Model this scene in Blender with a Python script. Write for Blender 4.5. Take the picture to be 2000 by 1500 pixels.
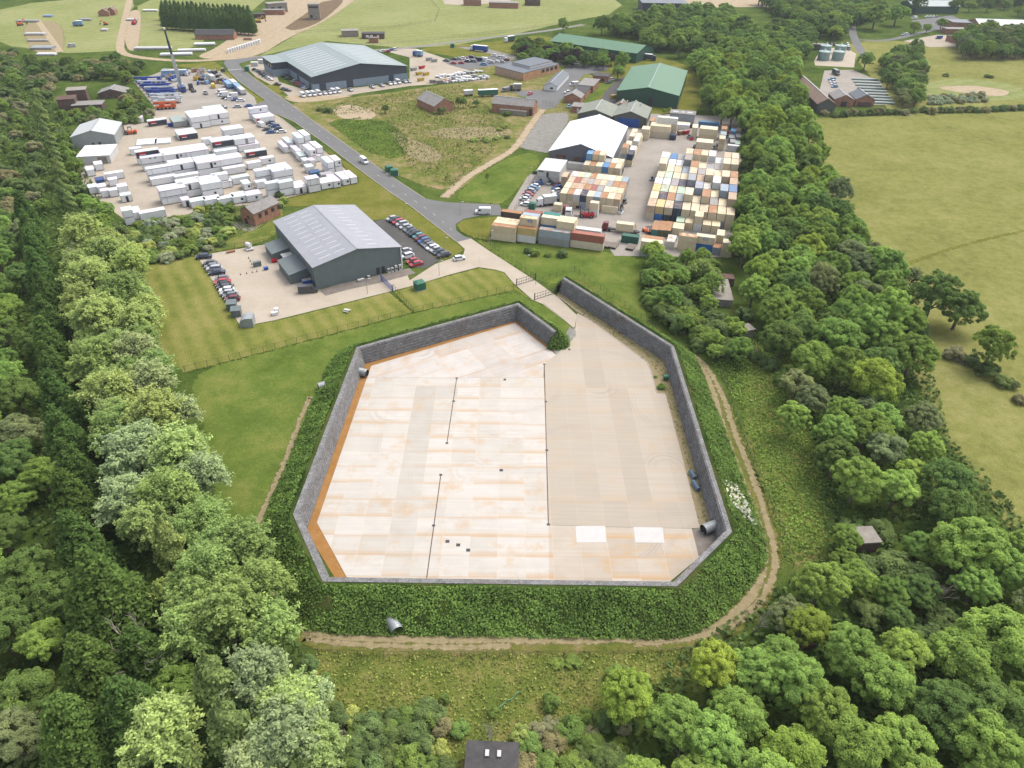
import bpy, math, random
import numpy as np
from mathutils import Vector, Matrix
from mathutils.geometry import tessellate_polygon
for o in list(bpy.data.objects): bpy.data.objects.remove(o)
scene = bpy.context.scene
COL = scene.collection
random.seed(7); RNG = np.random.default_rng(11)
rad = math.radians

# ------------------------------------------------------------------ camera, sky, sun, exposure
F, PITCH, ROLL, CAMH = 1400.0, rad(36), rad(-1), 105.0
_c, _s = math.cos(ROLL), math.sin(ROLL)
XR = Vector((1, 0, 0)); DN = Vector((0, -math.sin(PITCH), -math.cos(PITCH))); FW = Vector((0, math.cos(PITCH), -math.sin(PITCH)))
IX = XR*_c + DN*_s; IY = XR*(-_s) + DN*_c
cam_d = bpy.data.cameras.new('camera'); cam = bpy.data.objects.new('camera', cam_d); COL.objects.link(cam)
m3 = Matrix((IX, -IY, -FW)).transposed()
cam.matrix_world = Matrix.Translation((0, 0, CAMH)) @ m3.to_4x4()
cam_d.sensor_width = 36; cam_d.lens = F/2000*36; cam_d.clip_start = 1; cam_d.clip_end = 6000
scene.camera = cam

SUN_EL, SUN_AZ = rad(57), rad(38)      # azimuth measured from +X towards +Y
world = bpy.data.worlds.new('World'); scene.world = world; world.use_nodes = True
wn = world.node_tree; bg = wn.nodes['Background']
sky = wn.nodes.new('ShaderNodeTexSky'); sky.sky_type = 'NISHITA'; sky.sun_disc = False
sky.sun_elevation = SUN_EL; sky.sun_rotation = math.pi/2 - SUN_AZ
sky.dust_density = 4.0; sky.ozone_density = 0.6; sky.air_density = 1.0
hs = wn.nodes.new('ShaderNodeHueSaturation'); hs.inputs['Saturation'].default_value = .40; hs.inputs['Value'].default_value = .36
wn.links.new(sky.outputs[0], hs.inputs['Color']); wn.links.new(hs.outputs[0], bg.inputs[0])   # thin high cloud: a whiter sky; bg.inputs[1].default_value = 0.15
sd = bpy.data.lights.new('sun', 'SUN'); sun = bpy.data.objects.new('sun', sd); COL.objects.link(sun)
sd.energy = 1.25; sd.angle = rad(28); sd.color = (1.0, 0.95, 0.86)
sdir = Vector((math.cos(SUN_EL)*math.cos(SUN_AZ), math.cos(SUN_EL)*math.sin(SUN_AZ), math.sin(SUN_EL)))
sun.rotation_euler = sdir.to_track_quat('Z', 'Y').to_euler()
scene.view_settings.view_transform = 'Standard'; scene.view_settings.look = 'None'
scene.view_settings.gamma = 1; scene.view_settings.exposure = 0.18

def G(px, py, z=0.0):
    """point of the real place at height z that the photograph shows at pixel (px, py)"""
    d = IX*(px-1000) + IY*(py-750) + FW*F
    t = (z-CAMH)/d.z
    return Vector((d.x*t, d.y*t, z))
def S(py): return (py+267)*0.809/CAMH          # pixels per metre on the ground at row py
AX_A, AX_B = rad(32.3), rad(-14.8)             # the two building grids of the site

# ------------------------------------------------------------------ materials
def newmat(name):
    m = bpy.data.materials.new(name); m.use_nodes = True
    nt = m.node_tree; b = nt.nodes['Principled BSDF']
    b.inputs['Specular IOR Level'].default_value = 0.25
    return m, nt, b
def nd(nt, t, **kw):
    n = nt.nodes.new(t)
    for k, v in kw.items(): setattr(n, k, v)
    return n
ALB = .66          # all paints and soils are a little darker than they look in the bright picture
def rgb(c, k=None): k = ALB if k is None else k; return (c[0]*k, c[1]*k, c[2]*k, 1)
def noise(nt, scale, detail=3, vec=None, rough=.6):
    n = nd(nt, 'ShaderNodeTexNoise'); n.inputs['Scale'].default_value = scale; n.inputs['Detail'].default_value = detail
    n.inputs['Roughness'].default_value = rough
    if vec is None:
        g = nd(nt, 'ShaderNodeNewGeometry'); vec = g.outputs['Position']
    nt.links.new(vec, n.inputs['Vector']); return n.outputs['Fac']
def ramp(nt, fac, stops, interp='LINEAR', k=None):
    r = nd(nt, 'ShaderNodeValToRGB'); cr = r.color_ramp; cr.interpolation = interp
    while len(cr.elements) < len(stops): cr.elements.new(.5)
    for e, (p, c) in zip(cr.elements, stops):
        e.position = p; e.color = rgb(c, k) if not isinstance(c, (int, float)) else (c, c, c, 1)
    nt.links.new(fac, r.inputs[0]); return r.outputs[0]
def mix(nt, fac, a, b, mode='MIX'):
    n = nd(nt, 'ShaderNodeMix', data_type='RGBA', blend_type=mode)
    for sock, v in ((n.inputs['Factor'], fac), (n.inputs[6], a), (n.inputs[7], b)):
        if isinstance(v, (int, float)): sock.default_value = v
        elif isinstance(v, tuple): sock.default_value = rgb(v)
        else: nt.links.new(v, sock)
    return n.outputs[2]
def math_(nt, op, a, b=None, c=None, clamp=False):
    n = nd(nt, 'ShaderNodeMath', operation=op, use_clamp=clamp)
    for i, v in enumerate((a, b, c)):
        if v is None: continue
        if isinstance(v, (int, float)): n.inputs[i].default_value = v
        else: nt.links.new(v, n.inputs[i])
    return n.outputs[0]
def attr(nt, name): return nd(nt, 'ShaderNodeAttribute', attribute_name=name).outputs['Fac']
def feather(nt, b, m):
    """sheet edges dissolve into the ground below along a ragged line (attribute 'edge' 1 inside, 0 at the rim)"""
    e = attr(nt, 'edge'); nz = noise(nt, .9, 4)
    k = math_(nt, 'ADD', e, math_(nt, 'MULTIPLY', math_(nt, 'SUBTRACT', nz, .5), 1.5))
    k = math_(nt, 'MULTIPLY_ADD', math_(nt, 'SUBTRACT', k, .5), 4.0, .5, clamp=True)
    tr = nd(nt, 'ShaderNodeBsdfTransparent'); mx = nd(nt, 'ShaderNodeMixShader')
    nt.links.new(k, mx.inputs[0]); nt.links.new(tr.outputs[0], mx.inputs[1]); nt.links.new(b.outputs[0], mx.inputs[2])
    nt.links.new(mx.outputs[0], nt.nodes['Material Output'].inputs[0])

def grass(name, stops, s1=.05, s2=.9, fine=.35, stripe=None, feathered=True, tuft=0):
    m, nt, b = newmat(name); b.inputs['Roughness'].default_value = 1; b.inputs['Specular IOR Level'].default_value = 0
    a = noise(nt, s1, 5); c = noise(nt, s2, 5, rough=.75)
    f = math_(nt, 'ADD', math_(nt, 'MULTIPLY', a, 1-fine), math_(nt, 'MULTIPLY', c, fine))
    f = math_(nt, 'MULTIPLY_ADD', math_(nt, 'SUBTRACT', noise(nt, .19, 4, rough=.75), .5), .55, f)
    f = math_(nt, 'MULTIPLY_ADD', math_(nt, 'SUBTRACT', f, .5), 1.35, .5)
    if stripe:
        ang, w, amt = stripe
        g = nd(nt, 'ShaderNodeNewGeometry'); sp = nd(nt, 'ShaderNodeSeparateXYZ'); nt.links.new(g.outputs['Position'], sp.inputs[0])
        u = math_(nt, 'ADD', math_(nt, 'MULTIPLY', sp.outputs[0], math.cos(ang)/w*6.283), math_(nt, 'MULTIPLY', sp.outputs[1], math.sin(ang)/w*6.283))
        u = math_(nt, 'ADD', u, math_(nt, 'MULTIPLY', noise(nt, .08, 2), 2.5))
        f = math_(nt, 'ADD', f, math_(nt, 'MULTIPLY', math_(nt, 'SINE', u), amt))
    col = ramp(nt, f, stops)
    fn = noise(nt, 3.2, 3, rough=.8)
    col = mix(nt, .8, col, ramp(nt, fn, [(.25, .55), (.75, 1.45)]), 'MULTIPLY')
    nt.links.new(col, b.inputs['Base Color'])
    bp = nd(nt, 'ShaderNodeBump'); bp.inputs['Distance'].default_value = .25; bp.inputs['Strength'].default_value = .6
    nt.links.new(noise(nt, 1.6, 5, rough=.8), bp.inputs['Height']); nt.links.new(bp.outputs[0], b.inputs['Normal'])
    if feathered: feather(nt, b, m)
    return m
def dirt(name, stops, s1=.3, s2=2.5, feathered=True, bump=.3):
    m, nt, b = newmat(name); b.inputs['Roughness'].default_value = 1; b.inputs['Specular IOR Level'].default_value = .05
    f = math_(nt, 'ADD', math_(nt, 'MULTIPLY', noise(nt, s1, 6, rough=.7), .6), math_(nt, 'MULTIPLY', noise(nt, s2, 4, rough=.8), .4))
    nt.links.new(ramp(nt, f, stops), b.inputs['Base Color'])
    bp = nd(nt, 'ShaderNodeBump'); bp.inputs['Distance'].default_value = .1; bp.inputs['Strength'].default_value = bump
    nt.links.new(noise(nt, 4, 4), bp.inputs['Height']); nt.links.new(bp.outputs[0], b.inputs['Normal'])
    if feathered: feather(nt, b, m)
    return m
def plain(name, c, rough=.7, var=.25, scale=.8, metal=0, spec=.25):
    m, nt, b = newmat(name); b.inputs['Roughness'].default_value = rough; b.inputs['Metallic'].default_value = metal
    b.inputs['Specular IOR Level'].default_value = spec
    k = ramp(nt, noise(nt, scale, 5, rough=.7), [(.25, 1-var), (.75, 1+var)])
    nt.links.new(mix(nt, 1.0, c, k, 'MULTIPLY'), b.inputs['Base Color'])
    return m
def objcol(name, rough=.6, var=.12, rust=False, spec=.3, dirtamt=0):
    """paint whose hue is the object's own colour; alpha of that colour says how rusty or dirty its roof is"""
    m, nt, b = newmat(name); b.inputs['Roughness'].default_value = rough; b.inputs['Specular IOR Level'].default_value = spec
    oi = nd(nt, 'ShaderNodeObjectInfo')
    k = ramp(nt, noise(nt, .7, 5, rough=.7), [(.25, (1-var)*ALB*1.05), (.75, (1+var)*ALB*1.05)])
    c = mix(nt, 1.0, oi.outputs['Color'], k, 'MULTIPLY')
    if rust:
        g = nd(nt, 'ShaderNodeNewGeometry'); sp = nd(nt, 'ShaderNodeSeparateXYZ'); nt.links.new(g.outputs['Normal'], sp.inputs[0])
        up = math_(nt, 'MULTIPLY_ADD', sp.outputs[2], .85, .15, clamp=True)
        nz = noise(nt, .55, 6, rough=.75)
        r = math_(nt, 'SUBTRACT', math_(nt, 'ADD', nz, math_(nt, 'MULTIPLY', oi.outputs['Alpha'], .55)), .78)
        r = math_(nt, 'MULTIPLY', math_(nt, 'MULTIPLY', r, 5.0, clamp=True), up)
        rc = ramp(nt, noise(nt, 2.2, 4), [(.3, (.30, .13, .05)), (.55, (.44, .22, .10)), (.75, (.20, .09, .045))])
        c = mix(nt, r, c, rc)
    nt.links.new(c, b.inputs['Base Color'])
    return m
def foliage(name):
    m, nt, b = newmat(name); nt.nodes.remove(b)
    oi = nd(nt, 'ShaderNodeObjectInfo'); t = attr(nt, 'tint')
    c = mix(nt, 1.0, oi.outputs['Color'], ramp(nt, t, [(0, (.42, .42, .45)), (.5, (1, 1, 1)), (1, (1.7, 1.6, 1.4))], k=1), 'MULTIPLY')
    d = nd(nt, 'ShaderNodeBsdfDiffuse'); tr = nd(nt, 'ShaderNodeBsdfTranslucent'); mx = nd(nt, 'ShaderNodeMixShader'); mx.inputs[0].default_value = .42
    for n in (d, tr): nt.links.new(c, n.inputs['Color'])
    nt.links.new(d.outputs[0], mx.inputs[1]); nt.links.new(tr.outputs[0], mx.inputs[2])
    nt.links.new(mx.outputs[0], nt.nodes['Material Output'].inputs[0])
    return m

M = {}
M['ground'] = grass('rough_ground', [(.2, (.035, .055, .014)), (.42, (.06, .10, .02)), (.6, (.10, .135, .03)), (.8, (.15, .15, .05))], feathered=False)
M['field'] = grass('dry_pasture', [(.25, (.145, .155, .044)), (.5, (.218, .222, .066)), (.75, (.29, .272, .105))], s1=.03, s2=.5, fine=.5)
M['fieldg'] = grass('pale_pasture', [(.25, (.19, .225, .075)), (.5, (.255, .275, .105)), (.75, (.32, .32, .15))], s1=.015, s2=.2, fine=.4, stripe=(rad(-60), 9, .06))
M['lawn'] = grass('mown_lawn', [(.25, (.135, .16, .034)), (.5, (.20, .208, .051)), (.75, (.262, .24, .08))], s1=.06, s2=.8, fine=.3, stripe=(rad(32), 4.6, .11))
M['lush'] = grass('lush_grass', [(.25, (.082, .122, .022)), (.5, (.125, .172, .034)), (.75, (.205, .215, .056))], s1=.06, s2=.9)
M['verge'] = grass('dry_verge', [(.25, (.11, .13, .022)), (.5, (.165, .17, .034)), (.78, (.24, .205, .07))], s1=.09, s2=.9)
M['meadow'] = grass('tussock_meadow', [(.25, (.085, .125, .026)), (.48, (.14, .17, .036)), (.62, (.21, .205, .06)), (.8, (.22, .16, .08))], s1=.14, s2=.6, fine=.5)
M['scrub'] = grass('scrub_floor', [(.25, (.03, .05, .014)), (.5, (.055, .085, .02)), (.75, (.10, .10, .035))], s1=.1, s2=.7)
M['waste'] = grass('wasteland', [(.28, (.10, .145, .028)), (.45, (.16, .175, .045)), (.56, (.23, .20, .08)), (.7, (.33, .25, .15))], s1=.05, s2=.3, fine=.5)
M['dirt'] = dirt('bare_earth', [(.3, (.28, .21, .13)), (.5, (.41, .325, .215)), (.7, (.52, .43, .31))])
M['mud'] = dirt('dark_earth', [(.3, (.11, .075, .042)), (.5, (.17, .12, .07)), (.7, (.26, .19, .12))])
M['track'] = dirt('worn_track', [(.3, (.19, .165, .075)), (.5, (.29, .235, .13)), (.7, (.38, .31, .19))], s1=.9)
M['ochre'] = dirt('ochre_gravel', [(.3, (.26, .125, .035)), (.5, (.34, .175, .06)), (.7, (.42, .24, .10))], s1=.4, feathered=False)
M['gravel'] = dirt('grey_gravel', [(.3, (.15, .125, .11)), (.5, (.22, .19, .165)), (.7, (.30, .27, .24))], s1=.5, s2=4, feathered=False)
M['gravelf'] = dirt('grey_gravel_patch', [(.3, (.16, .15, .13)), (.5, (.25, .24, .215)), (.7, (.36, .34, .30))], s1=.4, s2=3)
M['yard'] = dirt('yard_concrete', [(.28, (.30, .255, .20)), (.5, (.42, .36, .285)), (.72, (.50, .44, .36))], s1=.09, s2=1.1, feathered=False, bump=.1)
M['yardgrey'] = dirt('yard_hardstanding', [(.28, (.24, .215, .185)), (.5, (.345, .31, .27)), (.72, (.44, .40, .35))], s1=.07, s2=1.1, feathered=False, bump=.1)
M['road_c'] = dirt('road_concrete', [(.28, (.38, .32, .25)), (.5, (.46, .395, .315)), (.72, (.53, .47, .385))], s1=.12, s2=1.2, feathered=False, bump=.08)
M['asphalt'] = dirt('asphalt_grey', [(.3, (.145, .143, .142)), (.5, (.18, .178, .176)), (.7, (.215, .21, .205))], s1=.1, s2=2, feathered=False, bump=.05)
M['asphalt_d'] = dirt('asphalt_dark', [(.3, (.085, .08, .078)), (.5, (.11, .105, .10)), (.7, (.14, .135, .13))], s1=.15, s2=2, feathered=False, bump=.05)
M['kerb'] = plain('kerb_concrete', (.36, .32, .27), .9, .2)
M['line'] = plain('road_paint', (.55, .55, .52), .8, .2)

def slab_mat(name, ang, ox, oy, w, h, cols, band, joint):
    """cast concrete panels w x h metres on a grid turned by ang: each panel its own cast, rusty run-off along the cross joints"""
    m, nt, b = newmat(name); b.inputs['Roughness'].default_value = .85; b.inputs['Specular IOR Level'].default_value = .15
    g = nd(nt, 'ShaderNodeNewGeometry')
    mp = nd(nt, 'ShaderNodeMapping', vector_type='POINT'); mp.inputs['Rotation'].default_value = (0, 0, -ang)
    c, s = math.cos(-ang), math.sin(-ang)
    mp.inputs['Location'].default_value = (-(c*ox - s*oy), -(s*ox + c*oy), 0)
    nt.links.new(g.outputs['Position'], mp.inputs[0]); sp = nd(nt, 'ShaderNodeSeparateXYZ'); nt.links.new(mp.outputs[0], sp.inputs[0])
    u = math_(nt, 'DIVIDE', sp.outputs[0], w); v = math_(nt, 'DIVIDE', sp.outputs[1], h)
    fu, fv = math_(nt, 'FLOOR', u), math_(nt, 'FLOOR', v)
    cb = nd(nt, 'ShaderNodeCombineXYZ'); nt.links.new(fu, cb.inputs[0]); nt.links.new(fv, cb.inputs[1])
    wn1 = nd(nt, 'ShaderNodeTexWhiteNoise', noise_dimensions='2D'); nt.links.new(cb.outputs[0], wn1.inputs['Vector'])
    cb2 = nd(nt, 'ShaderNodeCombineXYZ'); nt.links.new(fu, cb2.inputs[0]); nt.links.new(math_(nt, 'FLOOR', math_(nt, 'DIVIDE', v, 4)), cb2.inputs[1])
    wn2 = nd(nt, 'ShaderNodeTexWhiteNoise', noise_dimensions='2D'); nt.links.new(cb2.outputs[0], wn2.inputs['Vector'])
    val = math_(nt, 'ADD', math_(nt, 'MULTIPLY', wn1.outputs['Value'], .35), math_(nt, 'MULTIPLY', wn2.outputs['Value'], .65))
    cl = nd(nt, 'ShaderNodeTexNoise'); cl.inputs['Scale'].default_value = .25; cl.inputs['Detail'].default_value = 6; nt.links.new(mp.outputs[0], cl.inputs['Vector'])
    val = math_(nt, 'ADD', math_(nt, 'MULTIPLY', val, .6), math_(nt, 'MULTIPLY', cl.outputs['Fac'], .4))
    base = ramp(nt, val, cols)
    # brushed streaks along x
    mp2 = nd(nt, 'ShaderNodeMapping'); mp2.inputs['Scale'].default_value = (.06, 1.6, 1); nt.links.new(mp.outputs[0], mp2.inputs[0])
    st = nd(nt, 'ShaderNodeTexNoise'); st.inputs['Scale'].default_value = 1.0; st.inputs['Detail'].default_value = 5; nt.links.new(mp2.outputs[0], st.inputs['Vector'])
    base = mix(nt, .5, base, ramp(nt, st.outputs['Fac'], [(.3, .88), (.7, 1.08)]), 'MULTIPLY')
    # ochre bands beside the cross joints
    fr = math_(nt, 'FRACT', v); dj = math_(nt, 'MINIMUM', fr, math_(nt, 'MULTIPLY', math_(nt, 'SUBTRACT', 1, fr), 2.2))
    bd = ramp(nt, math_(nt, 'MULTIPLY_ADD', math_(nt, 'SUBTRACT', st.outputs['Fac'], .5), .25, dj), [(0, .85), (.12, .5), (.30, 0)])
    bn = noise(nt, .11, 3, mp.outputs[0])
    stain = math_(nt, 'MULTIPLY', bd, ramp(nt, math_(nt, 'ADD', math_(nt, 'MULTIPLY', bn, .5), math_(nt, 'MULTIPLY', wn1.outputs['Value'], .5)), [(.40, 0.0), (.64, band)]))
    blot = ramp(nt, noise(nt, .16, 5, mp.outputs[0], .7), [(.52, 0.0), (.70, band*.8)])
    stain = math_(nt, 'MAXIMUM', stain, blot)
    base = mix(nt, stain, base, (.50, .325, .165))
    # joints
    fu2 = math_(nt, 'FRACT', u); ju = math_(nt, 'MULTIPLY', math_(nt, 'MINIMUM', fu2, math_(nt, 'SUBTRACT', 1, fu2)), w)
    jv = math_(nt, 'MULTIPLY', math_(nt, 'MINIMUM', fr, math_(nt, 'SUBTRACT', 1, fr)), h)
    j1 = math_(nt, 'LESS_THAN', ju, .06); j2 = math_(nt, 'LESS_THAN', jv, .05)
    base = mix(nt, math_(nt, 'MULTIPLY', j1, joint), base, (.60, .50, .40))
    base = mix(nt, math_(nt, 'MULTIPLY', j2, joint*.55), base, (.38, .27, .17))
    # tyre scuffs: arcs
    vo = nd(nt, 'ShaderNodeTexVoronoi', feature='F1'); vo.inputs['Scale'].default_value = .035; nt.links.new(mp.outputs[0], vo.inputs['Vector'])
    arc = math_(nt, 'ABSOLUTE', math_(nt, 'SUBTRACT', math_(nt, 'FRACT', math_(nt, 'MULTIPLY', vo.outputs['Distance'], 4.5)), .5))
    arc = ramp(nt, arc, [(0, .30), (.022, 0.0), (.05, .0), (.07, .2), (.09, 0)])
    arc = math_(nt, 'MULTIPLY', arc, ramp(nt, noise(nt, .05, 2, mp.outputs[0]), [(.45, 0.0), (.6, 1.0)]))
    base = mix(nt, arc, base, (.20, .17, .15))
    nt.links.new(base, b.inputs['Base Color'])
    return m
M['drygrass'] = grass('worn_grass', [(.28, (.09, .12, .022)), (.5, (.145, .15, .036)), (.72, (.22, .18, .075))], s1=.2, s2=1.0, fine=.5)
M['slab'] = slab_mat('new_concrete', rad(.6), 7.75, 143.26, 5.25, 4.87, [(.2, (.455, .42, .365)), (.42, (.525, .488, .435)), (.6, (.565, .53, .48)), (.8, (.485, .445, .39))], .72, .55)
M['slab_stain'] = slab_mat('stained_concrete', rad(.6), 7.75, 143.26, 5.25, 4.87, [(.2, (.40, .34, .27)), (.45, (.47, .405, .33)), (.7, (.54, .475, .40))], 1.0, .4)
M['slab_n'] = slab_mat('new_concrete_turned', rad(31.5), *G(725, 715)[:2], 8.4, 5.2, [(.2, (.475, .43, .38)), (.42, (.53, .485, .44)), (.6, (.57, .53, .49)), (.8, (.49, .44, .39))], .7, .5)
M['slab_old'] = slab_mat('old_concrete', rad(.6), 7.75, 143.26, 5.25, 4.87*2, [(.2, (.405, .348, .28)), (.5, (.435, .378, .305)), (.8, (.46, .402, .328))], .3, .22)

M['paint'] = objcol('vehicle_paint', .3, .03, spec=.5)
M['cont'] = objcol('container_paint', .65, .13, rust=True)
M['contdoor'] = objcol('container_door_paint', .65, .1)
M['cabin'] = objcol('cabin_paint', .55, .07, rust=False)
M['leaf'] = foliage('leaves')
M['bark'] = plain('bark', (.17, .14, .11), .9, .35, 2)
M['deadwood'] = plain('dead_wood', (.34, .29, .25), .9, .3, 2)
M['dark'] = plain('dark_rubber', (.03, .03, .032), .7, .2)
M['glass'] = plain('dark_glass', (.045, .055, .065), .12, .1, spec=.6)
M['steel'] = plain('galvanised_steel', (.36, .38, .39), .45, .15, 2, metal=.3)
M['black'] = plain('black_steel', (.05, .05, .055), .55, .2)
M['white'] = plain('white_paint', (.78, .78, .77), .5, .06)
M['whitedirty'] = plain('weathered_white', (.56, .55, .53), .7, .15, 1.2)
M['red'] = plain('red_paint', (.55, .02, .035), .45, .1)
M['orange'] = plain('orange_paint', (.62, .12, .03), .5, .15)
M['yellow'] = plain('yellow_paint', (.6, .4, .04), .5, .15)
M['bluep'] = plain('blue_paint', (.03, .10, .36), .45, .12)
M['bluel'] = plain('light_blue_paint', (.22, .36, .52), .5, .12)
M['greenkiosk'] = plain('green_cabinet_paint', (.035, .15, .095), .55, .12)
M['wood'] = plain('weathered_timber', (.30, .26, .22), .9, .25, 3)
M['brick'] = None
def brickmat(name, c1, c2, mort, sc=1.0):
    m, nt, b = newmat(name); b.inputs['Roughness'].default_value = .95; b.inputs['Specular IOR Level'].default_value = .05
    tc = nd(nt, 'ShaderNodeTexCoord'); br = nd(nt, 'ShaderNodeTexBrick'); br.inputs['Scale'].default_value = sc
    br.inputs['Color1'].default_value = rgb(c1); br.inputs['Color2'].default_value = rgb(c2); br.inputs['Mortar'].default_value = rgb(mort)
    br.inputs['Mortar Size'].default_value = .012
    sp = nd(nt, 'ShaderNodeSeparateXYZ'); nt.links.new(tc.outputs['Object'], sp.inputs[0]); cb = nd(nt, 'ShaderNodeCombineXYZ')
    nt.links.new(math_(nt, 'ADD', sp.outputs[0], sp.outputs[1]), cb.inputs[0]); nt.links.new(sp.outputs[2], cb.inputs[1]); nt.links.new(cb.outputs[0], br.inputs[0])
    c = mix(nt, .9, br.outputs[0], ramp(nt, noise(nt, .6, 5, rough=.75), [(.25, .6), (.75, 1.35)]), 'MULTIPLY')
    nt.links.new(c, b.inputs['Base Color']); return m
M['brick'] = brickmat('red_brick', (.42, .21, .13), (.34, .16, .10), (.40, .33, .27))
M['brickbuff'] = brickmat('buff_brick', (.56, .31, .16), (.48, .26, .13), (.46, .38, .31))
M['brickdark'] = brickmat('dark_brick', (.17, .11, .085), (.13, .085, .07), (.2, .17, .15))
def sheetmetal(name, c, pitch=.5, amt=.12, rough=.5, stain=None):
    """profiled sheet: fine ribs along one local axis"""
    m, nt, b = newmat(name); b.inputs['Roughness'].default_value = rough; b.inputs['Specular IOR Level'].default_value = .3
    tc = nd(nt, 'ShaderNodeTexCoord'); sp = nd(nt, 'ShaderNodeSeparateXYZ'); nt.links.new(tc.outputs['Object'], sp.inputs[0])
    w = math_(nt, 'SINE', math_(nt, 'MULTIPLY', math_(nt, 'ADD', sp.outputs[0], sp.outputs[1]), 6.283/pitch))
    c2 = mix(nt, 1.0, c, ramp(nt, math_(nt, 'MULTIPLY_ADD', w, .5, .5), [(0, 1-amt), (1, 1+amt)]), 'MULTIPLY')
    c2 = mix(nt, 1.0, c2, ramp(nt, noise(nt, .35, 5, rough=.7), [(.25, .88), (.75, 1.1)]), 'MULTIPLY')
    if stain:
        c2 = mix(nt, ramp(nt, noise(nt, .5, 6, rough=.8), [(.5, 0.0), (.68, .8)]), c2, stain)
    nt.links.new(c2, b.inputs['Base Color']); return m
def gabion():
    m, nt, b = newmat('gabion_stone'); b.inputs['Roughness'].default_value = .95; b.inputs['Specular IOR Level'].default_value = .05
    g = nd(nt, 'ShaderNodeNewGeometry')
    vo = nd(nt, 'ShaderNodeTexVoronoi'); vo.inputs['Scale'].default_value = 3.2; nt.links.new(g.outputs['Position'], vo.inputs['Vector'])
    sp = nd(nt, 'ShaderNodeSeparateColor'); nt.links.new(vo.outputs['Color'], sp.inputs[0])
    c = ramp(nt, sp.outputs[0], [(0, (.26, .255, .25)), (.5, (.38, .372, .365)), (1, (.50, .485, .47))])
    c = mix(nt, ramp(nt, vo.outputs['Distance'], [(.12, 0.0), (.3, .55)]), c, (.09, .088, .09))
    c = mix(nt, .8, c, ramp(nt, noise(nt, .5, 4), [(.3, .75), (.7, 1.2)]), 'MULTIPLY')
    c = mix(nt, ramp(nt, noise(nt, .13, 5, rough=.75), [(.55, 0.0), (.72, .55)]), c, (.16, .105, .075))
    nt.links.new(c, b.inputs['Base Color'])
    bp = nd(nt, 'ShaderNodeBump'); bp.inputs['Distance'].default_value = .12; bp.inputs['Strength'].default_value = .8; bp.invert = True
    nt.links.new(vo.outputs['Distance'], bp.inputs['Height']); nt.links.new(bp.outputs[0], b.inputs['Normal'])
    return m
M['gabion'] = gabion()
M['oldconc'] = plain('old_concrete_wall', (.30, .27, .23), .95, .3, .6)
M['felt'] = plain('roofing_felt', (.075, .07, .07), .9, .35, .8)
M['asbestos'] = sheetmetal('cement_sheet', (.27, .255, .24), .6, .1, .9, (.16, .14, .11))
M['rustroof'] = sheetmetal('rusty_sheet', (.22, .15, .11), .6, .1, .9, (.30, .24, .2))
def wiremesh():
    m, nt, b = newmat('wire_mesh'); b.inputs['Base Color'].default_value = (.045, .07, .05, 1)
    tr = nd(nt, 'ShaderNodeBsdfTransparent'); mx = nd(nt, 'ShaderNodeMixShader'); mx.inputs[0].default_value = .10
    nt.links.new(tr.outputs[0], mx.inputs[1]); nt.links.new(b.outputs[0], mx.inputs[2]); nt.links.new(mx.outputs[0], nt.nodes['Material Output'].inputs[0])
    return m
M['mesh'] = wiremesh()

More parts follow.
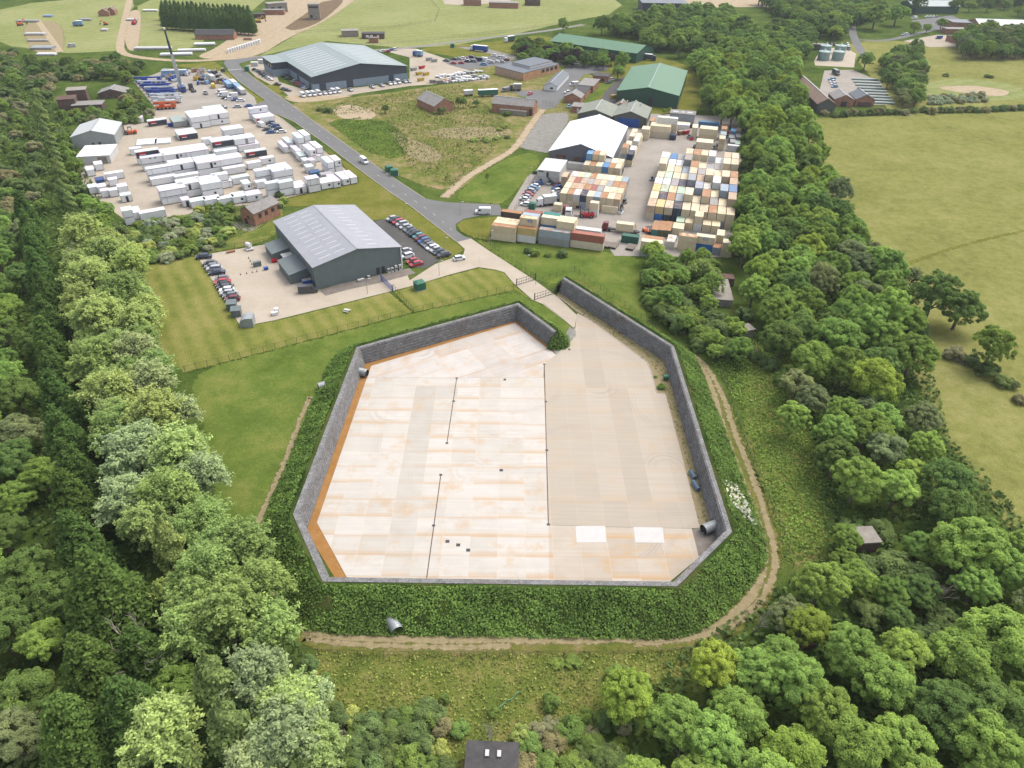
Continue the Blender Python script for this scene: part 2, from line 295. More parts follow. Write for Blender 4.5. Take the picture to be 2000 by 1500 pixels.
# ------------------------------------------------------------------ object helpers
def tag(o, label=None, cat=None, group=None, kind=None):
    if label: o['label'] = label
    if cat: o['category'] = cat
    if group: o['group'] = group
    if kind: o['kind'] = kind
    return o
def empty(name, loc=(0, 0, 0), rz=0, scale=None):
    o = bpy.data.objects.new(name, None); COL.objects.link(o); o.location = loc; o.rotation_euler = (0, 0, rz); o.empty_display_size = .5
    if scale is not None: o.scale = scale if hasattr(scale, '__len__') else (scale,)*3
    return o
def inst(name, mesh, parent=None, loc=(0, 0, 0), rz=0, color=None, scale=None):
    o = bpy.data.objects.new(name, mesh); COL.objects.link(o); o.parent = parent; o.location = loc; o.rotation_euler = (0, 0, rz)
    if color: o.color = color if len(color) == 4 else (*color, 1)
    if scale is not None: o.scale = scale if hasattr(scale, '__len__') else (scale,)*3
    return o
class MB:
    def __init__(s): s.v = []; s.f = []; s.mi = []; s.mats = []
    def m(s, mat):
        if mat not in s.mats: s.mats.append(mat)
        return s.mats.index(mat)
    def face(s, pts, mat):
        i = len(s.v); s.v += [tuple(p) for p in pts]; s.f.append(tuple(range(i, i+len(pts)))); s.mi.append(s.m(mat))
    def hull8(s, b, t, mat, bottom=True):
        """b, t: four corners of base and top, counter-clockwise from above"""
        i = len(s.v); s.v += [tuple(p) for p in b]+[tuple(p) for p in t]; k = s.m(mat)
        fs = [(4, 5, 6, 7)]+[(j, (j+1) % 4, 4+(j+1) % 4, 4+j) for j in range(4)]
        if bottom: fs.append((3, 2, 1, 0))
        for q in fs: s.f.append(tuple(i+x for x in q)); s.mi.append(k)
    def box(s, x0, x1, y0, y1, z0, z1, mat):
        s.hull8([(x0, y0, z0), (x1, y0, z0), (x1, y1, z0), (x0, y1, z0)], [(x0, y0, z1), (x1, y0, z1), (x1, y1, z1), (x0, y1, z1)], mat)
    def obox(s, c, rz, lx, ly, z0, z1, mat):
        ca, sa = math.cos(rz), math.sin(rz); r = []
        for z in (z0, z1): r.append([(c[0]+ca*x-sa*y, c[1]+sa*x+ca*y, z) for x, y in ((-lx/2, -ly/2), (lx/2, -ly/2), (lx/2, ly/2), (-lx/2, ly/2))])
        s.hull8(r[0], r[1], mat)
    def tube(s, p, q, r0, r1, mat, n=8, caps=True):
        p, q = Vector(p), Vector(q); d = (q-p).normalized(); a = d.orthogonal().normalized(); b = d.cross(a); i = len(s.v); k = s.m(mat)
        for c, r in ((p, r0), (q, r1)):
            for j in range(n):
                t = 6.28318*j/n; s.v.append(tuple(c+a*(math.cos(t)*r)+b*(math.sin(t)*r)))
        for j in range(n): s.f.append((i+j, i+(j+1) % n, i+n+(j+1) % n, i+n+j)); s.mi.append(k)
        if caps:
            s.f.append(tuple(i+n+j for j in range(n))); s.mi.append(k); s.f.append(tuple(i+n-1-j for j in range(n))); s.mi.append(k)
    def loft(s, secs, mat, cap=True):
        """secs: lists of equal numbers of points"""
        n = len(secs[0]); i = len(s.v); k = s.m(mat)
        for r in secs: s.v += [tuple(p) for p in r]
        for a in range(len(secs)-1):
            for j in range(n): s.f.append((i+a*n+j, i+a*n+(j+1) % n, i+(a+1)*n+(j+1) % n, i+(a+1)*n+j)); s.mi.append(k)
        if cap:
            s.f.append(tuple(i+n-1-j for j in range(n))); s.mi.append(k); e = i+(len(secs)-1)*n; s.f.append(tuple(e+j for j in range(n))); s.mi.append(k)
    def mesh(s, name):
        me = bpy.data.meshes.new(name); me.from_pydata(s.v, [], s.f)
        for m in s.mats: me.materials.append(m)
        me.polygons.foreach_set('material_index', s.mi); me.update(); return me
    def build(s, name, parent=None, loc=(0, 0, 0), rz=0, color=None): return inst(name, s.mesh(name), parent, loc, rz, color)

def area2(p): return sum(p[i].x*p[(i+1) % len(p)].y-p[(i+1) % len(p)].x*p[i].y for i in range(len(p)))
def resample(pts, step, closed=True):
    out = []; n = len(pts)
    for i in range(n if closed else n-1):
        a, b = pts[i], pts[(i+1) % n]; k = max(1, int((b-a).length/step))
        for j in range(k): out.append(a.lerp(b, j/k))
    if not closed: out.append(pts[-1])
    return out
def normals2(p, closed=True):
    n = len(p); out = []
    for i in range(n):
        a = p[i-1] if (closed or i > 0) else p[i]; b = p[(i+1) % n] if (closed or i < n-1) else p[i]
        d = Vector((b.x-a.x, b.y-a.y)); d = d.normalized() if d.length > 1e-6 else Vector((1, 0))
        out.append(Vector((d.y, -d.x, 0)))
    return out
SHEETN = {}
BZ = .085          # top of the paved sheets: things stand here
ROUND = {'dirt_patch', 'meadow', 'grass'}
def sheet(name, px, lvl, mat, fe=0, jit=0, world_pts=None, struct=True, label=None, cat=None):
    """ground sheet from its outline; lvl steps of 6 mm keep the sheets apart; fe: metres of dissolving rim"""
    pts = world_pts or [G(*p) for p in px]
    pts = [Vector((p.x, p.y, 0)) for p in pts]
    if area2(pts) < 0: pts.reverse()
    if name in ROUND and world_pts is None:
        for _ in range(2): pts = [q for a, b in zip(pts, pts[1:]+pts[:1]) for q in (a.lerp(b, .22), a.lerp(b, .78))]
    SHEETN[lvl] = SHEETN.get(lvl, -1)+1; z = lvl*.015+(SHEETN[lvl] % 10)*.0015
    if fe or jit:
        pts = resample(pts, max(1.5, fe or 1.5))
        nn = normals2(pts)
        if jit: pts = [p+n*random.uniform(-jit, jit) for p, n in zip(pts, nn)]
    mb = MB(); k = mb.m(mat); edge = []
    n = len(pts)
    if fe:
        inner = [p-q*fe*.5 for p, q in zip(pts, nn)]; outer = [p+q*fe*.5 for p, q in zip(pts, nn)]
    else: inner = pts
    mb.v = [(p.x, p.y, z) for p in inner]; edge = [1.0]*n
    for t in tessellate_polygon([inner]):
        a, b, c = [inner[i] for i in t]
        if (b-a).cross(c-a).z < 0: t = t[::-1]
        mb.f.append(tuple(t)); mb.mi.append(k)
    if fe:
        mb.v += [(p.x, p.y, z-.0005) for p in outer]; edge += [0.0]*n
        for i in range(n):
            j = (i+1) % n; mb.f.append((i, n+i, n+j, j)); mb.mi.append(k)
    me = mb.mesh(name)
    if fe:
        at = me.attributes.new('edge', 'FLOAT', 'POINT'); at.data.foreach_set('value', edge)
    else:
        at = me.attributes.new('edge', 'FLOAT', 'POINT'); at.data.foreach_set('value', [1.0]*len(me.vertices))
    o = inst(name, me); return tag(o, label, cat, kind='structure' if struct else None)
def ribbon_pts(pts, w):
    nn = normals2(pts, False); ws = w if hasattr(w, '__len__') else [w]*len(pts)
    return [p+n*(k/2) for p, n, k in zip(pts, nn, ws)]+[p-n*(k/2) for p, n, k in reversed(list(zip(pts, nn, ws)))]
def smooth(pts, it=2):
    for _ in range(it):
        o = [pts[0]]
        for a, b in zip(pts, pts[1:]): o += [a.lerp(b, .25), a.lerp(b, .75)]
        pts = o+[pts[-1]]
    return pts
def track(name, px, w, lvl, mat, fe=1.0):
    return sheet(name, None, lvl, mat, fe, 0.1, world_pts=ribbon_pts(smooth([G(*p) for p in px]), w))
ORD = ['zeroth', 'first', 'second', 'third', 'fourth', 'fifth', 'sixth', 'seventh', 'eighth', 'ninth', 'tenth', 'eleventh', 'twelfth', 'thirteenth', 'fourteenth', 'fifteenth', 'sixteenth', 'seventeenth', 'eighteenth', 'nineteenth', 'twentieth']
def ordn(i):
    if i < len(ORD): return ORD[i]
    if i % 100 in (11, 12, 13): return f'{i}th'
    return f"{i}{ {1:'st',2:'nd',3:'rd'}.get(i%10,'th')}"
# ------------------------------------------------------------------ the ground and everything laid on it
def ground():
    mb = MB(); mb.face([(-2500, -300, 0), (2500, -300, 0), (2500, 4000, 0), (-2500, 4000, 0)], M['ground'])
    o = mb.build('ground'); me = o.data; at = me.attributes.new('edge', 'FLOAT', 'POINT'); at.data.foreach_set('value', [1.0]*4); tag(o, kind='structure')
ground()
sheet('field', [(1560, 232), (2300, 208), (3400, 420), (3600, 1400), (2300, 1500), (2010, 1100), (1930, 960), (1850, 860), (1790, 740), (1760, 660), (1740, 560), (1690, 460), (1620, 360)], 1, M['field'], 3)
sheet('field', [(1650, 88), (1700, 78), (1860, 84), (2300, 100), (2500, 195), (1990, 212), (1740, 228), (1700, 150)], 1, M['field'], 3)
sheet('field', [(-100, 40), (60, 6), (255, -12), (262, 12), (235, 50), (228, 100), (130, 104), (20, 90)], 1, M['fieldg'], 3)
sheet('field', [(268, 12), (310, -8), (500, -18), (520, -2), (470, 40), (405, 60), (395, 88), (345, 100), (262, 92), (272, 40)], 1, M['fieldg'], 3)
sheet('field', [(505, 110), (600, 55), (680, 0), (720, -30), (1150, -40), (1215, 10), (1190, 28), (1100, 45), (1000, 68), (880, 90), (790, 94), (720, 88), (640, 80)], 1, M['fieldg'], 2)
sheet('field', [(330, 128), (420, 120), (440, 135), (470, 165), (560, 225), (545, 228), (495, 205), (492, 190), (430, 140)], 1, M['verge'], 2)
sheet('meadow', [(800, 95), (1000, 78), (1060, 66), (1110, 90), (1020, 130), (940, 120), (870, 108)], 1, M['verge'], 2)
sheet('meadow', [(900, 138), (980, 100), (1050, 110), (1120, 130), (1180, 160), (1110, 260), (980, 300), (890, 390), (700, 310), (590, 225), (560, 200), (700, 190), (900, 160)], 1, M['waste'], 3)
sheet('meadow', [(1170, 125), (1240, 100), (1360, 130), (1380, 200), (1340, 230), (1150, 215)], 1, M['verge'], 2)
sheet('dirt_patch', [(378, 112), (420, 95), (470, 60), (545, 15), (570, -20), (720, -20), (640, 40), (560, 75), (510, 108), (440, 118)], 2, M['dirt'], 3)
sheet('dirt_patch', [(545, 50), (620, 5), (680, -5), (630, 42), (575, 62)], 3, M['mud'], 2)
sheet('dirt_patch', [(40, 45), (120, 40), (130, 104), (60, 105)], 2, M['track'], 3)
sheet('dirt_patch', [(250, 22), (275, 18), (275, 60), (268, 100), (248, 98), (240, 60)], 2, M['dirt'], 2)
sheet('dirt_patch', [(1240, -5), (1500, -8), (1640, -30), (1660, 5), (1540, 14), (1400, 14), (1260, 18)], 2, M['dirt'], 3)
track('dirt_track', [(262, -25), (250, 10), (240, 60), (232, 95), (245, 108), (300, 116), (380, 120), (470, 113), (530, 110)], 5.5, 4, M['dirt'])
track('dirt_track', [(72, 38), (95, 70), (118, 102)], 4.5, 4, M['dirt'])
track('dirt_track', [(470, 108), (540, 60), (600, 20), (640, -10)], 6, 4, M['dirt'])
track('path', [(530, 116), (640, 102), (760, 97), (830, 90), (930, 76), (1060, 62), (1140, 48)], 5, 4, M['gravelf'])
track('path', [(270, 48), (330, 52), (460, 60)], 1.6, 4, M['dirt'])
track('path', [(1700, 545), (1780, 512), (1880, 478), (2010, 448), (2200, 420)], 1.2, 2, M['verge'], 1.5)
# estate road and its junctions
sheet('road', [(437, 124), (448, 140), (470, 161), (519, 196), (497, 205), (500, 214), (548, 226), (575, 238), (640, 284), (700, 330), (760, 374), (800, 401), (845, 436), (893, 473), (920, 466), (905, 461), (891, 450), (890, 438), (906, 428), (940, 421), (985, 421), (975, 400), (940, 398), (880, 396), (850, 392), (830, 388), (790, 362), (730, 321), (660, 271), (600, 228), (560, 198), (500, 156), (476, 136), (466, 125), (490, 118), (535, 113), (530, 107), (480, 113), (440, 118)], 6, M['asphalt'])
for a, b in (((466, 150), (900, 462)),):
    A_, B_ = G(*a), G(*b)
line = smooth([G(*p) for p in [(470, 146), (510, 176), (580, 222), (650, 277), (715, 326), (775, 369), (815, 396), (850, 420), (885, 452)]])
mb = MB(); d0 = 0.0
for p, q in zip(resample(line, 6, False)[::2], resample(line, 6, False)[1::2]):
    t = (q-p).normalized(); n = Vector((-t.y, t.x, 0)); p2 = p+t*2.2
    mb.face([(*(v.xy), .122) for v in (p-n*.07, p-n*.07+t*2.2, p2+n*.07, p+n*.07)], M['line'])
for i in range(9):
    p = G(446+3.0*i, 137.2-.25*i); mb.box(p.x-.45, p.x+.45, p.y-.5, p.y+.5, .117, .122, M['line'])
tag(mb.build('road_marking'), kind='structure')
for px in ([(448, 140), (470, 161), (519, 196)], [(548, 226), (575, 238), (640, 284), (700, 330), (760, 374), (800, 401), (845, 436), (893, 473)], [(830, 388), (790, 362), (730, 321), (660, 271), (600, 228), (560, 198), (500, 156), (476, 136)]):
    pts = [G(*p) for p in px]; mb = MB()
    for a, b in zip(pts, pts[1:]):
        t = (b-a).normalized(); n = Vector((-t.y, t.x, 0))*.14
        mb.hull8([(*v.xy, 0.01) for v in (a-n, b-n, b+n, a+n)], [(*v.xy, .12) for v in (a-n, b-n, b+n, a+n)], M['kerb'])
    tag(mb.build('kerb'), kind='structure')
# yards
sheet('yard', [(150, 300), (205, 262), (255, 235), (300, 213), (400, 208), (498, 203), (552, 232), (640, 300), (700, 354), (556, 388), (420, 412), (250, 434), (165, 372)], 4, M['yard'])
sheet('yard', [(262, 160), (330, 134), (430, 139), (497, 190), (503, 206), (400, 216), (310, 220)], 5, M['yardgrey'])
sheet('yard', [(955, 468), (1030, 345), (1075, 312), (1115, 240), (1190, 222), (1265, 222), (1445, 228), (1448, 330), (1428, 503), (1200, 500), (1190, 485), (1060, 470)], 4, M['yardgrey'])
sheet('yard', [(478, 129), (530, 116), (545, 160), (610, 180), (800, 160), (800, 112), (735, 96), (812, 95), (880, 118), (950, 157), (800, 168), (640, 192), (565, 188), (555, 180), (500, 150)], 3, M['yard'])
sheet('car_park', [(862, 118), (985, 108), (1000, 122), (968, 128), (915, 137), (880, 128)], 4, M['asphalt'])
sheet('road', [(1000, 178), (1060, 176), (1095, 146), (1110, 126), (1190, 128), (1185, 138), (1140, 146), (1100, 190), (1085, 210), (1060, 215), (1040, 200)], 4, M['asphalt'])
sheet('road', [(890, 92), (940, 92), (1000, 108), (1040, 116), (1100, 124), (1100, 130), (1020, 122), (960, 106)], 4, M['gravelf'], 1)
sheet('car_park', [(1172, 196), (1195, 156), (1225, 150), (1212, 186), (1200, 205)], 4, M['asphalt_d'])
sheet('yard', [(385, 500), (540, 474), (600, 500), (622, 566), (745, 548), (795, 535), (800, 548), (850, 516), (905, 497), (908, 487), (893, 473), (920, 466), (955, 490), (1045, 548), (1090, 581), (1127, 616), (1122, 640), (1112, 634), (1060, 594), (1040, 586), (1003, 553), (985, 532), (968, 527), (934, 522), (880, 536), (800, 560), (720, 580), (640, 600), (535, 626), (470, 638)], 4, M['road_c'])
sheet('gravel_strip', [(622, 567), (660, 556), (745, 536), (800, 524), (812, 534), (745, 552), (680, 566), (636, 578)], 5, M['gravel'])
sheet('car_park', [(731, 432), (757, 427), (858, 509), (832, 524), (800, 522), (790, 488)], 5, M['asphalt_d'])
# big turning slab of the compound
sheet('concrete_slab', [(725, 715), (1006, 631), (1072, 683), (1086, 693), (1062, 712), (1061.8, 738), (725, 738), (716, 742)], 5, M['slab_n'])
sheet('concrete_slab', [(715.5, 742), (725, 738.2), (1062.6, 738.2), (1071, 1026), (1195, 1030), (1351, 1033), (1365, 1089), (1309, 1136), (1309, 1152), (690, 1152), (676, 1125), (619, 1021)], 5, M['slab'])
sheet('concrete_slab', [(1062.2, 712), (1086, 693), (1124, 658), (1123, 646), (1127, 612), (1151, 624), (1200, 660), (1251, 698), (1268, 712), (1282, 768), (1300, 770), (1335, 902), (1367, 1031), (1351, 1032.6), (1195, 1029.6), (1071.2, 1025.6), (1063, 738)], 5, M['slab_old'])
sheet('concrete_slab', [(1071.4, 1026), (1195, 1030.2), (1351, 1033.2), (1365, 1089.5), (1309, 1136), (1309, 1152), (1073, 1152)], 6, M['slab_stain'])
M['fresh'] = plain('fresh_concrete', (.555, .535, .51), .85, .06)
# paler infill panels cast into the old slab's near corner
mb = MB()
for q in ([(1124, 1028), (1182, 1028), (1184, 1060), (1126, 1060)], [(1237, 1030), (1294, 1031), (1298, 1061), (1241, 1060)]):
    mb.face([(*G(*p).xy, .108) for p in reversed(q)], M['fresh'])
o = mb.build('concrete_slab'); tag(o, kind='structure')
# steel slot drains, gullies and manholes
def flat_thing(name, px, w, l, rz, mat, z, label, cat, group=None):
    p = G(*px); mb = MB(); mb.box(-w/2, w/2, -l/2, l/2, 0, .025, mat); mb.box(-w/2+.08, w/2-.08, -l/2+.08, l/2-.08, .025, .035, M['black'])
    return tag(mb.build(name, None, (p.x, p.y, z+.065), rz), label, cat, group)
for px, lab in (([(892, 739), (886, 784), (873, 866)], 'thin dark slot drain across the upper white concrete panels'), ([(861, 928), (847, 1027), (832, 1140)], 'thin dark slot drain crossing the lower left concrete panels'), ([(1063, 712), (1066, 785), (1068, 880), (1071, 1025)], 'long slot drain between the white and the beige concrete')):
    pts = [G(*p) for p in px]; mb = MB(); a, b = pts[0], pts[-1]; t = (b-a).normalized(); n = Vector((-t.y, t.x, 0))*.09
    mb.hull8([(*v.xy, .07) for v in (a-n, a+n, b+n, b-n)][::-1], [(*v.xy, .108) for v in (a-n, a+n, b+n, b-n)][::-1], M['rustdrain'] if 'rustdrain' in M else M['brickdark'])
    o = tag(mb.build('slot_drain'), lab, 'drain', 'slot drains in the slab')
    for k, p in enumerate(pts[:-1] if px[-1][1] > 1100 else pts):
        g = MB(); g.box(p.x-.3, p.x+.3, p.y-.25, p.y+.25, .07, .125, M['black']); g.build('gully_grate', o)
for k, (px, lab) in enumerate((((874, 1058), 'square manhole cover furthest left of three near the slab front'), ((895, 1065), 'square manhole cover in the middle of three near the slab front'), ((914.5, 1075), 'square manhole cover furthest right of three near the slab front'), ((979, 919), 'square manhole cover alone in the middle of the slab'), ((986, 742), 'small manhole cover near the slab top edge'), ((1112, 683), 'small manhole cover by the entrance bend'), ((1254, 699), 'dark grate at the right edge of the beige slab'))):
    flat_thing('manhole_cover', px, .75 if k < 4 else .6, .7, 0, M['black'], .03, lab, 'manhole', 'manhole covers on the slab')
# grass of different cuts
sheet('lawn', [(270, 520), (385, 500), (470, 639), (535, 628), (640, 602), (760, 571), (806, 610), (560, 676), (360, 728), (315, 690)], 2, M['lawn'], 1)
sheet('lawn', [(770, 570), (880, 538), (934, 524), (968, 529), (985, 534), (1003, 555), (1035, 584), (1005, 566), (900, 590), (808, 610)], 2, M['lawn'], 1)
sheet('lawn', [(530, 405), (560, 388), (704, 356), (640, 295), (690, 325), (800, 403), (893, 474), (905, 490), (880, 503), (858, 508), (757, 427), (720, 432), (690, 400)], 2, M['verge'], 1.5)
sheet('lawn', [(893, 440), (906, 429), (985, 422), (960, 440), (955, 470), (925, 464), (900, 452)], 2, M['verge'], 1)
sheet('lawn', [(480, 150), (500, 152), (548, 190), (565, 192), (530, 176), (500, 158), (476, 134), (478, 128)], 5, M['verge'], .6)
sheet('lawn', [(515, 168), (540, 164), (556, 178), (540, 184)], 5, M['verge'], .6)
sheet('grass', [(360, 728), (560, 677), (806, 611), (900, 591), (1005, 567), (1040, 588), (1075, 600), (1130, 640), (1090, 690), (1000, 620), (700, 690), (600, 1030), (520, 1120), (430, 1030), (400, 850)], 1, M['lush'], 3)
sheet('grass', [(925, 468), (955, 472), (1060, 476), (1190, 492), (1260, 505), (1250, 560), (1270, 640), (1330, 690), (1420, 770), (1470, 900), (1510, 1040), (1530, 1130), (1460, 1230), (1440, 1130), (1420, 1000), (1320, 680), (1100, 552), (1060, 556), (955, 488)], 1, M['lush'], 3)
sheet('grass', [(880, 390), (930, 345), (990, 308), (1040, 296), (1060, 316), (1030, 348), (985, 400), (940, 396)], 2, M['lush'], 2)
sheet('grass', [(636, 238), (700, 228), (760, 240), (795, 270), (796, 300), (770, 312), (720, 300), (670, 262)], 2, M['lush'], 2)
sheet('grass', [(1120, 205), (1150, 190), (1180, 150), (1210, 152), (1160, 200)], 5, M['lush'], 1)
sheet('grass', [(240, 440), (480, 400), (560, 400), (540, 470), (380, 500), (280, 515), (250, 480)], 1, M['meadow'], 2)
sheet('meadow', [(590, 1262), (800, 1262), (1200, 1268), (1460, 1250), (1300, 1330), (1180, 1420), (1100, 1520), (600, 1520), (620, 1400)], 1, M['meadow'], 3)
sheet('meadow', [(1480, 640), (1560, 700), (1580, 860), (1640, 1000), (1600, 1090), (1530, 1110), (1500, 980), (1440, 800)], 1, M['meadow'], 3)
sheet('dirt_patch', [(648, 208), (690, 203), (740, 222), (720, 236), (660, 232)], 3, M['dirt'], 2)
sheet('dirt_patch', [(760, 250), (800, 270), (850, 290), (870, 310), (830, 320), (790, 300)], 3, M['track'], 3)
sheet('dirt_patch', [(830, 258), (880, 248), (980, 248), (1010, 258), (950, 275), (870, 270)], 3, M['track'], 3)
sheet('dirt_patch', [(545, 186), (640, 188), (700, 186), (640, 196), (575, 202)], 4, M['dirt'], 1)
sheet('dirt_patch', [(1040, 225), (1110, 218), (1112, 236), (1095, 262), (1075, 300), (1050, 296), (1020, 290), (1010, 285), (1040, 250)], 3, M['gravelf'], 2)
track('dirt_track', [(868, 386), (905, 350), (960, 318), (1005, 292), (1025, 262), (1045, 232), (1060, 214)], 3.6, 5, M['dirt'], 2.4)
for px, w in (([(1118, 549), (1230, 622), (1350, 697), (1395, 765), (1424, 845), (1455, 930), (1490, 1015), (1503, 1090), (1480, 1170), (1425, 1220), (1340, 1246), (1200, 1254), (1000, 1254), (800, 1258), (640, 1252), (592, 1232)], 4.6),):
    track('path', px, w, 6, M['drygrass'], 2.2)
for px, w in (([(1118, 549), (1160, 575), (1230, 620), (1300, 660), (1350, 695), (1385, 740), (1395, 775), (1412, 840), (1440, 920), (1464, 985), (1488, 1050), (1492, 1105), (1470, 1165), (1420, 1215), (1340, 1240), (1250, 1249)], 1.5), ([(1350, 690), (1378, 712), (1412, 770), (1436, 850), (1470, 930), (1492, 1000), (1514, 1070), (1512, 1130), (1480, 1185), (1420, 1228), (1330, 1252), (1240, 1257)], 1.1), ([(1260, 1246), (1130, 1252), (1000, 1248), (850, 1252), (740, 1248), (640, 1246), (592, 1226)], 1.3), ([(1000, 1262), (880, 1266), (760, 1262), (650, 1258), (600, 1246)], .9),
              ([(500, 1030), (535, 950), (565, 880), (590, 810), (606, 775)], 1.0), ([(522, 1050), (556, 950), (586, 860), (610, 800)], .8), ([(512, 1060), (516, 1110), (540, 1180), (590, 1230)], 1.3)):
    track('dirt_track', px, w*1.15, 7, M['track'], 1.2)
sheet('dirt_patch', [(1820, 170), (1900, 166), (1978, 178), (1960, 190), (1880, 182)], 3, M['dirt'], 2)
sheet('meadow', [(1790, 165), (1870, 150), (1990, 165), (2010, 190), (1980, 196), (1850, 200), (1800, 188)], 2, M['fieldg'], 2)
sheet('yard', [(1590, 118), (1605, 95), (1650, 92), (1672, 105), (1668, 132), (1592, 128)], 3, M['road_c'])
sheet('yard', [(1610, 138), (1665, 136), (1720, 160), (1735, 205), (1640, 205), (1600, 180)], 3, M['yardgrey'])
track('road', [(1690, 112), (1672, 85), (1662, 55), (1668, 30), (1700, 0)], 5, 4, M['asphalt'])
track('road', [(1676, 78), (1730, 80), (1775, 70), (1830, 56), (1900, 50)], 4, 4, M['asphalt'])
sheet('yard', [(1765, 80), (1830, 68), (1880, 70), (1885, 92), (1815, 92)], 3, M['yard'])
sheet('yard', [(1780, 40), (1860, 30), (1900, 50), (1850, 60), (1800, 56)], 3, M['asphalt'])
sheet('yard', [(862, -8), (960, -12), (1005, 4), (900, 10), (868, 8)], 3, M['yard'])

# ------------------------------------------------------------------ gabion retaining wall and the bramble-covered bank behind it
HW = 4.5
base = [G(1074, 678), G(1008, 627), G(713, 711), G(600, 1033), G(640, 1124, HW), G(1316, 1133, HW), G(1400, 1064), G(1298, 706), G(1092, 571)]
for i, (dx, dy) in ((4, (.5, .6)), (5, (-.4, .6))): base[i] += Vector((dx, dy, 0))
base = [Vector((p.x, p.y, 0)) for p in base]
def offset(pts, d):
    out = []
    for i, p in enumerate(pts):
        ns = []
        if i > 0: t = (p-pts[i-1]).normalized(); ns.append(Vector((t.y, -t.x, 0)))
        if i < len(pts)-1: t = (pts[i+1]-p).normalized(); ns.append(Vector((t.y, -t.x, 0)))
        n = sum(ns, Vector())
        n = n.normalized(); k = d[i] if hasattr(d, '__len__') else d
        out.append(p+n*(k/max(.5, n.dot(ns[0]))))
    return out
def outward(pts):    # the compound lies inside: choose the sign that leads away from its middle
    c = sum(pts, Vector())/len(pts); q = offset(pts, 1.0)
    return 1 if sum(((b-c).length-(a-c).length) for a, b in zip(pts, q)) > 0 else -1
SG = outward(base)
wall = tag(empty('gabion_wall', base[3]), 'tall grey stone gabion wall wrapped round the concrete compound', 'wall')
NC = 6; ch = HW/NC
for a in range(len(base)-1):
    mb = MB(); pr = []
    for c in range(NC):
        pr += [(c*.16, c*ch), (c*.16, (c+1)*ch-.18), (c*.16+.2, (c+1)*ch-.18), (c*.16+.2, (c+1)*ch)]
    pr += [((NC-1)*.16+1.1, HW), ((NC-1)*.16+1.1, 0)]
    rings = [offset(base, SG*o) for o, z in pr]
    n = 14
    for k in range(len(pr)-1):
        for j in range(n):
            a0, a1 = rings[k][a].lerp(rings[k][a+1], j/n), rings[k][a].lerp(rings[k][a+1], (j+1)/n); b0, b1 = rings[k+1][a].lerp(rings[k+1][a+1], j/n), rings[k+1][a].lerp(rings[k+1][a+1], (j+1)/n)
            q = [(*a0.xy, pr[k][1]), (*a1.xy, pr[k][1]), (*b1.xy, pr[k+1][1]), (*b0.xy, pr[k+1][1])]
            mb.face(q if SG < 0 else q[::-1], M['gabion'])
    for e in ((a,) if a == 0 else (a+1,) if a == len(base)-2 else ()):
        q = [(*rings[k][e].xy, pr[k][1]) for k in range(len(pr))]; mb.face(q, M['gabion'])
    o = mb.build('wall_section'); o.parent = wall; o.matrix_parent_inverse = wall.matrix_world.inverted() if 0 else Matrix.Translation(-base[3])
# ochre strip and gravel between slab and wall
strip = [base[1], base[2], base[3], base[4]]
sheet('gravel_strip', [(1082, 695), (1072, 685), (1006, 633), (726, 716), (620, 1021), (676, 1125), (690, 1152), (668, 1152), (612, 1060), (596, 1033), (712, 707), (1008, 624), (1078, 680)], 3, M['ochre'])
sheet('gravel_strip', [(1352, 1034), (1368, 1031), (1392, 1026), (1404, 1060), (1364, 1100)], 4, M['gravel'])
sheet('verge', [(1096, 566), (1298, 702), (1400, 1036), (1368, 1034), (1333, 900), (1300, 770), (1282, 768), (1268, 712), (1251, 698), (1130, 612), (1086, 577)], 3, M['track'], .8)
sheet('verge', [(1086, 693), (1074, 680), (1095, 670), (1113, 638), (1124, 646), (1123, 657)], 7, M['gravelf'], .5)
for px in ([(1086, 693), (1124, 659), (1125, 646), (1113, 634), (1062, 593)], [(1090, 580), (1151, 623.5), (1251, 697.5), (1268, 711), (1283, 768)]):
    pts = smooth([G(*p) for p in px], 1); mb = MB()
    for a, b in zip(pts, pts[1:]):
        t = (b-a).normalized(); n = Vector((-t.y, t.x, 0))*.12
        mb.hull8([(*v.xy, 0.01) for v in (a-n, b-n, b+n, a+n)], [(*v.xy, .14) for v in (a-n, b-n, b+n, a+n)], M['kerb'])
    tag(mb.build('kerb'), kind='structure')
# bank: profile from the wall's back to its toe
dist = [5.5, 5.0, 7.5, 7.2, 7.4, 7.6, 8.0, 7.0, 5.0]
prof = [(0, HW-.1), (.10, HW+.15), (.30, HW*.80), (.55, HW*.50), (.80, HW*.20), (1, -.05)]
back = offset(base, SG*((NC-1)*.16+1.1))
rows = []
for f, z in prof: rows.append([Vector((p.x, p.y, z)) for p in offset(back, [SG*d*f for d in dist])])
# round end at the entrance: swing the profile round the wall end
def bank_end(i, j):
    out = []; t = (back[i]-back[j]).normalized(); nrm = (rows[-1][i]-back[i]); nrm.z = 0
    for k in range(1, 10):
        th = k/9*math.pi*.95; sh = 1-.72*k/9; ring = []
        for (f, z) in prof:
            r = dist[i]*f*sh; v = nrm.normalized()*math.cos(th)*(r if th < 1.57 else r+1.7*math.sin(th-1.57))+t*math.sin(th)*min(r, 4.2)
            ring.append(Vector((back[i].x+v.x, back[i].y+v.y, z*(1-.30*k/9) if z > 0 else z)))
        out.append(ring)
    return out
secs = [[r[i] for r in rows] for i in range(len(base))]
secs2 = list(reversed(bank_end(0, 1)))
for i in range(len(secs)-1):
    n = max(2, int((secs[i+1][0]-secs[i][0]).length/2.0))
    for k in range(n): secs2.append([a.lerp(b, k/n) for a, b in zip(secs[i], secs[i+1])])
secs2.append(secs[-1]); secs2 += bank_end(len(base)-1, len(base)-2)
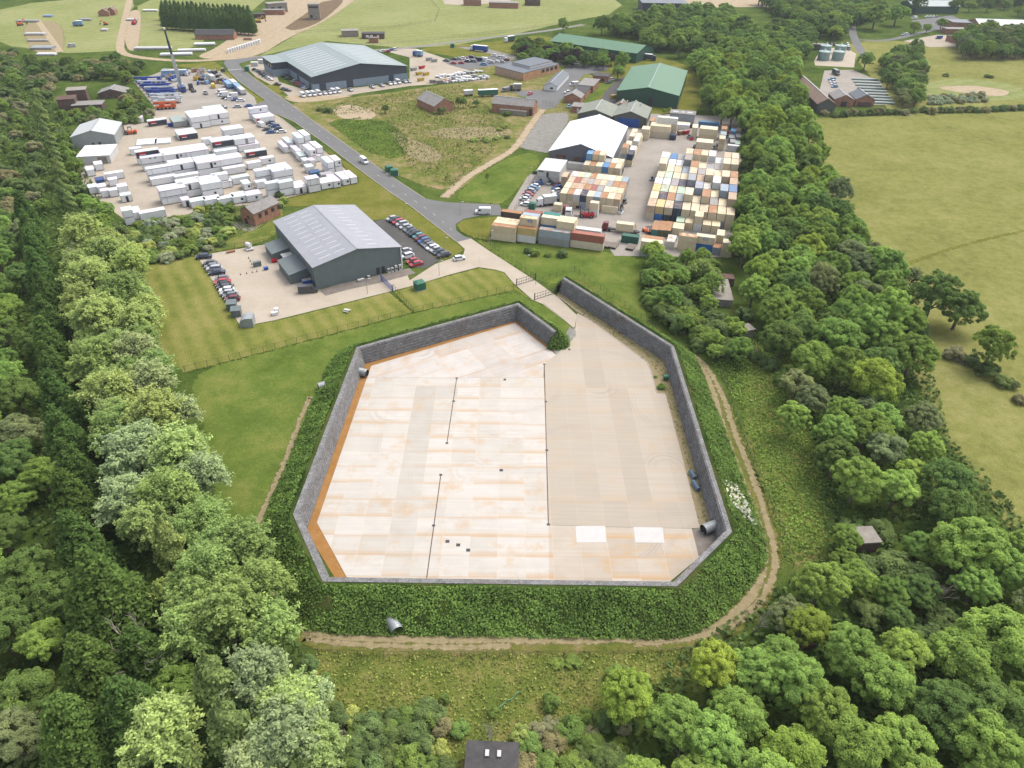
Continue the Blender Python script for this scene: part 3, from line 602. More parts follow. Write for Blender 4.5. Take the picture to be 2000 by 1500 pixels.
for _ in range(6):      # the bank's foot swings round the corners in easy curves
    secs2 = [s if i in (0, len(secs2)-1) else [p.lerp((secs2[i-1][j]+secs2[i+1][j])/2, .55*prof[j][0]) for j, p in enumerate(s)] for i, s in enumerate(secs2)]
mb = MB(); np_ = len(prof)
for s in secs2:
    for j, p in enumerate(s):
        w = .28 if 0 < j < np_-1 else .05
        mb.v.append((p.x+random.uniform(-w, w), p.y+random.uniform(-w, w), p.z+random.uniform(-w, w)))
for i in range(len(secs2)-1):
    for j in range(np_-1):
        q = (i*np_+j, i*np_+j+1, (i+1)*np_+j+1, (i+1)*np_+j); mb.f.append(q if SG > 0 else q[::-1]); mb.mi.append(mb.m(M['scrub_b']) if 'scrub_b' in M else mb.m(M['scrub']))
me = mb.mesh('embankment'); at = me.attributes.new('edge', 'FLOAT', 'POINT'); at.data.foreach_set('value', [1.0]*len(me.vertices))
tag(inst('embankment', me), kind='structure')
BANK = secs2
# ------------------------------------------------------------------ vegetation
def unit(v): return v/np.maximum(1e-6, np.linalg.norm(v, axis=1, keepdims=True))
def leaf_mesh(name, P, N, size, tint, mat, aspect=1.35, extra=None):
    n = len(P); N = unit(N); r = unit(RNG.normal(size=(n, 3))); T = unit(np.cross(N, r)); B = np.cross(N, T)
    sz = (np.asarray(size)*np.ones(n))[:, None]*RNG.uniform(.7, 1.3, (n, 1))
    a, b = T*sz*aspect*.5, B*sz*.5
    V = np.stack([P-a-b*.6, P+a*.1-b, P+a+b*.2, P-a*.2+b], 1).reshape(-1, 3).astype(np.float32)
    me = bpy.data.meshes.new(name); me.vertices.add(4*n); me.vertices.foreach_set('co', V.ravel())
    me.loops.add(4*n); me.loops.foreach_set('vertex_index', np.arange(4*n, dtype=np.int32))
    me.polygons.add(n); me.polygons.foreach_set('loop_start', np.arange(0, 4*n, 4, dtype=np.int32))
    at = me.attributes.new('tint', 'FLOAT', 'FACE'); at.data.foreach_set('value', np.clip(tint, 0, 1).astype(np.float32))
    me.materials.append(mat); me.update(calc_edges=True); me.validate(); return me
def cat(L): return np.concatenate(L)
def crown_broad(seed, lobes=9, tufts=20, per=120, flat=.9, tr=(.085, .17), leaf=.040, hc=1.05, squash=(1, 1)):
    """limb masses carrying tufts of leaves, open between them"""
    g = np.random.default_rng(seed); P, N, T = [], [], []; SQ = np.array([squash[0], squash[1], flat])
    for i in range(lobes):
        a = i*2.39996+g.uniform(-.4, .4); zz = 1-1.25*(i+.5)/lobes; rr_ = math.sqrt(max(.05, 1-zz*zz)); d = np.array([math.cos(a)*rr_, math.sin(a)*rr_, zz])
        lc = d*g.uniform(.36, .52)*SQ; lr = g.uniform(.32, .46); lt = g.normal()*.06
        for k in range(tufts):
            q = g.normal(size=3)+d*.7+np.array([0, 0, .45]); q /= np.linalg.norm(q); tc = lc+q*lr*g.uniform(.75, 1.08); r = g.uniform(*tr)
            e = unit(g.normal(size=(per, 3))+q*.5+np.array([0, 0, .5])); P.append(tc+e*r*(.55+.55*g.random((per, 1)))*np.array([1, 1, .85])+np.array([0, 0, hc]))
            N.append(e*.5+q*.4+g.normal(size=(per, 3))*.4+np.array([0, 0, .7])); T.append(.5+lt+g.normal()*.075+g.normal(size=per)*.11)
    return cat(P), cat(N), leaf, cat(T)
def crown_willow(seed, ns=300, per=44, leaf=.046, hc=1.15, tall=1.1):
    """sprays of narrow leaves streaming up and out, combed by the wind"""
    g = np.random.default_rng(seed); P, N, T = [], [], []; hubs = [(lambda d: d*np.array([.5, .5, .5*tall])*g.uniform(.5, 1))(unit((g.normal(size=(1, 3))+np.array([[0, 0, .5]])))[0]) for _ in range(13)]
    for i in range(ns):
        h = hubs[i % 13]; d = unit((h*1.2+g.normal(size=3)*.35)[None])[0]; s = h+g.normal(size=3)*.12; ln = g.uniform(.30, .58)
        dirv = unit((d*.9+np.array([.35, -.05, .5])+g.normal(size=3)*.28)[None])[0]; t = g.random(per)**.75; lt = g.normal()*.08
        q = s+np.outer(t*ln, dirv)+np.outer(t*t*ln*.25, np.array([.4, 0, -.5]))+g.normal(size=(per, 3))*(.018+.055*(1-t[:, None]*.7))
        P.append(q+np.array([0, 0, hc])); N.append(g.normal(size=(per, 3))*.55+dirv*.2+np.array([0, 0, 1.0])); T.append(.40+lt+.2*t+g.normal(size=per)*.13)
    return cat(P), cat(N), leaf, cat(T)
def crown_conifer(seed, ns=460, per=30, leaf=.062, height=3.3):
    g = np.random.default_rng(seed); P, N, T = [], [], []
    for i in range(ns):
        t = 1-math.sqrt(g.random())*.98; R = (1-t)**.72*(.85+.3*g.random()); az = g.random()*6.2832
        o = np.array([math.cos(az), math.sin(az), 0]); z0 = .25+t*(height-.3); u = g.random(per)
        q = np.outer(R*(.45+.6*u), o)+np.array([0, 0, z0])+np.outer(.16*np.sin(u*2.6)+.10*u, [0, 0, 1])+g.normal(size=(per, 3))*np.array([.075, .075, .05])*(1.2-.6*u[:, None])
        P.append(q); N.append(np.tile(o, (per, 1))*.5+np.array([0, 0, .8])+g.normal(size=(per, 3))*.5); T.append(.42+g.normal()*.07+.22*(u-.4)+g.normal(size=per)*.10)
    return cat(P), cat(N), leaf, cat(T)
def crown_column(seed, n=5200, height=6.0, leaf=.15):
    g = np.random.default_rng(seed); t = g.random(n); az = g.random(n)*6.2832
    R = .95*np.sin(np.clip(t*1.02+.06, 0, 1)*math.pi)**.6*(.6+.45*g.random(n))*(1+.25*np.sin(az*3+t*22))
    P = np.stack([R*np.cos(az), R*np.sin(az), .4+t*height], 1); N = np.stack([np.cos(az), np.sin(az), .6+0*t], 1)+g.normal(size=(n, 3))*.6
    return P, N, leaf, .5+.10*np.sin(t*31+az)+g.normal(size=n)*.14
def crown_shrub(seed, nc=8, per=95, leaf=.066, hc=.28, flat=.75):
    P, N, l, T = crown_broad(seed, nc, 10, per, flat, (.16, .28), leaf, hc); k = P[:, 2] > .02
    return P[k], N[k], l, T[k]
def trunk_mesh(name, h, r, limbs, spread, seed, mat='bark'):
    g = random.Random(seed); mb = MB(); m_ = M[mat]
    p = Vector((0, 0, -.05)); q = Vector((g.uniform(-.04, .04), g.uniform(-.04, .04), h*.45)); mb.tube(p, q, r, r*.75, m_, 7)
    e = Vector((q.x*1.5, q.y*1.5, h)); mb.tube(q, e, r*.75, r*.2, m_, 6)
    for i in range(limbs):
        az = i*2.4+g.random(); s = q.lerp(e, g.uniform(0, .6)); t = s+Vector((math.cos(az)*spread, math.sin(az)*spread, g.uniform(.25, .6)*spread*1.4))
        mid = s.lerp(t, .5)+Vector((0, 0, .06)); mb.tube(s, mid, r*.42, r*.28, m_, 5); mb.tube(mid, t, r*.28, r*.06, m_, 5)
        for k in range(2):
            t2 = mid+Vector((math.cos(az+(-.7, .8)[k])*spread*.5, math.sin(az+(-.7, .8)[k])*spread*.5, spread*.5)); mb.tube(mid, t2, r*.2, r*.04, m_, 4)
    return mb.mesh(name)
PROTO = {'broad': [(leaf_mesh('crown', *a[:3], a[3], M['leaf']), trunk_mesh('trunk', 1.25, .075, 6, .5, i)) for i, a in enumerate([crown_broad(1), crown_broad(2, 11, 18, 112, 1.0, (.08, .15)), crown_broad(3, 8, 22, 122, .85, (.09, .17), squash=(1, .85)), crown_broad(4, 12, 18, 104, 1.12, (.075, .14), .038, 1.15)])],
         'willow': [(leaf_mesh('crown', *a[:3], a[3], M['leaf'], 2.0), trunk_mesh('trunk', 1.45, .07, 7, .6, 10+i)) for i, a in enumerate([crown_willow(11), crown_willow(12, 280, 48, .046, 1.25, 1.3), crown_willow(13, 330, 40)])],
         'conifer': [(leaf_mesh('crown', *a[:3], a[3], M['leaf'], 1.9), trunk_mesh('trunk', 3.0, .07, 0, 0, 20+i)) for i, a in enumerate([crown_conifer(21), crown_conifer(22, 500, 28, .06, 3.0)])],
         'poplar': [(leaf_mesh('crown', *a[:3], a[3], M['leaf'], 1.5), trunk_mesh('trunk', 5.0, .12, 5, .4, 30+i)) for i, a in enumerate([crown_column(31), crown_column(32, 5600, 6.6)])],
         'shrub': [(leaf_mesh('shrub', *a[:3], a[3], M['leaf']), None) for a in [crown_shrub(41), crown_shrub(42, 9, 85, .06, .25, .6), crown_shrub(43, 7, 105, .07, .38, .95)]]}
def bare_mesh(seed, mat='deadwood'):
    g = random.Random(seed); mb = MB()
    def grow(p, d, l, r, dep):
        q = p+d*l; mb.tube(p, q, r, r*.6, M[mat], 5 if dep < 2 else 3, False)
        if dep < 4:
            for k in range(3 if dep else 4): grow(q if k < 2 else p.lerp(q, .6), (d+Vector((g.uniform(-.8, .8), g.uniform(-.8, .8), g.uniform(-.25, .6)))).normalized(), l*g.uniform(.55, .8), r*.55, dep+1)
    grow(Vector((0, 0, -.05)), Vector((.05, 0, 1)), .8, .05, 0); return mb.mesh('dead_branches')
BARE = [bare_mesh(5), bare_mesh(6)]

GREENS = {'ash': (0.245, 0.355, 0.083), 'lime': (0.255, 0.335, 0.062), 'oak': (0.138, 0.212, 0.06), 'sycamore': (0.198, 0.298, 0.07), 'grey': (0.205, 0.25, 0.11), 'willow': (0.33, 0.415, 0.145), 'willowdark': (0.245, 0.33, 0.105), 'silver': (0.30, 0.37, 0.18), 'conifer': (0.105, 0.172, 0.046), 'poplar': (0.215, 0.28, 0.095), 'thorn': (0.155, 0.215, 0.075), 'bramble': (0.185, 0.262, 0.066), 'brown': (0.273, 0.264, 0.136), 'purple': (0.071, 0.058, 0.054), 'gold': (0.353, 0.407, 0.121), 'flower': (0.33, 0.38, 0.24)}  # broadleaf keys only stand for leaf colours, their species is not known
KINDW = {'ash': ('broad', 'bright green broadleaf tree'), 'lime': ('broad', 'yellow-green broadleaf tree'), 'oak': ('broad', 'dark green broadleaf tree'), 'sycamore': ('broad', 'mid green broadleaf tree'), 'grey': ('broad', 'grey-green broadleaf tree'), 'willow': ('willow', 'pale yellow-green willow'), 'willowdark': ('willow', 'olive green willow'), 'silver': ('willow', 'silvery wind-blown willow'),
         'conifer': ('conifer', 'dark feathery conifer'), 'poplar': ('poplar', 'tall narrow pale poplar'), 'thorn': ('shrub', 'dark green bushy shrub'), 'bramble': ('shrub', 'leafy green bush'), 'brown': ('shrub', 'brownish green shrub'), 'purple': ('broad', 'dark purple-leaved tree'), 'gold': ('shrub', 'yellow-green shrub'), 'flower': ('shrub', 'white flowering bush')}
TREES = []
def plant(kind, p, R, hz=1.0, var=None, group=None, phrase=''):
    fam = KINDW[kind][0]; pr = PROTO[fam]; cm, tm = pr[random.randrange(len(pr)) if var is None else var]
    c = GREENS[kind]; k = random.uniform(.86, 1.16); h = random.uniform(-.07, .07)
    col = (c[0]*k*(1+h), c[1]*k, c[2]*k*(1-h), 1)
    rz = random.uniform(0, 6.28) if fam != 'willow' else random.uniform(-.5, .5)
    if fam == 'shrub':
        o = inst({'bramble': 'bramble_bush', 'flower': 'flowering_bush'}.get(kind, 'shrub'), cm, None, (p.x, p.y, 0), rz, col, (R, R, R*hz))
    else:
        o = empty({'willow': 'willow_tree', 'conifer': 'conifer_tree', 'poplar': 'poplar_tree'}.get(fam, {'ash': 'bright_green_tree', 'lime': 'yellow_green_tree', 'oak': 'dark_green_tree', 'sycamore': 'mid_green_tree', 'purple': 'purple_leaved_tree'}.get(kind, 'broadleaf_tree')), (p.x, p.y, 0), rz, (R, R, R*hz))  # broadleaf trees differ by leaf colour alone; any species word is a guess
        inst('crown', cm, o, color=col); inst('trunk', tm, o)
    TREES.append((o, kind, phrase, group)); return o
def inside(p, poly):
    r = False; n = len(poly)
    for i in range(n):
        a, b = poly[i], poly[i-1]
        if (a.y > p.y) != (b.y > p.y) and p.x < (b.x-a.x)*(p.y-a.y)/(b.y-a.y)+a.x: r = not r
    return r
KEEP = []        # (x, y, r) trunks already standing
CLEAR = []       # outlines nothing may grow in
def wood(px, zc, sp_, mixw, Rr_, hz, group, phrase, limit=400):
    sp = sp_*.95; Rr = (Rr_[0]*1.16, Rr_[1]*1.16); poly = [G(a, b, zc) for a, b in px]; xs = [p.x for p in poly]; ys = [p.y for p in poly]; kinds = list(mixw); w = list(mixw.values()); n = 0; fail = 0
    while n < limit and fail < 260:
        p = Vector((random.uniform(min(xs), max(xs)), random.uniform(min(ys), max(ys)), 0))
        if not inside(p, poly) or any(inside(p, c) for c in CLEAR): fail += .5; continue
        R = random.uniform(*Rr)
        if any((p.x-x)**2+(p.y-y)**2 < (sp*.5*(R/Rr[1]+r))**2 for x, y, r in KEEP): fail += 1; continue
        KEEP.append((p.x, p.y, R/Rr[1])); plant(random.choices(kinds, w)[0], p, R, random.uniform(*hz), None, group, phrase); n += 1; fail = 0
    return n
def at(kind, px, zc, R, hz, group, phrase, var=None):
    p = G(px[0], px[1], zc); KEEP.append((p.x, p.y, 1)); return plant(kind, p, R, hz, var, group, phrase)
# outlines kept free of growth (buildings in the woods)
for q in ([(1388, 528), (1440, 525), (1445, 598), (1395, 600)], [(1448, 628), (1485, 628), (1500, 700), (1450, 700)], [(1662, 1046), (1735, 1046), (1735, 1090), (1662, 1090)], [(1575, 80), (1690, 80), (1770, 225), (1590, 225)], [(900, 1435), (1015, 1435), (1015, 1520), (900, 1520)], [(100, 160), (245, 160), (245, 225), (110, 225)],
          [(1060, 55), (1262, 80), (1255, 112), (1180, 108), (1075, 75)], [(455, 375), (545, 375), (545, 445), (455, 445)], [(1560, 1230), (1600, 1230), (1600, 1275), (1560, 1275)], [(1195, 100), (1360, 105), (1345, 240), (1190, 235)], [(1770, 0), (1865, 0), (1865, 28), (1770, 28)], [(1850, 15), (2000, 15), (2000, 70), (1850, 85)]):
    CLEAR.append([G(*p) for p in q])

# left belt
LB = 'trees of the left belt'
for (x, y, R, h) in [(190, 1330, 4.6, 1.0), (215, 1190, 6.2, .92), (170, 1090, 4.2, 1.15), (150, 1000, 4.2, 1.1), (148, 930, 3.9, 1.15), (128, 860, 4.0, 1.1), (118, 790, 3.9, 1.1), (108, 730, 3.8, 1.15), (100, 680, 3.7, 1.15), (96, 630, 3.8, 1.1), (90, 585, 3.6, 1.2), (78, 540, 3.6, 1.2), (72, 500, 3.6, 1.2), (62, 460, 3.6, 1.2), (52, 425, 3.6, 1.2), (150, 1440, 4.4, 1.0), (260, 1400, 4.6, .9), (280, 1290, 4.0, .95)]:
    at('conifer', (x, y), 6.5, R*1.12, h, LB, 'in the dark row left of the willows')
for (k, x, y, R, h) in [('willow', 165, 470, 5.4, 1.05), ('willow', 215, 500, 5.2, 1), ('willowdark', 250, 530, 5, 1), ('willow', 180, 555, 5.6, 1), ('willowdark', 240, 590, 5.4, 1.05), ('willow', 200, 640, 5.6, 1.05), ('willow', 270, 640, 5, 1), ('silver', 265, 700, 5.2, 1), ('willowdark', 190, 720, 5.4, 1), ('willow', 225, 780, 5.6, 1), ('silver', 290, 760, 5, 1), ('willow', 300, 830, 5.4, 1.05), ('silver', 345, 800, 4.2, .95), ('willowdark', 235, 850, 5, 1), ('silver', 270, 910, 5.8, 1), ('willow', 345, 900, 5.4, 1),
                        ('silver', 390, 930, 4.6, 1), ('willowdark', 330, 985, 5.4, 1.05), ('silver', 250, 985, 4.8, 1), ('willowdark', 400, 1010, 4.4, .95), ('willowdark', 470, 1075, 4.6, 1.0), ('willowdark', 405, 1120, 4.8, 1.05), ('willowdark', 500, 1150, 4.8, 1), ('willowdark', 440, 1205, 5, 1.05), ('willowdark', 520, 1225, 4.2, .95), ('willowdark', 370, 1240, 4.4, 1.05),
                        ('silver', 500, 1330, 4.6, 1), ('willow', 560, 1370, 4.4, .95), ('silver', 600, 1340, 3.2, .8), ('silver', 545, 1440, 4.6, 1), ('willow', 610, 1450, 3.6, .9), ('willow', 320, 1430, 4.8, .95), ('silver', 490, 1500, 4.2, .95), ('poplar', 430, 1360, 2.0, 1.0), ('poplar', 455, 1440, 2.0, 1.0), ('poplar', 340, 1090, 1.9, 1.1), ('willowdark', 360, 1040, 3.6, 1.1)]:
    at(k, (x, y), 7.0, R*1.3, h, LB, 'in the belt beside the mown lawn')
for i in range(17):
    t = i/16; at('poplar' if i % 3 else 'willowdark', (64+t*76+random.uniform(-5, 5), 160+t*262+random.uniform(-5, 5)), 6.0, random.uniform(1.7, 2.7) if i % 3 else random.uniform(2.6, 3.4), random.uniform(.62, .85), LB, 'in the thin row running up the left edge')
wood([(150, 450), (240, 470), (290, 560), (300, 660), (330, 760), (390, 880), (430, 1000), (500, 1080), (545, 1230), (480, 1300), (360, 1200), (280, 1050), (230, 900), (180, 740), (150, 600)], 6, 6.0, {'willow': 4, 'willowdark': 3, 'silver': 1}, (3.6, 4.8), (.95, 1.15), LB, 'filling the belt beside the mown lawn')
wood([(-60, 420), (40, 420), (60, 600), (90, 760), (110, 950), (150, 1150), (120, 1520), (-140, 1520)], 5.5, 8.2, {'oak': 4, 'sycamore': 3, 'grey': 1, 'ash': 1}, (3.6, 5.2), (.85, 1.05), LB, 'in the dark wood on the far left')
wood([(110, 1320), (330, 1270), (400, 1520), (100, 1520)], 4, 7.5, {'oak': 2, 'sycamore': 3, 'willowdark': 2}, (3.2, 4.6), (.85, 1.0), LB, 'in the bottom left corner of the wood')
wood([(-40, 100), (25, 90), (60, 250), (120, 440), (-60, 440)], 4.5, 8.0, {'oak': 2, 'sycamore': 1, 'thorn': 5, 'brown': 3, 'bramble': 2}, (2.8, 4.0), (.75, .95), LB, 'in the scrub up the left edge')
wood([(60, 120), (230, 112), (280, 118), (240, 160), (100, 165), (80, 200), (60, 160)], 3, 7.5, {'oak': 2, 'thorn': 4, 'brown': 3, 'sycamore': 1}, (2.8, 4.4), (.7, .95), 'scrub north of the crane yard', 'in the scrub left of the crane yard')
wood([(110, 225), (190, 190), (255, 170), (300, 225), (240, 235), (205, 235), (130, 232)], 2.5, 6.2, {'thorn': 3, 'bramble': 3, 'sycamore': 1, 'brown': 1}, (2.2, 3.6), (.75, 1), 'scrub round the ruined brick blocks', 'by the ruined brick blocks')
wood([(100, 240), (130, 260), (150, 330), (170, 390), (230, 430), (240, 470), (140, 440), (110, 330)], 3, 6, {'thorn': 3, 'sycamore': 2, 'bramble': 2, 'ash': 1}, (2.4, 3.8), (.8, 1.05), 'shrubs left of the cabin yard', 'along the left fence of the cabin yard')
wood([(230, 440), (300, 425), (420, 415), (450, 430), (440, 470), (360, 495), (280, 510), (250, 490)], 1.6, 4.6, {'bramble': 4, 'silver': 0, 'thorn': 2, 'gold': 1, 'flower': 2}, (1.6, 2.8), (.7, .95), 'shrubs below the cabin yard', 'below the cabin yard')
wood([(380, 408), (470, 388), (550, 380), (560, 392), (520, 402), (430, 420)], 1.3, 4.0, {'bramble': 3, 'gold': 1}, (1.3, 2.2), (.7, 1), 'shrubs along the cabin yard fence', 'along the near fence of the cabin yard')
for x, y, R in ((466, 425, 1.9), (520, 415, 1.6), (535, 405, 1.6), (547, 400, 1.5), (545, 378, 2.2), (505, 426, 1.4)): at('thorn', (x, y), 1.2, R, .9, 'shrubs round the brick house', 'against the small brick house')
# right wood
RW = 'trees of the right wood'
RWP = 'in the right wood'
for (k, x, y, R, h, v) in [('oak', 1822, 585, 7.0, .95, 3), ('oak', 1880, 598, 6.2, .88, 1), ('sycamore', 1942, 672, 5.2, 1.0, 3), ('lime', 1710, 745, 6.2, 1, 0), ('ash', 1690, 640, 5.8, 1, 3), ('sycamore', 1640, 660, 6.2, 1, 0), ('sycamore', 1735, 655, 5.2, 1, 1), ('sycamore', 1585, 700, 5.6, 1, 2), ('grey', 1560, 745, 4.6, .9, 2), ('grey', 1590, 770, 4.2, .9, 1), ('ash', 1555, 800, 3.8, 1.0, 3), ('grey', 1805, 810, 4.2, .95, 1), ('sycamore', 1700, 830, 5.2, .95, 0), ('grey', 1730, 870, 5.0, .85, 2), ('ash', 1680, 930, 5.2, 1, 1), ('oak', 1860, 930, 4.9, 1.05, 0), ('ash', 1760, 940, 4.8, .95, 2), ('sycamore', 1650, 610, 4.6, 1, 3),
                         ('ash', 1900, 1070, 6.4, .95, 1), ('ash', 1985, 1110, 4.5, 1, 3), ('ash', 1870, 1060, 4.4, .95, 0), ('ash', 1610, 1130, 4.6, .95, 3), ('lime', 1590, 1200, 3.8, 1.0, 0), ('ash', 1950, 1250, 6.0, 1, 2), ('ash', 1890, 1280, 5, 1, 0), ('oak', 1860, 1380, 5.4, .9, 1), ('oak', 1960, 1370, 5, .9, 2), ('ash', 1930, 1460, 5.0, 1, 3), ('ash', 1670, 1260, 4.6, 1, 1), ('ash', 1740, 1320, 4.6, 1, 0), ('ash', 1560, 1330, 4.6, 1.05, 3), ('ash', 1480, 1300, 4.4, 1, 1), ('lime', 1400, 1290, 4.2, 1, 3), ('ash', 1330, 1400, 4.4, 1, 1), ('ash', 1400, 1440, 4.4, 1, 3), ('lime', 1560, 1460, 4.4, 1, 0), ('ash', 1680, 1440, 4.6, 1, 2), ('ash', 1450, 1380, 4.2, 1, 0), ('ash', 1620, 1380, 4.6, 1, 1), ('ash', 1780, 1440, 4.4, .95, 1),
                         ('grey', 1550, 1190, 3.6, .9, 1), ('sycamore', 1530, 1260, 3.8, .9, 0)]:
    at(k, (x, y), 7.5 if k != 'grey' else 6, R*1.1, h, RW, RWP, v)
wood([(1640, 1020), (1760, 1020), (1850, 1100), (1860, 1250), (1800, 1290), (1700, 1200), (1640, 1120)], 3, 5.6, {'oak': 2, 'sycamore': 3, 'thorn': 3}, (2.4, 3.6), (.8, 1), RW, 'in the dark hollow of the right wood')
wood([(1210, 1330), (1300, 1285), (1440, 1230), (1560, 1200), (1680, 1180), (1840, 1280), (2020, 1200), (2080, 1540), (1250, 1540), (1260, 1400)], 7, 7.2, {'ash': 6, 'lime': 1, 'sycamore': 2, 'oak': 1}, (3.4, 4.6), (.95, 1.1), RW, 'in the lower right wood')
wood([(1580, 800), (1640, 760), (1760, 760), (1820, 860), (1900, 930), (1960, 1040), (2030, 1060), (2060, 1200), (1850, 1200), (1800, 1050), (1650, 1000), (1590, 900)], 6, 7.6, {'ash': 3, 'sycamore': 3, 'oak': 2, 'grey': 2}, (3.4, 4.8), (.85, 1.05), RW, 'in the middle of the right wood')
wood([(1470, 350), (1620, 330), (1660, 420), (1690, 470), (1760, 520), (1790, 580), (1790, 690), (1700, 720), (1560, 700), (1500, 620), (1450, 540), (1455, 430)], 8, 8.6, {'ash': 3, 'sycamore': 4, 'oak': 2, 'lime': 1, 'grey': 1}, (4.2, 5.8), (.95, 1.15), RW, 'in the right wood beside the big field')
wood([(1370, 130), (1480, 95), (1555, 105), (1562, 215), (1605, 290), (1630, 340), (1470, 350), (1480, 260), (1440, 220), (1380, 190)], 9, 9.6, {'ash': 3, 'sycamore': 4, 'lime': 2, 'oak': 1}, (4.8, 6.4), (1, 1.15), RW, 'in the right wood behind the container yard')
wood([(1260, 505), (1300, 500), (1395, 505), (1390, 590), (1440, 640), (1450, 700), (1400, 690), (1330, 640), (1270, 580)], 2.6, 5.0, {'thorn': 3, 'sycamore': 2, 'bramble': 3, 'ash': 2}, (2.4, 3.8), (.85, 1.1), 'thicket beside the entrance lawn', 'in the thicket between compound and wood')
at('willowdark', (1365, 530), 4.5, 4.0, .95, 'thicket beside the entrance lawn', 'in the thicket between compound and wood')
wood([(1445, 240), (1475, 250), (1480, 340), (1470, 500), (1440, 520), (1430, 500), (1448, 330)], 2, 5, {'bramble': 3, 'thorn': 3, 'sycamore': 1}, (1.8, 3.2), (.75, 1.1), 'shrubs beside the container yard', 'along the right fence of the container yard')
wood([(1450, 600), (1540, 690), (1590, 800), (1560, 780), (1480, 690)], 2, 5, {'thorn': 3, 'bramble': 3, 'brown': 1}, (1.8, 3.0), (.7, 1), 'shrubs on the edge of the right wood', 'on the track side of the right wood')
wood([(1700, 480), (1740, 500), (1790, 560), (1760, 575)], 3, 6, {'oak': 2, 'grey': 2, 'brown': 1}, (2.4, 3.4), (.8, 1), RW, 'on the field edge of the right wood')
for k, x, y, R in (('thorn', 1790, 640, 4.2), ('thorn', 1775, 610, 3.4), ('brown', 1866, 690, 3.2), ('thorn', 1897, 700, 3.0), ('thorn', 1930, 722, 3.4), ('thorn', 1962, 742, 2.8), ('brown', 1995, 775, 2.2), ('grey', 1985, 750, 1.4)): at(k, (x, y), 1.5, R, .8, 'bushes along the field ditch', 'along the ditch in the big field')
# far woods
FW_ = 'trees of the far wood'
wood([(1150, 50), (1260, 25), (1420, 18), (1480, 60), (1580, 40), (1600, 90), (1500, 120), (1380, 135), (1340, 110), (1270, 78), (1180, 65)], 8, 10, {'sycamore': 4, 'oak': 4, 'ash': 1}, (5.6, 7.6), (.72, .92), FW_, 'in the far wood behind the green sheds')
wood([(1005, 84), (1050, 82), (1080, 92), (1180, 108), (1230, 118), (1240, 138), (1190, 124), (1100, 116), (1020, 112)], 4.5, 8, {'oak': 3, 'purple': 2, 'sycamore': 2}, (4.0, 5.2), (.75, .9), 'trees in front of the green hangar', 'in front of the green hangar roof')
for k, x, y, R in (('sycamore', 1215, 124, 6.0), ('sycamore', 1208, 134, 4.2), ('sycamore', 1100, 48, 5.2), ('oak', 1328, 95, 7), ('sycamore', 1140, 110, 3.4), ('lime', 1300, 200, 1.6), ('lime', 1310, 198, 1.6)): at(k, (x, y), 6, R, 1.0, FW_, 'by the green hangar and shed')
wood([(1480, -5), (1720, -15), (1720, 25), (1660, 40), (1640, 75), (1600, 60), (1540, 30)], 6, 10, {'oak': 3, 'sycamore': 3, 'lime': 1}, (5.4, 7.4), (.72, .9), FW_, 'in the far wood near the tanks')
for k, x, y, R in (('sycamore', 1707, 45, 9.0), ('sycamore', 1750, 38, 8.0), ('oak', 1790, 15, 7), ('ash', 1788, 52, 4.2), ('ash', 1812, 52, 3.6), ('sycamore', 1840, 46, 4.4), ('oak', 1862, 14, 5), ('ash', 1895, 12, 5), ('oak', 1930, 12, 5), ('ash', 1965, 8, 5), ('lime', 1990, 20, 4), ('oak', 1900, 78, 6.2), ('sycamore', 1930, 62, 6.5), ('grey', 1960, 75, 5.8), ('oak', 1985, 78, 5.5), ('sycamore', 2015, 72, 5.5), ('sycamore', 1640, 55, 5), ('ash', 1648, 25, 4)):
    at(k, (x, y), 5.0, R*1.3, .82, FW_, 'by the far farm and its lane')
for k, x, y, R in (('sycamore', 1690, 125, 4.6), ('grey', 1750, 130, 5.0), ('oak', 1780, 118, 3.4), ('oak', 1735, 160, 4.0), ('sycamore', 1770, 175, 4.8), ('willowdark', 1790, 180, 3.6), ('sycamore', 1745, 140, 4.2), ('oak', 1725, 145, 3.4)): at(k, (x, y), 4, R*1.35, .85, 'trees by the bottle store', 'in the clump right of the stacked drums')
for i in range(24):
    x = 1612+i*17.5; at('thorn' if i % 3 else 'brown', (x+random.uniform(-3, 3), 221-i*.55+random.uniform(-2, 2)), 1.6, random.uniform(2.6, 3.4), .85, 'field hedge', 'in the field hedge')
for x in (1840, 1860, 1880, 1900): at('silver' if 0 else 'flower', (x, 188+random.uniform(-3, 3)), 1.2, 2.6, .7, 'shrubs by the dry pond', 'below the dry pond')
for x, y in ((1848, 146), (1928, 148), (1935, 149)): at('thorn', (x, y), 1, 2.2, .7, 'shrubs in the far pasture', 'in the far pasture near the pond')
wood([(1790, -8), (2040, -14), (2060, 10), (1985, 26), (1900, 24), (1870, 16)], 6, 9.5, {'oak': 3, 'sycamore': 3, 'ash': 1}, (4.2, 5.8), (.8, 1), FW_, 'among the far farm buildings')
wood([(1868, 66), (1905, 52), (1960, 56), (2060, 58), (2060, 96), (1960, 100), (1885, 98)], 6, 7.6, {'oak': 3, 'sycamore': 3, 'grey': 1}, (4.2, 5.8), (.85, 1.05), FW_, 'in the dark clump before the far works')
wood([(1682, 118), (1700, 108), (1712, 120), (1745, 105), (1790, 100), (1800, 150), (1806, 190), (1770, 202), (1745, 180), (1722, 150)], 4, 6.0, {'oak': 3, 'sycamore': 3, 'grey': 2, 'willowdark': 1}, (3.4, 4.8), (.85, 1.1), 'trees by the bottle store', 'in the clump right of the stacked drums')
wood([(1815, 186), (1925, 178), (1930, 194), (1820, 200)], 1.5, 4.5, {'grey': 0, 'flower': 3, 'brown': 2}, (1.8, 2.6), (.6, .8), 'shrubs by the dry pond', 'in the pale scrub below the dry pond')
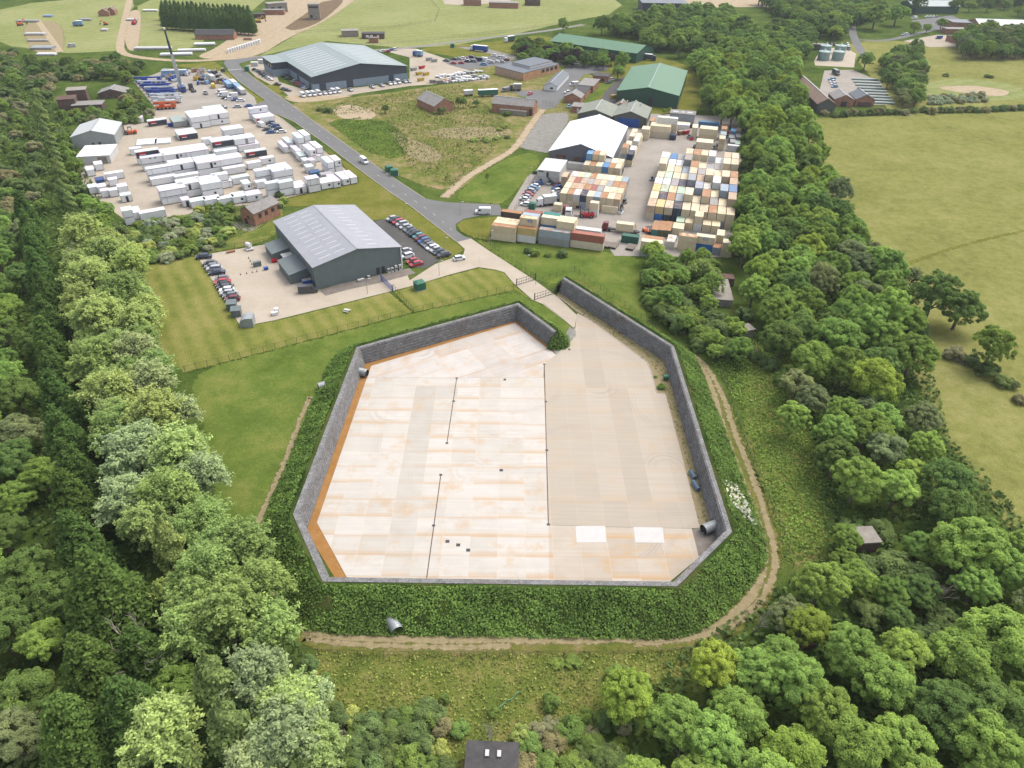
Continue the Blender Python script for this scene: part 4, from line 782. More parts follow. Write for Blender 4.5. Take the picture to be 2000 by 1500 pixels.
wood([(650, 1400), (720, 1385), (860, 1390), (880, 1440), (900, 1500), (640, 1500)], 1.5, 3.6, {'thorn': 4, 'bramble': 3, 'gold': 1, 'brown': 1}, (1.4, 2.4), (.8, 1.1), 'bushes in the bottom meadow', 'in the scrub left of the felt roof')
wood([(1020, 1430), (1090, 1400), (1180, 1380), (1230, 1420), (1240, 1500), (1020, 1500)], 1.5, 4.0, {'thorn': 3, 'bramble': 4, 'brown': 2}, (1.2, 2.4), (.7, 1.0), 'bushes in the bottom meadow', 'in the scrub right of the felt roof')
# conifer plantation
for r in range(3):
    for i in range(21):
        at('conifer', (318+i*8.4+r*2, 16+r*9+i*.55+random.uniform(-1, 1)), 8, 4.1, 1.05, 'conifer plantation', f'in the {("back", "middle", "front")[r]} row of the square conifer block')
# odd ones
for k, x, y, zc, R, h, ph in (('oak', 753, 216, 1.5, 2.6, .8, 'round and clipped on the wasteland'), ('thorn', 640, 215, 1, 3.2, .6, 'on the wasteland near the blue shed'), ('thorn', 625, 212, 1, 2.6, .5, 'on the wasteland edge by the road'), ('oak', 865, 218, 1.2, 2.6, .7, 'in front of the small gabled brick shed'), ('thorn', 850, 219, 1, 2.0, .7, 'at the left corner of the small gabled brick shed'), ('oak', 905, 203, 2, 2.2, 1.2, 'right of the small gabled brick shed'), ('oak', 895, 200, 2.5, 1.8, 1.5, 'close behind the small gabled brick shed'), ('oak', 930, 205, 1, 2.4, .7, 'behind the wasteland beside the trucks'),
                              ('bramble', 990, 222, 1, 2.4, .8, 'before the ruined brick barn'), ('ash', 985, 206, 2, 1.6, 1.1, 'against the ruined brick barn'), ('gold', 1022, 192, 2, 2.2, 1.1, 'at the right end of the ruined brick barn'), ('gold', 985, 246, 1, 2.6, .7, 'first in the pale scrub line on the wasteland'), ('gold', 970, 268, 1, 2.2, .7, 'third in the pale scrub line on the wasteland'), ('gold', 950, 272, 1, 2.8, .7, 'fourth in the pale scrub line on the wasteland'), ('gold', 925, 272, 1, 2.4, .7, 'fifth in the pale scrub line on the wasteland'), ('gold', 975, 251, 1, 1.8, .7, 'second in the pale scrub line on the wasteland'), ('thorn', 990, 266, 1, 1.8, .7, 'at the right end of the pale scrub line'),
                              ('ash', 952, 347, 1.6, 1.1, 1.6, 'young and alone on the grass below the wasteland'), ('bramble', 1045, 492, 1.2, 2.2, .9, 'in front of the grey front containers'), ('thorn', 1032, 486, 1.4, 1.6, 1.3, 'against the white front container'), ('thorn', 1098, 494, 1.3, 2.2, .95, 'below the red container'), ('bramble', 1070, 496, .8, 1.6, .7, 'between the bushes below the front containers'),
                              ('flower', 738, 662, 5.5, 1.4, .9, 'with cream flowers on the back wall top'), ('flower', 650, 720, 2.5, 1.2, .7, 'cream flowered on the left bank'), ('bramble', 1293, 755, .5, 1.3, .8, 'on the gravel inside the right wall'), ('bramble', 1280, 735, .3, .6, .8, 'tiny beside the right wall manholes'), ('thorn', 1275, 650, 5, 1.1, 1.3, 'on top of the right wall'), ('ash', 1420, 1060, 4.5, .8, .8, 'on the wall by the culvert pipe'),
                              ('thorn', 1120, 285, 1, 2.0, .9, 'left of the white shed'), ('bramble', 1098, 285, 1, 1.8, .8, 'at the left wall of the white shed'), ('thorn', 1072, 320, 1, 1.6, .9, 'by the fence left of the stacked office'), ('bramble', 1085, 300, 1, 1.8, .8, 'by the left front corner of the white shed'), ('thorn', 1045, 335, 1, 1.3, 1, 'by the fence below the stacked office'), ('bramble', 1118, 240, 1.5, 2.2, .9, 'left of the olive sheds')):
    at(k, (x, y), zc, R, h, 'bushes standing alone', ph)
# bottom meadow bushes
for k, x, y, R, h in (('gold', 680, 1400, 2.0, .9), ('thorn', 720, 1420, 2.8, .9), ('thorn', 770, 1430, 2.6, .9), ('bramble', 800, 1400, 2.6, .9), ('bramble', 835, 1400, 2.2, 1), ('thorn', 690, 1460, 2.6, .9), ('bramble', 895, 1420, 1.8, .8), ('gold', 1018, 1432, 1.8, 1), ('bramble', 855, 1480, 1.4, .9), ('thorn', 760, 1480, 2.2, .8), ('bramble', 1075, 1370, 1.6, 1.2), ('bramble', 1100, 1430, 1.8, .8), ('bramble', 1160, 1450, 2.2, .8), ('thorn', 1190, 1480, 2.4, .9), ('thorn', 1130, 1490, 1.8, .8), ('bramble', 1210, 1320, 2.4, .9), ('ash', 1245, 1350, 2.4, 1.1), ('bramble', 868, 1360, 1.0, 1.3), ('bramble', 965, 1385, 1.1, 1.0), ('bramble', 1120, 1285, 1.6, .5), ('bramble', 1090, 1290, 1.4, .5), ('thorn', 600, 1290, 1.8, .9), ('bramble', 630, 1330, 1.8, .9)):
    at(k, (x, y), 1.3, R, h, 'bushes in the bottom meadow', 'in the meadow below the bank')
def dead(px, R, tilt, az, lab, mesh=0):
    p = G(*px); o = inst('dead_tree', BARE[mesh], None, (p.x, p.y, 0), az, None, R); o.rotation_euler = (tilt, 0, az); return tag(o, lab, 'dead tree', 'dead trees')
dead((262, 1345), 6.5, rad(25), 2.4, 'bare grey dead tree leaning out of the conifers', 0)
dead((960, 1455), 2.6, 0, 1, 'bare twiggy bush left of the flat felt roof', 1)
dead((1840, 690), 4.0, rad(88), .6, 'fallen bleached branches under the leaning field tree', 1)
dead((1820, 1190), 3.4, rad(20), 3, 'bare brown tree in the dark hollow of the right wood', 0)
dead((1470, 1235), 3.0, rad(15), 1, 'bare twigs between trees by the bend of the track', 1)
dead((660, 1390), 3.2, rad(85), .3, 'fallen dry branches beside the bottom meadow bushes', 1)
dead((1325, 1480), 3.2, 0, 2, 'bare brown sapling among the lower right trees', 0)
# finish the labels: rank every kind along its stretch of planting, from the near end
from collections import defaultdict
bins = defaultdict(list)
for o, k, ph, g in TREES: bins[(k, ph)].append((o, g))
for (k, ph), L in bins.items():
    L.sort(key=lambda t: t[0].location.y); word = KINDW[k][1]; catg = 'shrub' if KINDW[k][0] == 'shrub' else 'tree'
    for i, (o, g) in enumerate(L):
        if len(L) == 1: lab = f'{word} {ph}'
        else:
            big = o.scale[0]/ (sum(t[0].scale[0] for t in L)/len(L)); sz = 'broad ' if big > 1.1 else 'slim ' if big < .9 else ''
            lab = f'{sz}{word} {ph}, {ordn(i+1)} nearest'
        tag(o, lab, catg, g)

# low growth nobody could count
def cover(name, P, N, size, col, tv, label, catg, aspect=1.35):
    n = len(P); patch = .13*(np.sin(P[:, 0]*.37+np.sin(P[:, 1]*.29)*1.6)+np.sin(P[:, 1]*.45+P[:, 0]*.13))*.7      # drier and lusher patches
    me = leaf_mesh(name, P, N, size, .5+RNG.normal(size=n)*tv+patch, M['leaf'], aspect)
    return tag(inst(name, me, color=col), label, catg, kind='stuff')
def scatter_poly(px, dens, zmax, clump=3.0):
    poly = [G(*p) for p in px]; tris = tessellate_polygon([poly]); A = np.array([[poly[i][:] for i in t] for t in tris]); ar = np.abs(np.cross((A[:, 1]-A[:, 0])[:, :2], (A[:, 2]-A[:, 0])[:, :2]))/2
    n = int(ar.sum()*dens); ti = RNG.choice(len(A), n, p=ar/ar.sum()); r = RNG.random((n, 2)); k = r.sum(1) > 1; r[k] = 1-r[k]
    P = A[ti, 0]+(A[ti, 1]-A[ti, 0])*r[:, :1]+(A[ti, 2]-A[ti, 0])*r[:, 1:]
    h = (np.sin(P[:, 0]/clump*2.1)+np.sin(P[:, 1]/clump*1.7+P[:, 0]/clump)+np.sin(P[:, 0]*.9/clump-P[:, 1]*1.3/clump+2))/6+.5
    P[:, 2] = RNG.random(n)*zmax*(.25+.75*h); return P
def up(n, j=.7): return np.array([0, 0, 1.0])+RNG.normal(size=(n, 3))*j
P, N = [], []
for i in range(len(BANK)-1):
    for j in range(1, len(prof)-1):
        a, b, c, d = [np.array(v[:]) for v in (BANK[i][j], BANK[i][j+1], BANK[i+1][j+1], BANK[i+1][j])]
        ar = np.linalg.norm(np.cross(b-a, d-a)); n = max(1, int(ar*27)); u, v = RNG.random((n, 1)), RNG.random((n, 1))
        q = a*(1-u)*(1-v)+b*u*(1-v)+c*u*v+d*(1-u)*v; nn = unit(np.cross(b-a, d-a)[None]); nn = nn*np.sign(nn[0, 2]); lump = (np.sin(q[:, :1]*1.9)+np.sin(q[:, 1:2]*1.7+q[:, :1]))*.12
        P.append(q+nn*(RNG.random((n, 1))*.45+.05+lump)); N.append(np.tile(nn, (n, 1))+RNG.normal(size=(n, 3))*.65)
BP, BN = cat(P), cat(N); lf = (np.sin(BP[:, 0]*.33+1.3*np.sin(BP[:, 1]*.21))+np.sin(BP[:, 1]*.41+1.7*np.sin(BP[:, 0]*.27)+BP[:, 2]))*.5; kk = RNG.random(len(BP)) < np.clip(1.15-.9*np.clip(lf-.35, 0, 1), .25, 1); BP, BN, lf = BP[kk], BN[kk], lf[kk]; BP[:, 2] += lf*-.22
cover('bramble_cover', BP, BN, .25+.12*RNG.random(len(BP)), (.155, .245, .062, 1), .15+.0*lf, 'dense green brambles covering the bank behind the stone wall', 'brambles')
P = scatter_poly([(1405, 975), (1432, 965), (1476, 1030), (1470, 1045), (1420, 1015)], 7, .2); P[:, 2] += 0
E2 = []
for q in P:
    # rest the blossom on the bank surface
    best = min(((v-Vector((q[0], q[1], v.z))).length, v.z) for s in BANK for v in s); E2.append(best[1]+.55)
P[:, 2] = np.array(E2)+RNG.random(len(P))*.3
cover('white_blossom', P, up(len(P)), .42, (.55, .54, .45, 1), .2, 'white elder blossom spilling over the right-hand bank', 'blossom')
P = scatter_poly([(600, 1275), (1200, 1278), (1450, 1255), (1290, 1340), (1190, 1430), (1130, 1510), (640, 1510), (620, 1400)], 7, .55)
cover('meadow_tufts', P, up(len(P), 1.0), .30, (.24, .265, .08, 1), .22, 'rough tussocky grass in the meadow below the bank', 'grass')
P = scatter_poly([(1470, 640), (1555, 700), (1580, 860), (1640, 1000), (1600, 1090), (1535, 1100), (1505, 980), (1440, 790), (1390, 710)], 9, .7)
cover('undergrowth', P, up(len(P), .9), .38, (.19, .28, .066, 1), .2, 'nettles and brambles between the perimeter track and the right wood', 'undergrowth')
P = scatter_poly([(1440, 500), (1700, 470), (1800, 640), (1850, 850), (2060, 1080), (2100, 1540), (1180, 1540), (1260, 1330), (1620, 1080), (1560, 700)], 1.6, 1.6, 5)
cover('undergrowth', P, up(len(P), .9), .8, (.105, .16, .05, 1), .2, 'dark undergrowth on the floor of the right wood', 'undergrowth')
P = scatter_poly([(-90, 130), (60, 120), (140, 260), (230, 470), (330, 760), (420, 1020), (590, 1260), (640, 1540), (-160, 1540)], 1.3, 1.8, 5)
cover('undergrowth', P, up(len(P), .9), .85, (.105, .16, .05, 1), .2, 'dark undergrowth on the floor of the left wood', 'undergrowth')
P = scatter_poly([(250, 440), (470, 402), (540, 400), (520, 440), (390, 490), (285, 512)], 5, .8)
cover('tall_herbs', P, up(len(P), .9), .4, (.17, .22, .07, 1), .2, 'tall pale herbs and nettles below the cabin yard', 'herbs')
P = scatter_poly([(640, 240), (700, 230), (760, 240), (797, 272), (795, 300), (765, 310), (720, 298), (672, 262)], 3, .9)
cover('tall_grass', P, up(len(P), .9), .5, (.12, .19, .042, 1), .2, 'tall lush grass on the mound beside the estate road', 'grass')
P = scatter_poly([(600, 212), (700, 195), (900, 165), (960, 215), (1000, 250), (960, 300), (880, 370), (800, 330), (740, 220), (640, 225)], .9, .9)
cover('tall_grass', P, up(len(P), .9), .6, (.165, .19, .06, 1), .22, 'rough grass and weeds over the wasteland', 'grass')
P = scatter_poly([(1098, 568), (1298, 703), (1398, 1034), (1380, 1034), (1290, 735), (1262, 700), (1130, 612)], 3, .35)
cover('weeds', P, up(len(P), .9), .3, (.14, .18, .045, 1), .2, 'weeds along the foot of the right stone wall', 'weeds')
# ------------------------------------------------------------------ buildings
def frame(px, z, axis):
    p = G(px[0], px[1], z); return Vector((p.x, p.y, 0))
def gable(name, label, px, h, W, L, rise, axis, wallm, roofm, over=.4, lights=(), lightm=None, doors=(), windows=(), band=None, ridge=True, cat='building', group=None, along_y=True, lightlabel=None):
    """gabled shed; px = near-left eave corner; gable end W wide faces the camera, ridge runs L metres away (or across when along_y is False)"""
    o = empty(name, frame(px, h, axis), axis); tag(o, label, cat, group)
    mb = MB(); w = M[wallm] if isinstance(wallm, str) else wallm
    if along_y:
        prof_ = lambda y: [(0, y, 0), (W, y, 0), (W, y, h), (W/2, y, h+rise), (0, y, h)]
        mb.loft([prof_(0), prof_(L)], w)
    else:
        prof_ = lambda x: [(x, 0, 0), (x, 0, h), (x, L/2, h+rise), (x, L, h), (x, L, 0)]
        mb.loft([prof_(0), prof_(W)], w)
    if band:
        z0, m2 = band
        mb.box(-.03, W+.03, -.03, L+.03, 0.0, z0, M[m2] if isinstance(m2, str) else m2)
    mb.build('wall', o)
    r = MB(); rm = M[roofm] if isinstance(roofm, str) else roofm; t = .14
    half = (W if along_y else L)/2; sl = rise/half; full = (L if along_y else W)
    def rp(u, v, z):    # u across the ridge, v along it
        return (u, v, z) if along_y else (v, u, z)
    for sgn in (0, 1):
        u0, u1 = (-over, half) if sgn == 0 else (2*half+over, half)
        z0, z1 = h-over*sl+.02, h+rise+.02
        b = [rp(u0, -over, z0), rp(u1, -over, z1), rp(u1, full+over, z1), rp(u0, full+over, z0)]; tp = [(x, y, z+t) for x, y, z in b]
        if (sgn == 1) == along_y: b, tp = b[::-1], tp[::-1]
        r.hull8(b, tp, rm)
    if ridge:
        b = [rp(half-.25, -over, h+rise+.06), rp(half+.25, -over, h+rise+.06), rp(half+.25, full+over, h+rise+.06), rp(half-.25, full+over, h+rise+.06)]
        if not along_y: b = b[::-1]
        r.hull8(b, [(x, y, z+.16) for x, y, z in b], M['steel'] if ridge is True else ridge)
    ro = r.build('roof', o)
    for (u0, u1, v0, v1) in lights:   # fractions across the roof / metres along
        lm = MB(); q = []
        for u, v in ((u0, v0), (u1, v0), (u1, v1), (u0, v1)):
            uu = u*2*half; zz = h+rise-abs(uu-half)*sl+.02+t; q.append(rp(uu, v, zz))
        if not along_y: q = q[::-1]
        lm.hull8([(x, y, z-.02) for x, y, z in q], [(x, y, z+.03) for x, y, z in q], lightm or M['rooflight']); lm.build('rooflight', ro)
    for (x0, x1, z0, z1, m) in doors:
        d = MB(); d.box(x0, x1, -.09, .02, z0, z1, M[m]); d.build('door', o)
    for (x0, x1, z0, z1, m) in windows:
        d = MB(); d.box(x0, x1, -.06, .02, z0, z1, M[m]); d.build('window', o)
    return o
def side_item(o, name, x, y0, y1, z0, z1, m, th=.09):
    d = MB(); d.box(x-th, x+.02, y0, y1, z0, z1, M[m]); return d.build(name, o)
def flat(name, label, px, h, W, L, axis, wallm, roofm, cat='building', group=None, doors=(), windows=(), par=.25, loc=None):
    o = empty(name, loc or frame(px, h, axis), axis); tag(o, label, cat, group); mb = MB()
    mb.box(0, W, 0, L, 0, h, M[wallm]); mb.build('wall', o); r = MB(); r.box(-.25, W+.25, -.25, L+.25, h+.003, h+par, M[roofm]); r.build('roof', o)
    for (x0, x1, z0, z1, m) in doors:
        d = MB(); d.box(x0, x1, -.08, .02, z0, z1, M[m]); d.build('door', o)
    for (x0, x1, z0, z1, m) in windows:
        d = MB(); d.box(x0, x1, -.06, .02, z0, z1, M[m]); d.build('window', o)
    return o
M['rooflight'] = plain('translucent_sheet', (.46, .475, .485), .5, .08)
M['roof_lilac'] = sheetmetal('lilac_grey_roof', (.315, .32, .345), 1.0, .035, .45)
M['wall_slate'] = sheetmetal('slate_grey_cladding', (.15, .18, .18), .9, .05, .6)
M['wall_anth'] = sheetmetal('anthracite_cladding', (.062, .07, .09), .9, .06, .6)
M['wall_pale'] = sheetmetal('pale_blue_cladding', (.25, .31, .37), .9, .05, .6)
M['roof_sage'] = sheetmetal('sage_grey_roof', (.24, .29, .285), 1.0, .05, .5)
M['roof_green'] = sheetmetal('green_sheet_roof', (.082, .195, .105), .9, .06, .6, (.10, .17, .10))
M['wall_green'] = sheetmetal('green_cladding', (.035, .095, .062), .8, .1, .6)
M['roof_white'] = sheetmetal('white_membrane', (.84, .84, .86), 3.0, .015, .5)
M['wall_slatelilac'] = sheetmetal('grey_lilac_cladding', (.14, .14, .165), .9, .04, .5)
M['wall_lightgrey'] = sheetmetal('light_grey_cladding', (.34, .36, .40), .6, .12, .5)
M['roof_olive'] = sheetmetal('olive_sheet_roof', (.225, .24, .19), .7, .07, .8, (.33, .34, .29))
M['wall_olive'] = sheetmetal('olive_cladding', (.13, .135, .115), .7, .08, .7)
M['roof_paleg'] = sheetmetal('pale_grey_roof', (.48, .49, .485), .8, .03, .5)
M['wall_paleg'] = sheetmetal('pale_green_grey_cladding', (.33, .36, .345), .8, .05, .5)
M['roof_slatedark'] = sheetmetal('dark_slate_roof', (.115, .13, .15), .8, .06, .6)

# grey warehouse beside the entrance road
L1 = [(u0, u1, 2.7+i*3.35, 3.3+i*3.35) for i in range(11) for u0, u1 in ((.10, .235), (.275, .40))]
L1 += [(.64, .76, 2.7+i*3.35, 3.3+i*3.35) for i in range(11)]
gw = gable('grey_warehouse', 'slate grey warehouse with pale lilac roof and rows of white rooflights', (611.4, 522.5), 7.4, 28.2, 38.7, 2.7, AX_A, 'wall_slate', 'roof_lilac', .35, L1)
for y0, y1, z, dpt, nm in ((24.5, 33, 3.7, 5.6, 'lean_to'), (7.0, 18.5, 4.0, 5.6, 'lean_to')):
    mb = MB(); mb.hull8([(-dpt, y0, 0), (-.02, y0, 0), (-.02, y1, 0), (-dpt, y1, 0)], [(-dpt, y0, z-.9), (-.02, y0, z), (-.02, y1, z), (-dpt, y1, z-.9)], M['wall_slate']); lo = mb.build(nm, gw)
    r = MB(); r.hull8([(-dpt-.25, y0-.2, z-.9), (-.03, y0-.2, z+.03), (-.03, y1+.2, z+.03), (-dpt-.25, y1+.2, z-.9)], [(-dpt-.25, y0-.2, z-.75), (-.03, y0-.2, z+.18), (-.03, y1+.2, z+.18), (-dpt-.25, y1+.2, z-.75)], M['roof_slatedark'] if 0 else M['wall_slate']); r.build('lean_to_roof', lo)
mb = MB(); mb.box(-3.4, -.05, 19.3, 23.5, 2.6, 2.8, M['whitedirty']); mb.build('canopy', gw)
for x in (19.5, 21.2):
    d = MB(); d.box(x, x+1.1, -.1, .02, 0, 2.3, M['black']); d.build('door', gw)
side_item(gw, 'door', 0, 1.2, 2.2, 0, 2.2, 'black'); side_item(gw, 'roller_door', 0, 3.6, 6.4, 0, 3.6, 'wall_anth')
for i, x in enumerate((23.3, 24.5, 25.8, 27.2)):
    u = MB(); u.box(x-.42, x+.42, -1.0, -.35, .05, 1.5+(.4 if i > 1 else 0), M['whitedirty']); u.tube((x, -1.01, .9), (x, -1.03, .9), .3, .3, M['dark'], 12); u.build('air_conditioner', gw)
g_ = MB(); g_.box(27.95, 28.3, -.36, -.06, 0, 7.2, M['white']); g_.build('downpipe', gw)
# big two-tone warehouse
L2 = [(u0, u1, 6+i*5.0, 7.3+i*5.0) for i in range(11) for u0, u1 in ((.06, .40),)] + [(.60, .94, 6+i*5.0, 7.3+i*5.0) for i in range(11)]
bw = gable('two_tone_warehouse', 'large warehouse with sage roof, dark upper walls and pale blue lower walls', (609, 150.5), 7.8, 57.3, 65.5, 4.2, AX_A, 'wall_anth', 'roof_sage', .5, L2, doors=[(3.6, 7.4, 0, 3.9, 'wall_anth'), (19.5, 23.5, 0, 4.0, 'wall_anth'), (45.5, 48.6, 0, 4.2, 'wall_anth')], band=(3.9, 'wall_pale'))
mb = MB(); mb.box(-9, -.04, 44, 64, 0, 3.9, M['wall_pale']); mb.box(-9.02, -.04, 43.98, 64.02, 3.9, 7.6, M['wall_anth']); wo = mb.build('office_wing', bw)
r = MB(); r.box(-9.6, -.45, 43.4, 64.6, 7.62, 7.85, M['roof_sage']); r.build('wing_roof', wo)
for y in (46, 51, 56): side_item(wo, 'window', -9.02, y, y+3, 4.6, 6.4, 'glass')
side_item(bw, 'roller_door', -.03, 24, 28, 0, 3.7, 'wall_anth'); side_item(bw, 'roller_door', -.03, 3, 7, 0, 3.7, 'wall_anth')
# green shed, green hangar roof in the trees
gable('green_shed', 'green sheet-clad storage shed with green gabled roof and dark doorway', (1205.5, 177.5), 6.6, 32.8, 60, 3.0, AX_B, 'wall_green', 'roof_green', .3, doors=[(16.8, 19.6, 0, 4.6, 'black')], ridge=M['roof_sage'])
gable('green_hangar', 'long low green hangar roof half hidden by trees', (1074, 80), 6.0, 66, 26, 3.0, rad(-33), 'wall_green', 'roof_green', .3, ridge=False, along_y=False)
# white shed and olive pair
ws = gable('white_roof_shed', 'shed with brilliant white roof and grey gable among the containers', (1072.5, 295), 5.6, 27.2, 45.5, 4.3, AX_B, 'wall_slatelilac', 'roof_white', .25, doors=[(3.2, 7.4, 0, 4.6, 'brickdark'), (11.0, 14.6, 0, 4.4, 'brickdark'), (14.7, 15.9, 0, 4.4, 'bluep'), (19.6, 23.0, 0, 4.4, 'brickdark')], ridge=M['roof_white'])
mb = MB(); mb.box(27.23, 27.4, .1, 45.4, .02, 5.4, M['wall_lightgrey']); mb.build('side_cladding', ws)
gable('olive_shed', 'left of two olive-roofed workshop sheds behind the white shed', (1129, 222), 4.6, 17.0, 20, 2.6, AX_B, 'wall_olive', 'roof_olive', .3, doors=[(3.0, 12.5, 0, 3.6, 'bluep')], group='olive-roofed sheds')
og = gable('olive_shed', 'right olive-roofed workshop shed with wide dark blue doorway', (1199, 226), 4.8, 16.2, 20, 2.7, AX_B, 'wall_olive', 'roof_olive', .3, doors=[(2.0, 12.6, 0, 4.1, 'bluep')], group='olive-roofed sheds')
for x, y in ((4, 17), (11, 15), (8.1, 19)):
    v = MB(); v.tube((x, y, 5.6), (x, y, 8.0), .25, .25, M['whitedirty'], 8); v.tube((x, y, 8.0), (x, y, 8.3), .5, .15, M['whitedirty'], 8); v.build('roof_vent', og)
sg = flat('grey_lean_shed', 'grey flat-roofed shed with three pale rooflights behind the container yard', (1309, 221), 5.0, 12.2, 6.5, AX_B, 'wall_lightgrey', 'asbestos')
for x in (1.2, 5.4, 8.2):
    d = MB(); d.box(x, x+(1.4 if x == 5.4 else 2.6), 2, 4.2, 5.26, 5.3, M['rooflight']); d.build('rooflight', sg)
# brick canteen with clerestory
bk = empty('brick_hall', frame((967, 147), 0, 0), 0); tag(bk, 'long buff brick hall with dark slate roofs and raised clerestory', 'building')
p0, p1, p2 = G(967, 130, 4.2), G(1022, 144, 4.2), G(1092.5, 126, 4.2); p3 = p0+(p2-p1)
bk.location = (p0.x, p0.y, 0); loc = lambda p, z: (p.x-p0.x, p.y-p0.y, z)
mb = MB(); mb.hull8([loc(p, 0) for p in (p0, p1, p2, p3)], [loc(p, 4.2) for p in (p0, p1, p2, p3)], M['brickbuff']); mb.build('wall', bk)
r = MB(); r.hull8([loc(p, 4.22) for p in (p0, p1, p2, p3)], [loc(p, 4.55) for p in (p0, p1, p2, p3)], M['roof_slatedark']); ro = r.build('roof', bk)
q = [p0.lerp(p3, .32).lerp(p1.lerp(p2, .32), .18), p0.lerp(p3, .32).lerp(p1.lerp(p2, .32), .82), p0.lerp(p3, .95).lerp(p1.lerp(p2, .95), .82), p0.lerp(p3, .95).lerp(p1.lerp(p2, .95), .18)]
c_ = MB(); c_.hull8([loc(p, 4.56) for p in q], [loc(p, 5.6) for p in q], M['whitedirty']); c_.hull8([loc(p, 5.6) for p in q], [loc(p, 5.9) for p in q], M['roof_slatedark']); c_.build('clerestory', bk)
d1 = (p2-p1).normalized(); nrm = Vector((d1.y, -d1.x, 0))
for i in range(4):
    a = p1.lerp(p2, .5+.12*i)+nrm*.06; b = p1.lerp(p2, .58+.12*i)+nrm*.06; w = MB(); w.face([loc(a, 2.0), loc(b, 2.0), loc(b, 3.9), loc(a, 3.9)], M['glass']); w.build('window', bk)
gable('white_hut', 'long narrow white hut with dark grey gabled roof by the side road', (1063, 167), 2.6, 7.4, 32, 1.8, rad(-15.4), 'white', 'roof_slatedark', .3, windows=[(3.5, 5.2, .9, 2.0, 'glass')])
# brick range along the side road
gable('brick_range', 'brown brick gabled shed at the near end of the brick range', (1101, 189), 3.0, 9.5, 9, 2.2, rad(-17), 'brick', 'asbestos', .2, group='brick range by the side road')
flat('brick_range', 'flat-roofed brick range with stained felt roof, middle length', (1113, 179.5), 3.3, 8.6, 17, rad(-17), 'brick', 'felt', group='brick range by the side road')
flat('brick_range', 'flat-roofed brick range block at the far end of the row', (1129, 166), 3.6, 8.8, 17, rad(-17), 'brick', 'asbestos', group='brick range by the side road')
flat('brick_office', 'small flat-roofed brick office beside the big tree and side road', (1158, 148), 3.4, 9.5, 8, AX_B, 'brick', 'felt', windows=[(1.5, 3.5, 1, 2.2, 'glass'), (5, 7, 1, 2.2, 'glass')])
flat('brick_store', 'low dark-roofed brick store behind the left olive shed', (1116, 208), 2.8, 12, 8, AX_B, 'brick', 'asbestos', doors=[(3, 4.2, 0, 2.1, 'white')])
gable('brick_gable', 'red brick gable peeping between the two olive sheds', (1199, 209), 3.5, 7, 8, 2.2, AX_B, 'brick', 'rustroof', .2)
gable('brick_barn', 'ruined brick barn with mossy roof and open doorway', (960.5, 202), 4.4, 22, 9, 2.6, AX_B, 'brick', 'asbestos', .2, doors=[(20.0, 21.4, 0, 3.2, 'black')], along_y=False)
flat('concrete_lean_to', 'pale collapsed concrete shed roof in front of the ruined barn', (976, 214), 2.2, 14, 6, AX_B, 'oldconc', 'oldconc')
gable('brick_shed', 'small red brick shed with grey gabled roof on the wasteland', (848, 208), 3.6, 12, 18, 3.0, rad(36), 'brick', 'asbestos', .25, windows=[(2, 3.2, 1.2, 2.4, 'black')])
# brick house by the cabin yard
bh = gable('brick_house', 'derelict two-storey brick house with pale patched grey roof', (468.5, 406), 5.2, 10.4, 13.2, 2.2, AX_A+rad(-62)+rad(62), 'brick', 'asbestos', .2, doors=[(3.4, 4.6, 0, 2.3, 'black')], windows=[(4.4, 5.4, 3.2, 4.2, 'black')]) if 0 else None
pa, pb, pc = G(468.5, 411, 4.6), G(495, 418.5, 4.6), G(534, 394, 4.6)
u1 = (pb-pa); u2 = (pc-pb); W_, L_ = u1.length, u2.length; a1 = math.atan2(u1.y, u1.x)
bh = empty('brick_house', (pa.x, pa.y, 0), a1); tag(bh, 'derelict red brick house with patched grey gabled roof beside the cabin yard', 'building')
mb = MB(); pr_ = lambda y: [(0, y, 0), (W_, y, 0), (W_, y, 4.6), (W_/2, y, 6.6), (0, y, 4.6)]; mb.loft([pr_(0), pr_(L_)], M['brick']); mb.build('wall', bh)
r = MB()
for x0, x1 in ((-.25, W_/2), (W_+.25, W_/2)):
    z0 = 4.55; b = [(x0, -.25, z0), (x1, -.25, 6.64), (x1, L_+.25, 6.64), (x0, L_+.25, z0)]; b = b if x0 < x1 else b[::-1]; r.hull8(b, [(x, y, z+.15) for x, y, z in b], M['asbestos'])
r.build('roof', bh)
for y in (2, 5, 8.2, 11.2):
    if y < L_-1: d = MB(); d.box(W_-.02, W_+.06, y, y+1.4, 2.4, 3.9, M['black']); d.build('window', bh)
d = MB(); d.box(1.6, 2.8, -.06, .02, 0, 2.2, M['black']); d.build('door', bh); d = MB(); d.box(3.0, 4.0, -.06, .02, 2.5, 3.3, M['black']); d.build('window', bh)
tag(flat('concrete_pad', 'cracked concrete pad in front of the derelict brick house', (447, 440), .05, 10, 5, a1, 'oldconc', 'oldconc', cat='paving', par=.03))
# ruined brick blocks on the left
flat('brick_tower', 'ruined brick and concrete block with pale top among scrub', (128, 178), 6.5, 9, 7, rad(20), 'brickdark', 'oldconc')
flat('brick_block', 'dark ruined brick block left of the pale-topped one', (110, 196), 5.2, 8, 8, rad(20), 'brickdark', 'brickdark')
gable('ruined_hut', 'ruined hut with grey sloping roof behind the crane yard scrub', (190, 183), 2.6, 14, 10, 2.0, rad(12), 'brickdark', 'asbestos', .2)
flat('brick_ruin', 'low brown brick ruin below the grey sloping roof', (139, 207), 2.8, 14, 8, rad(14), 'brickdark', 'asbestos')
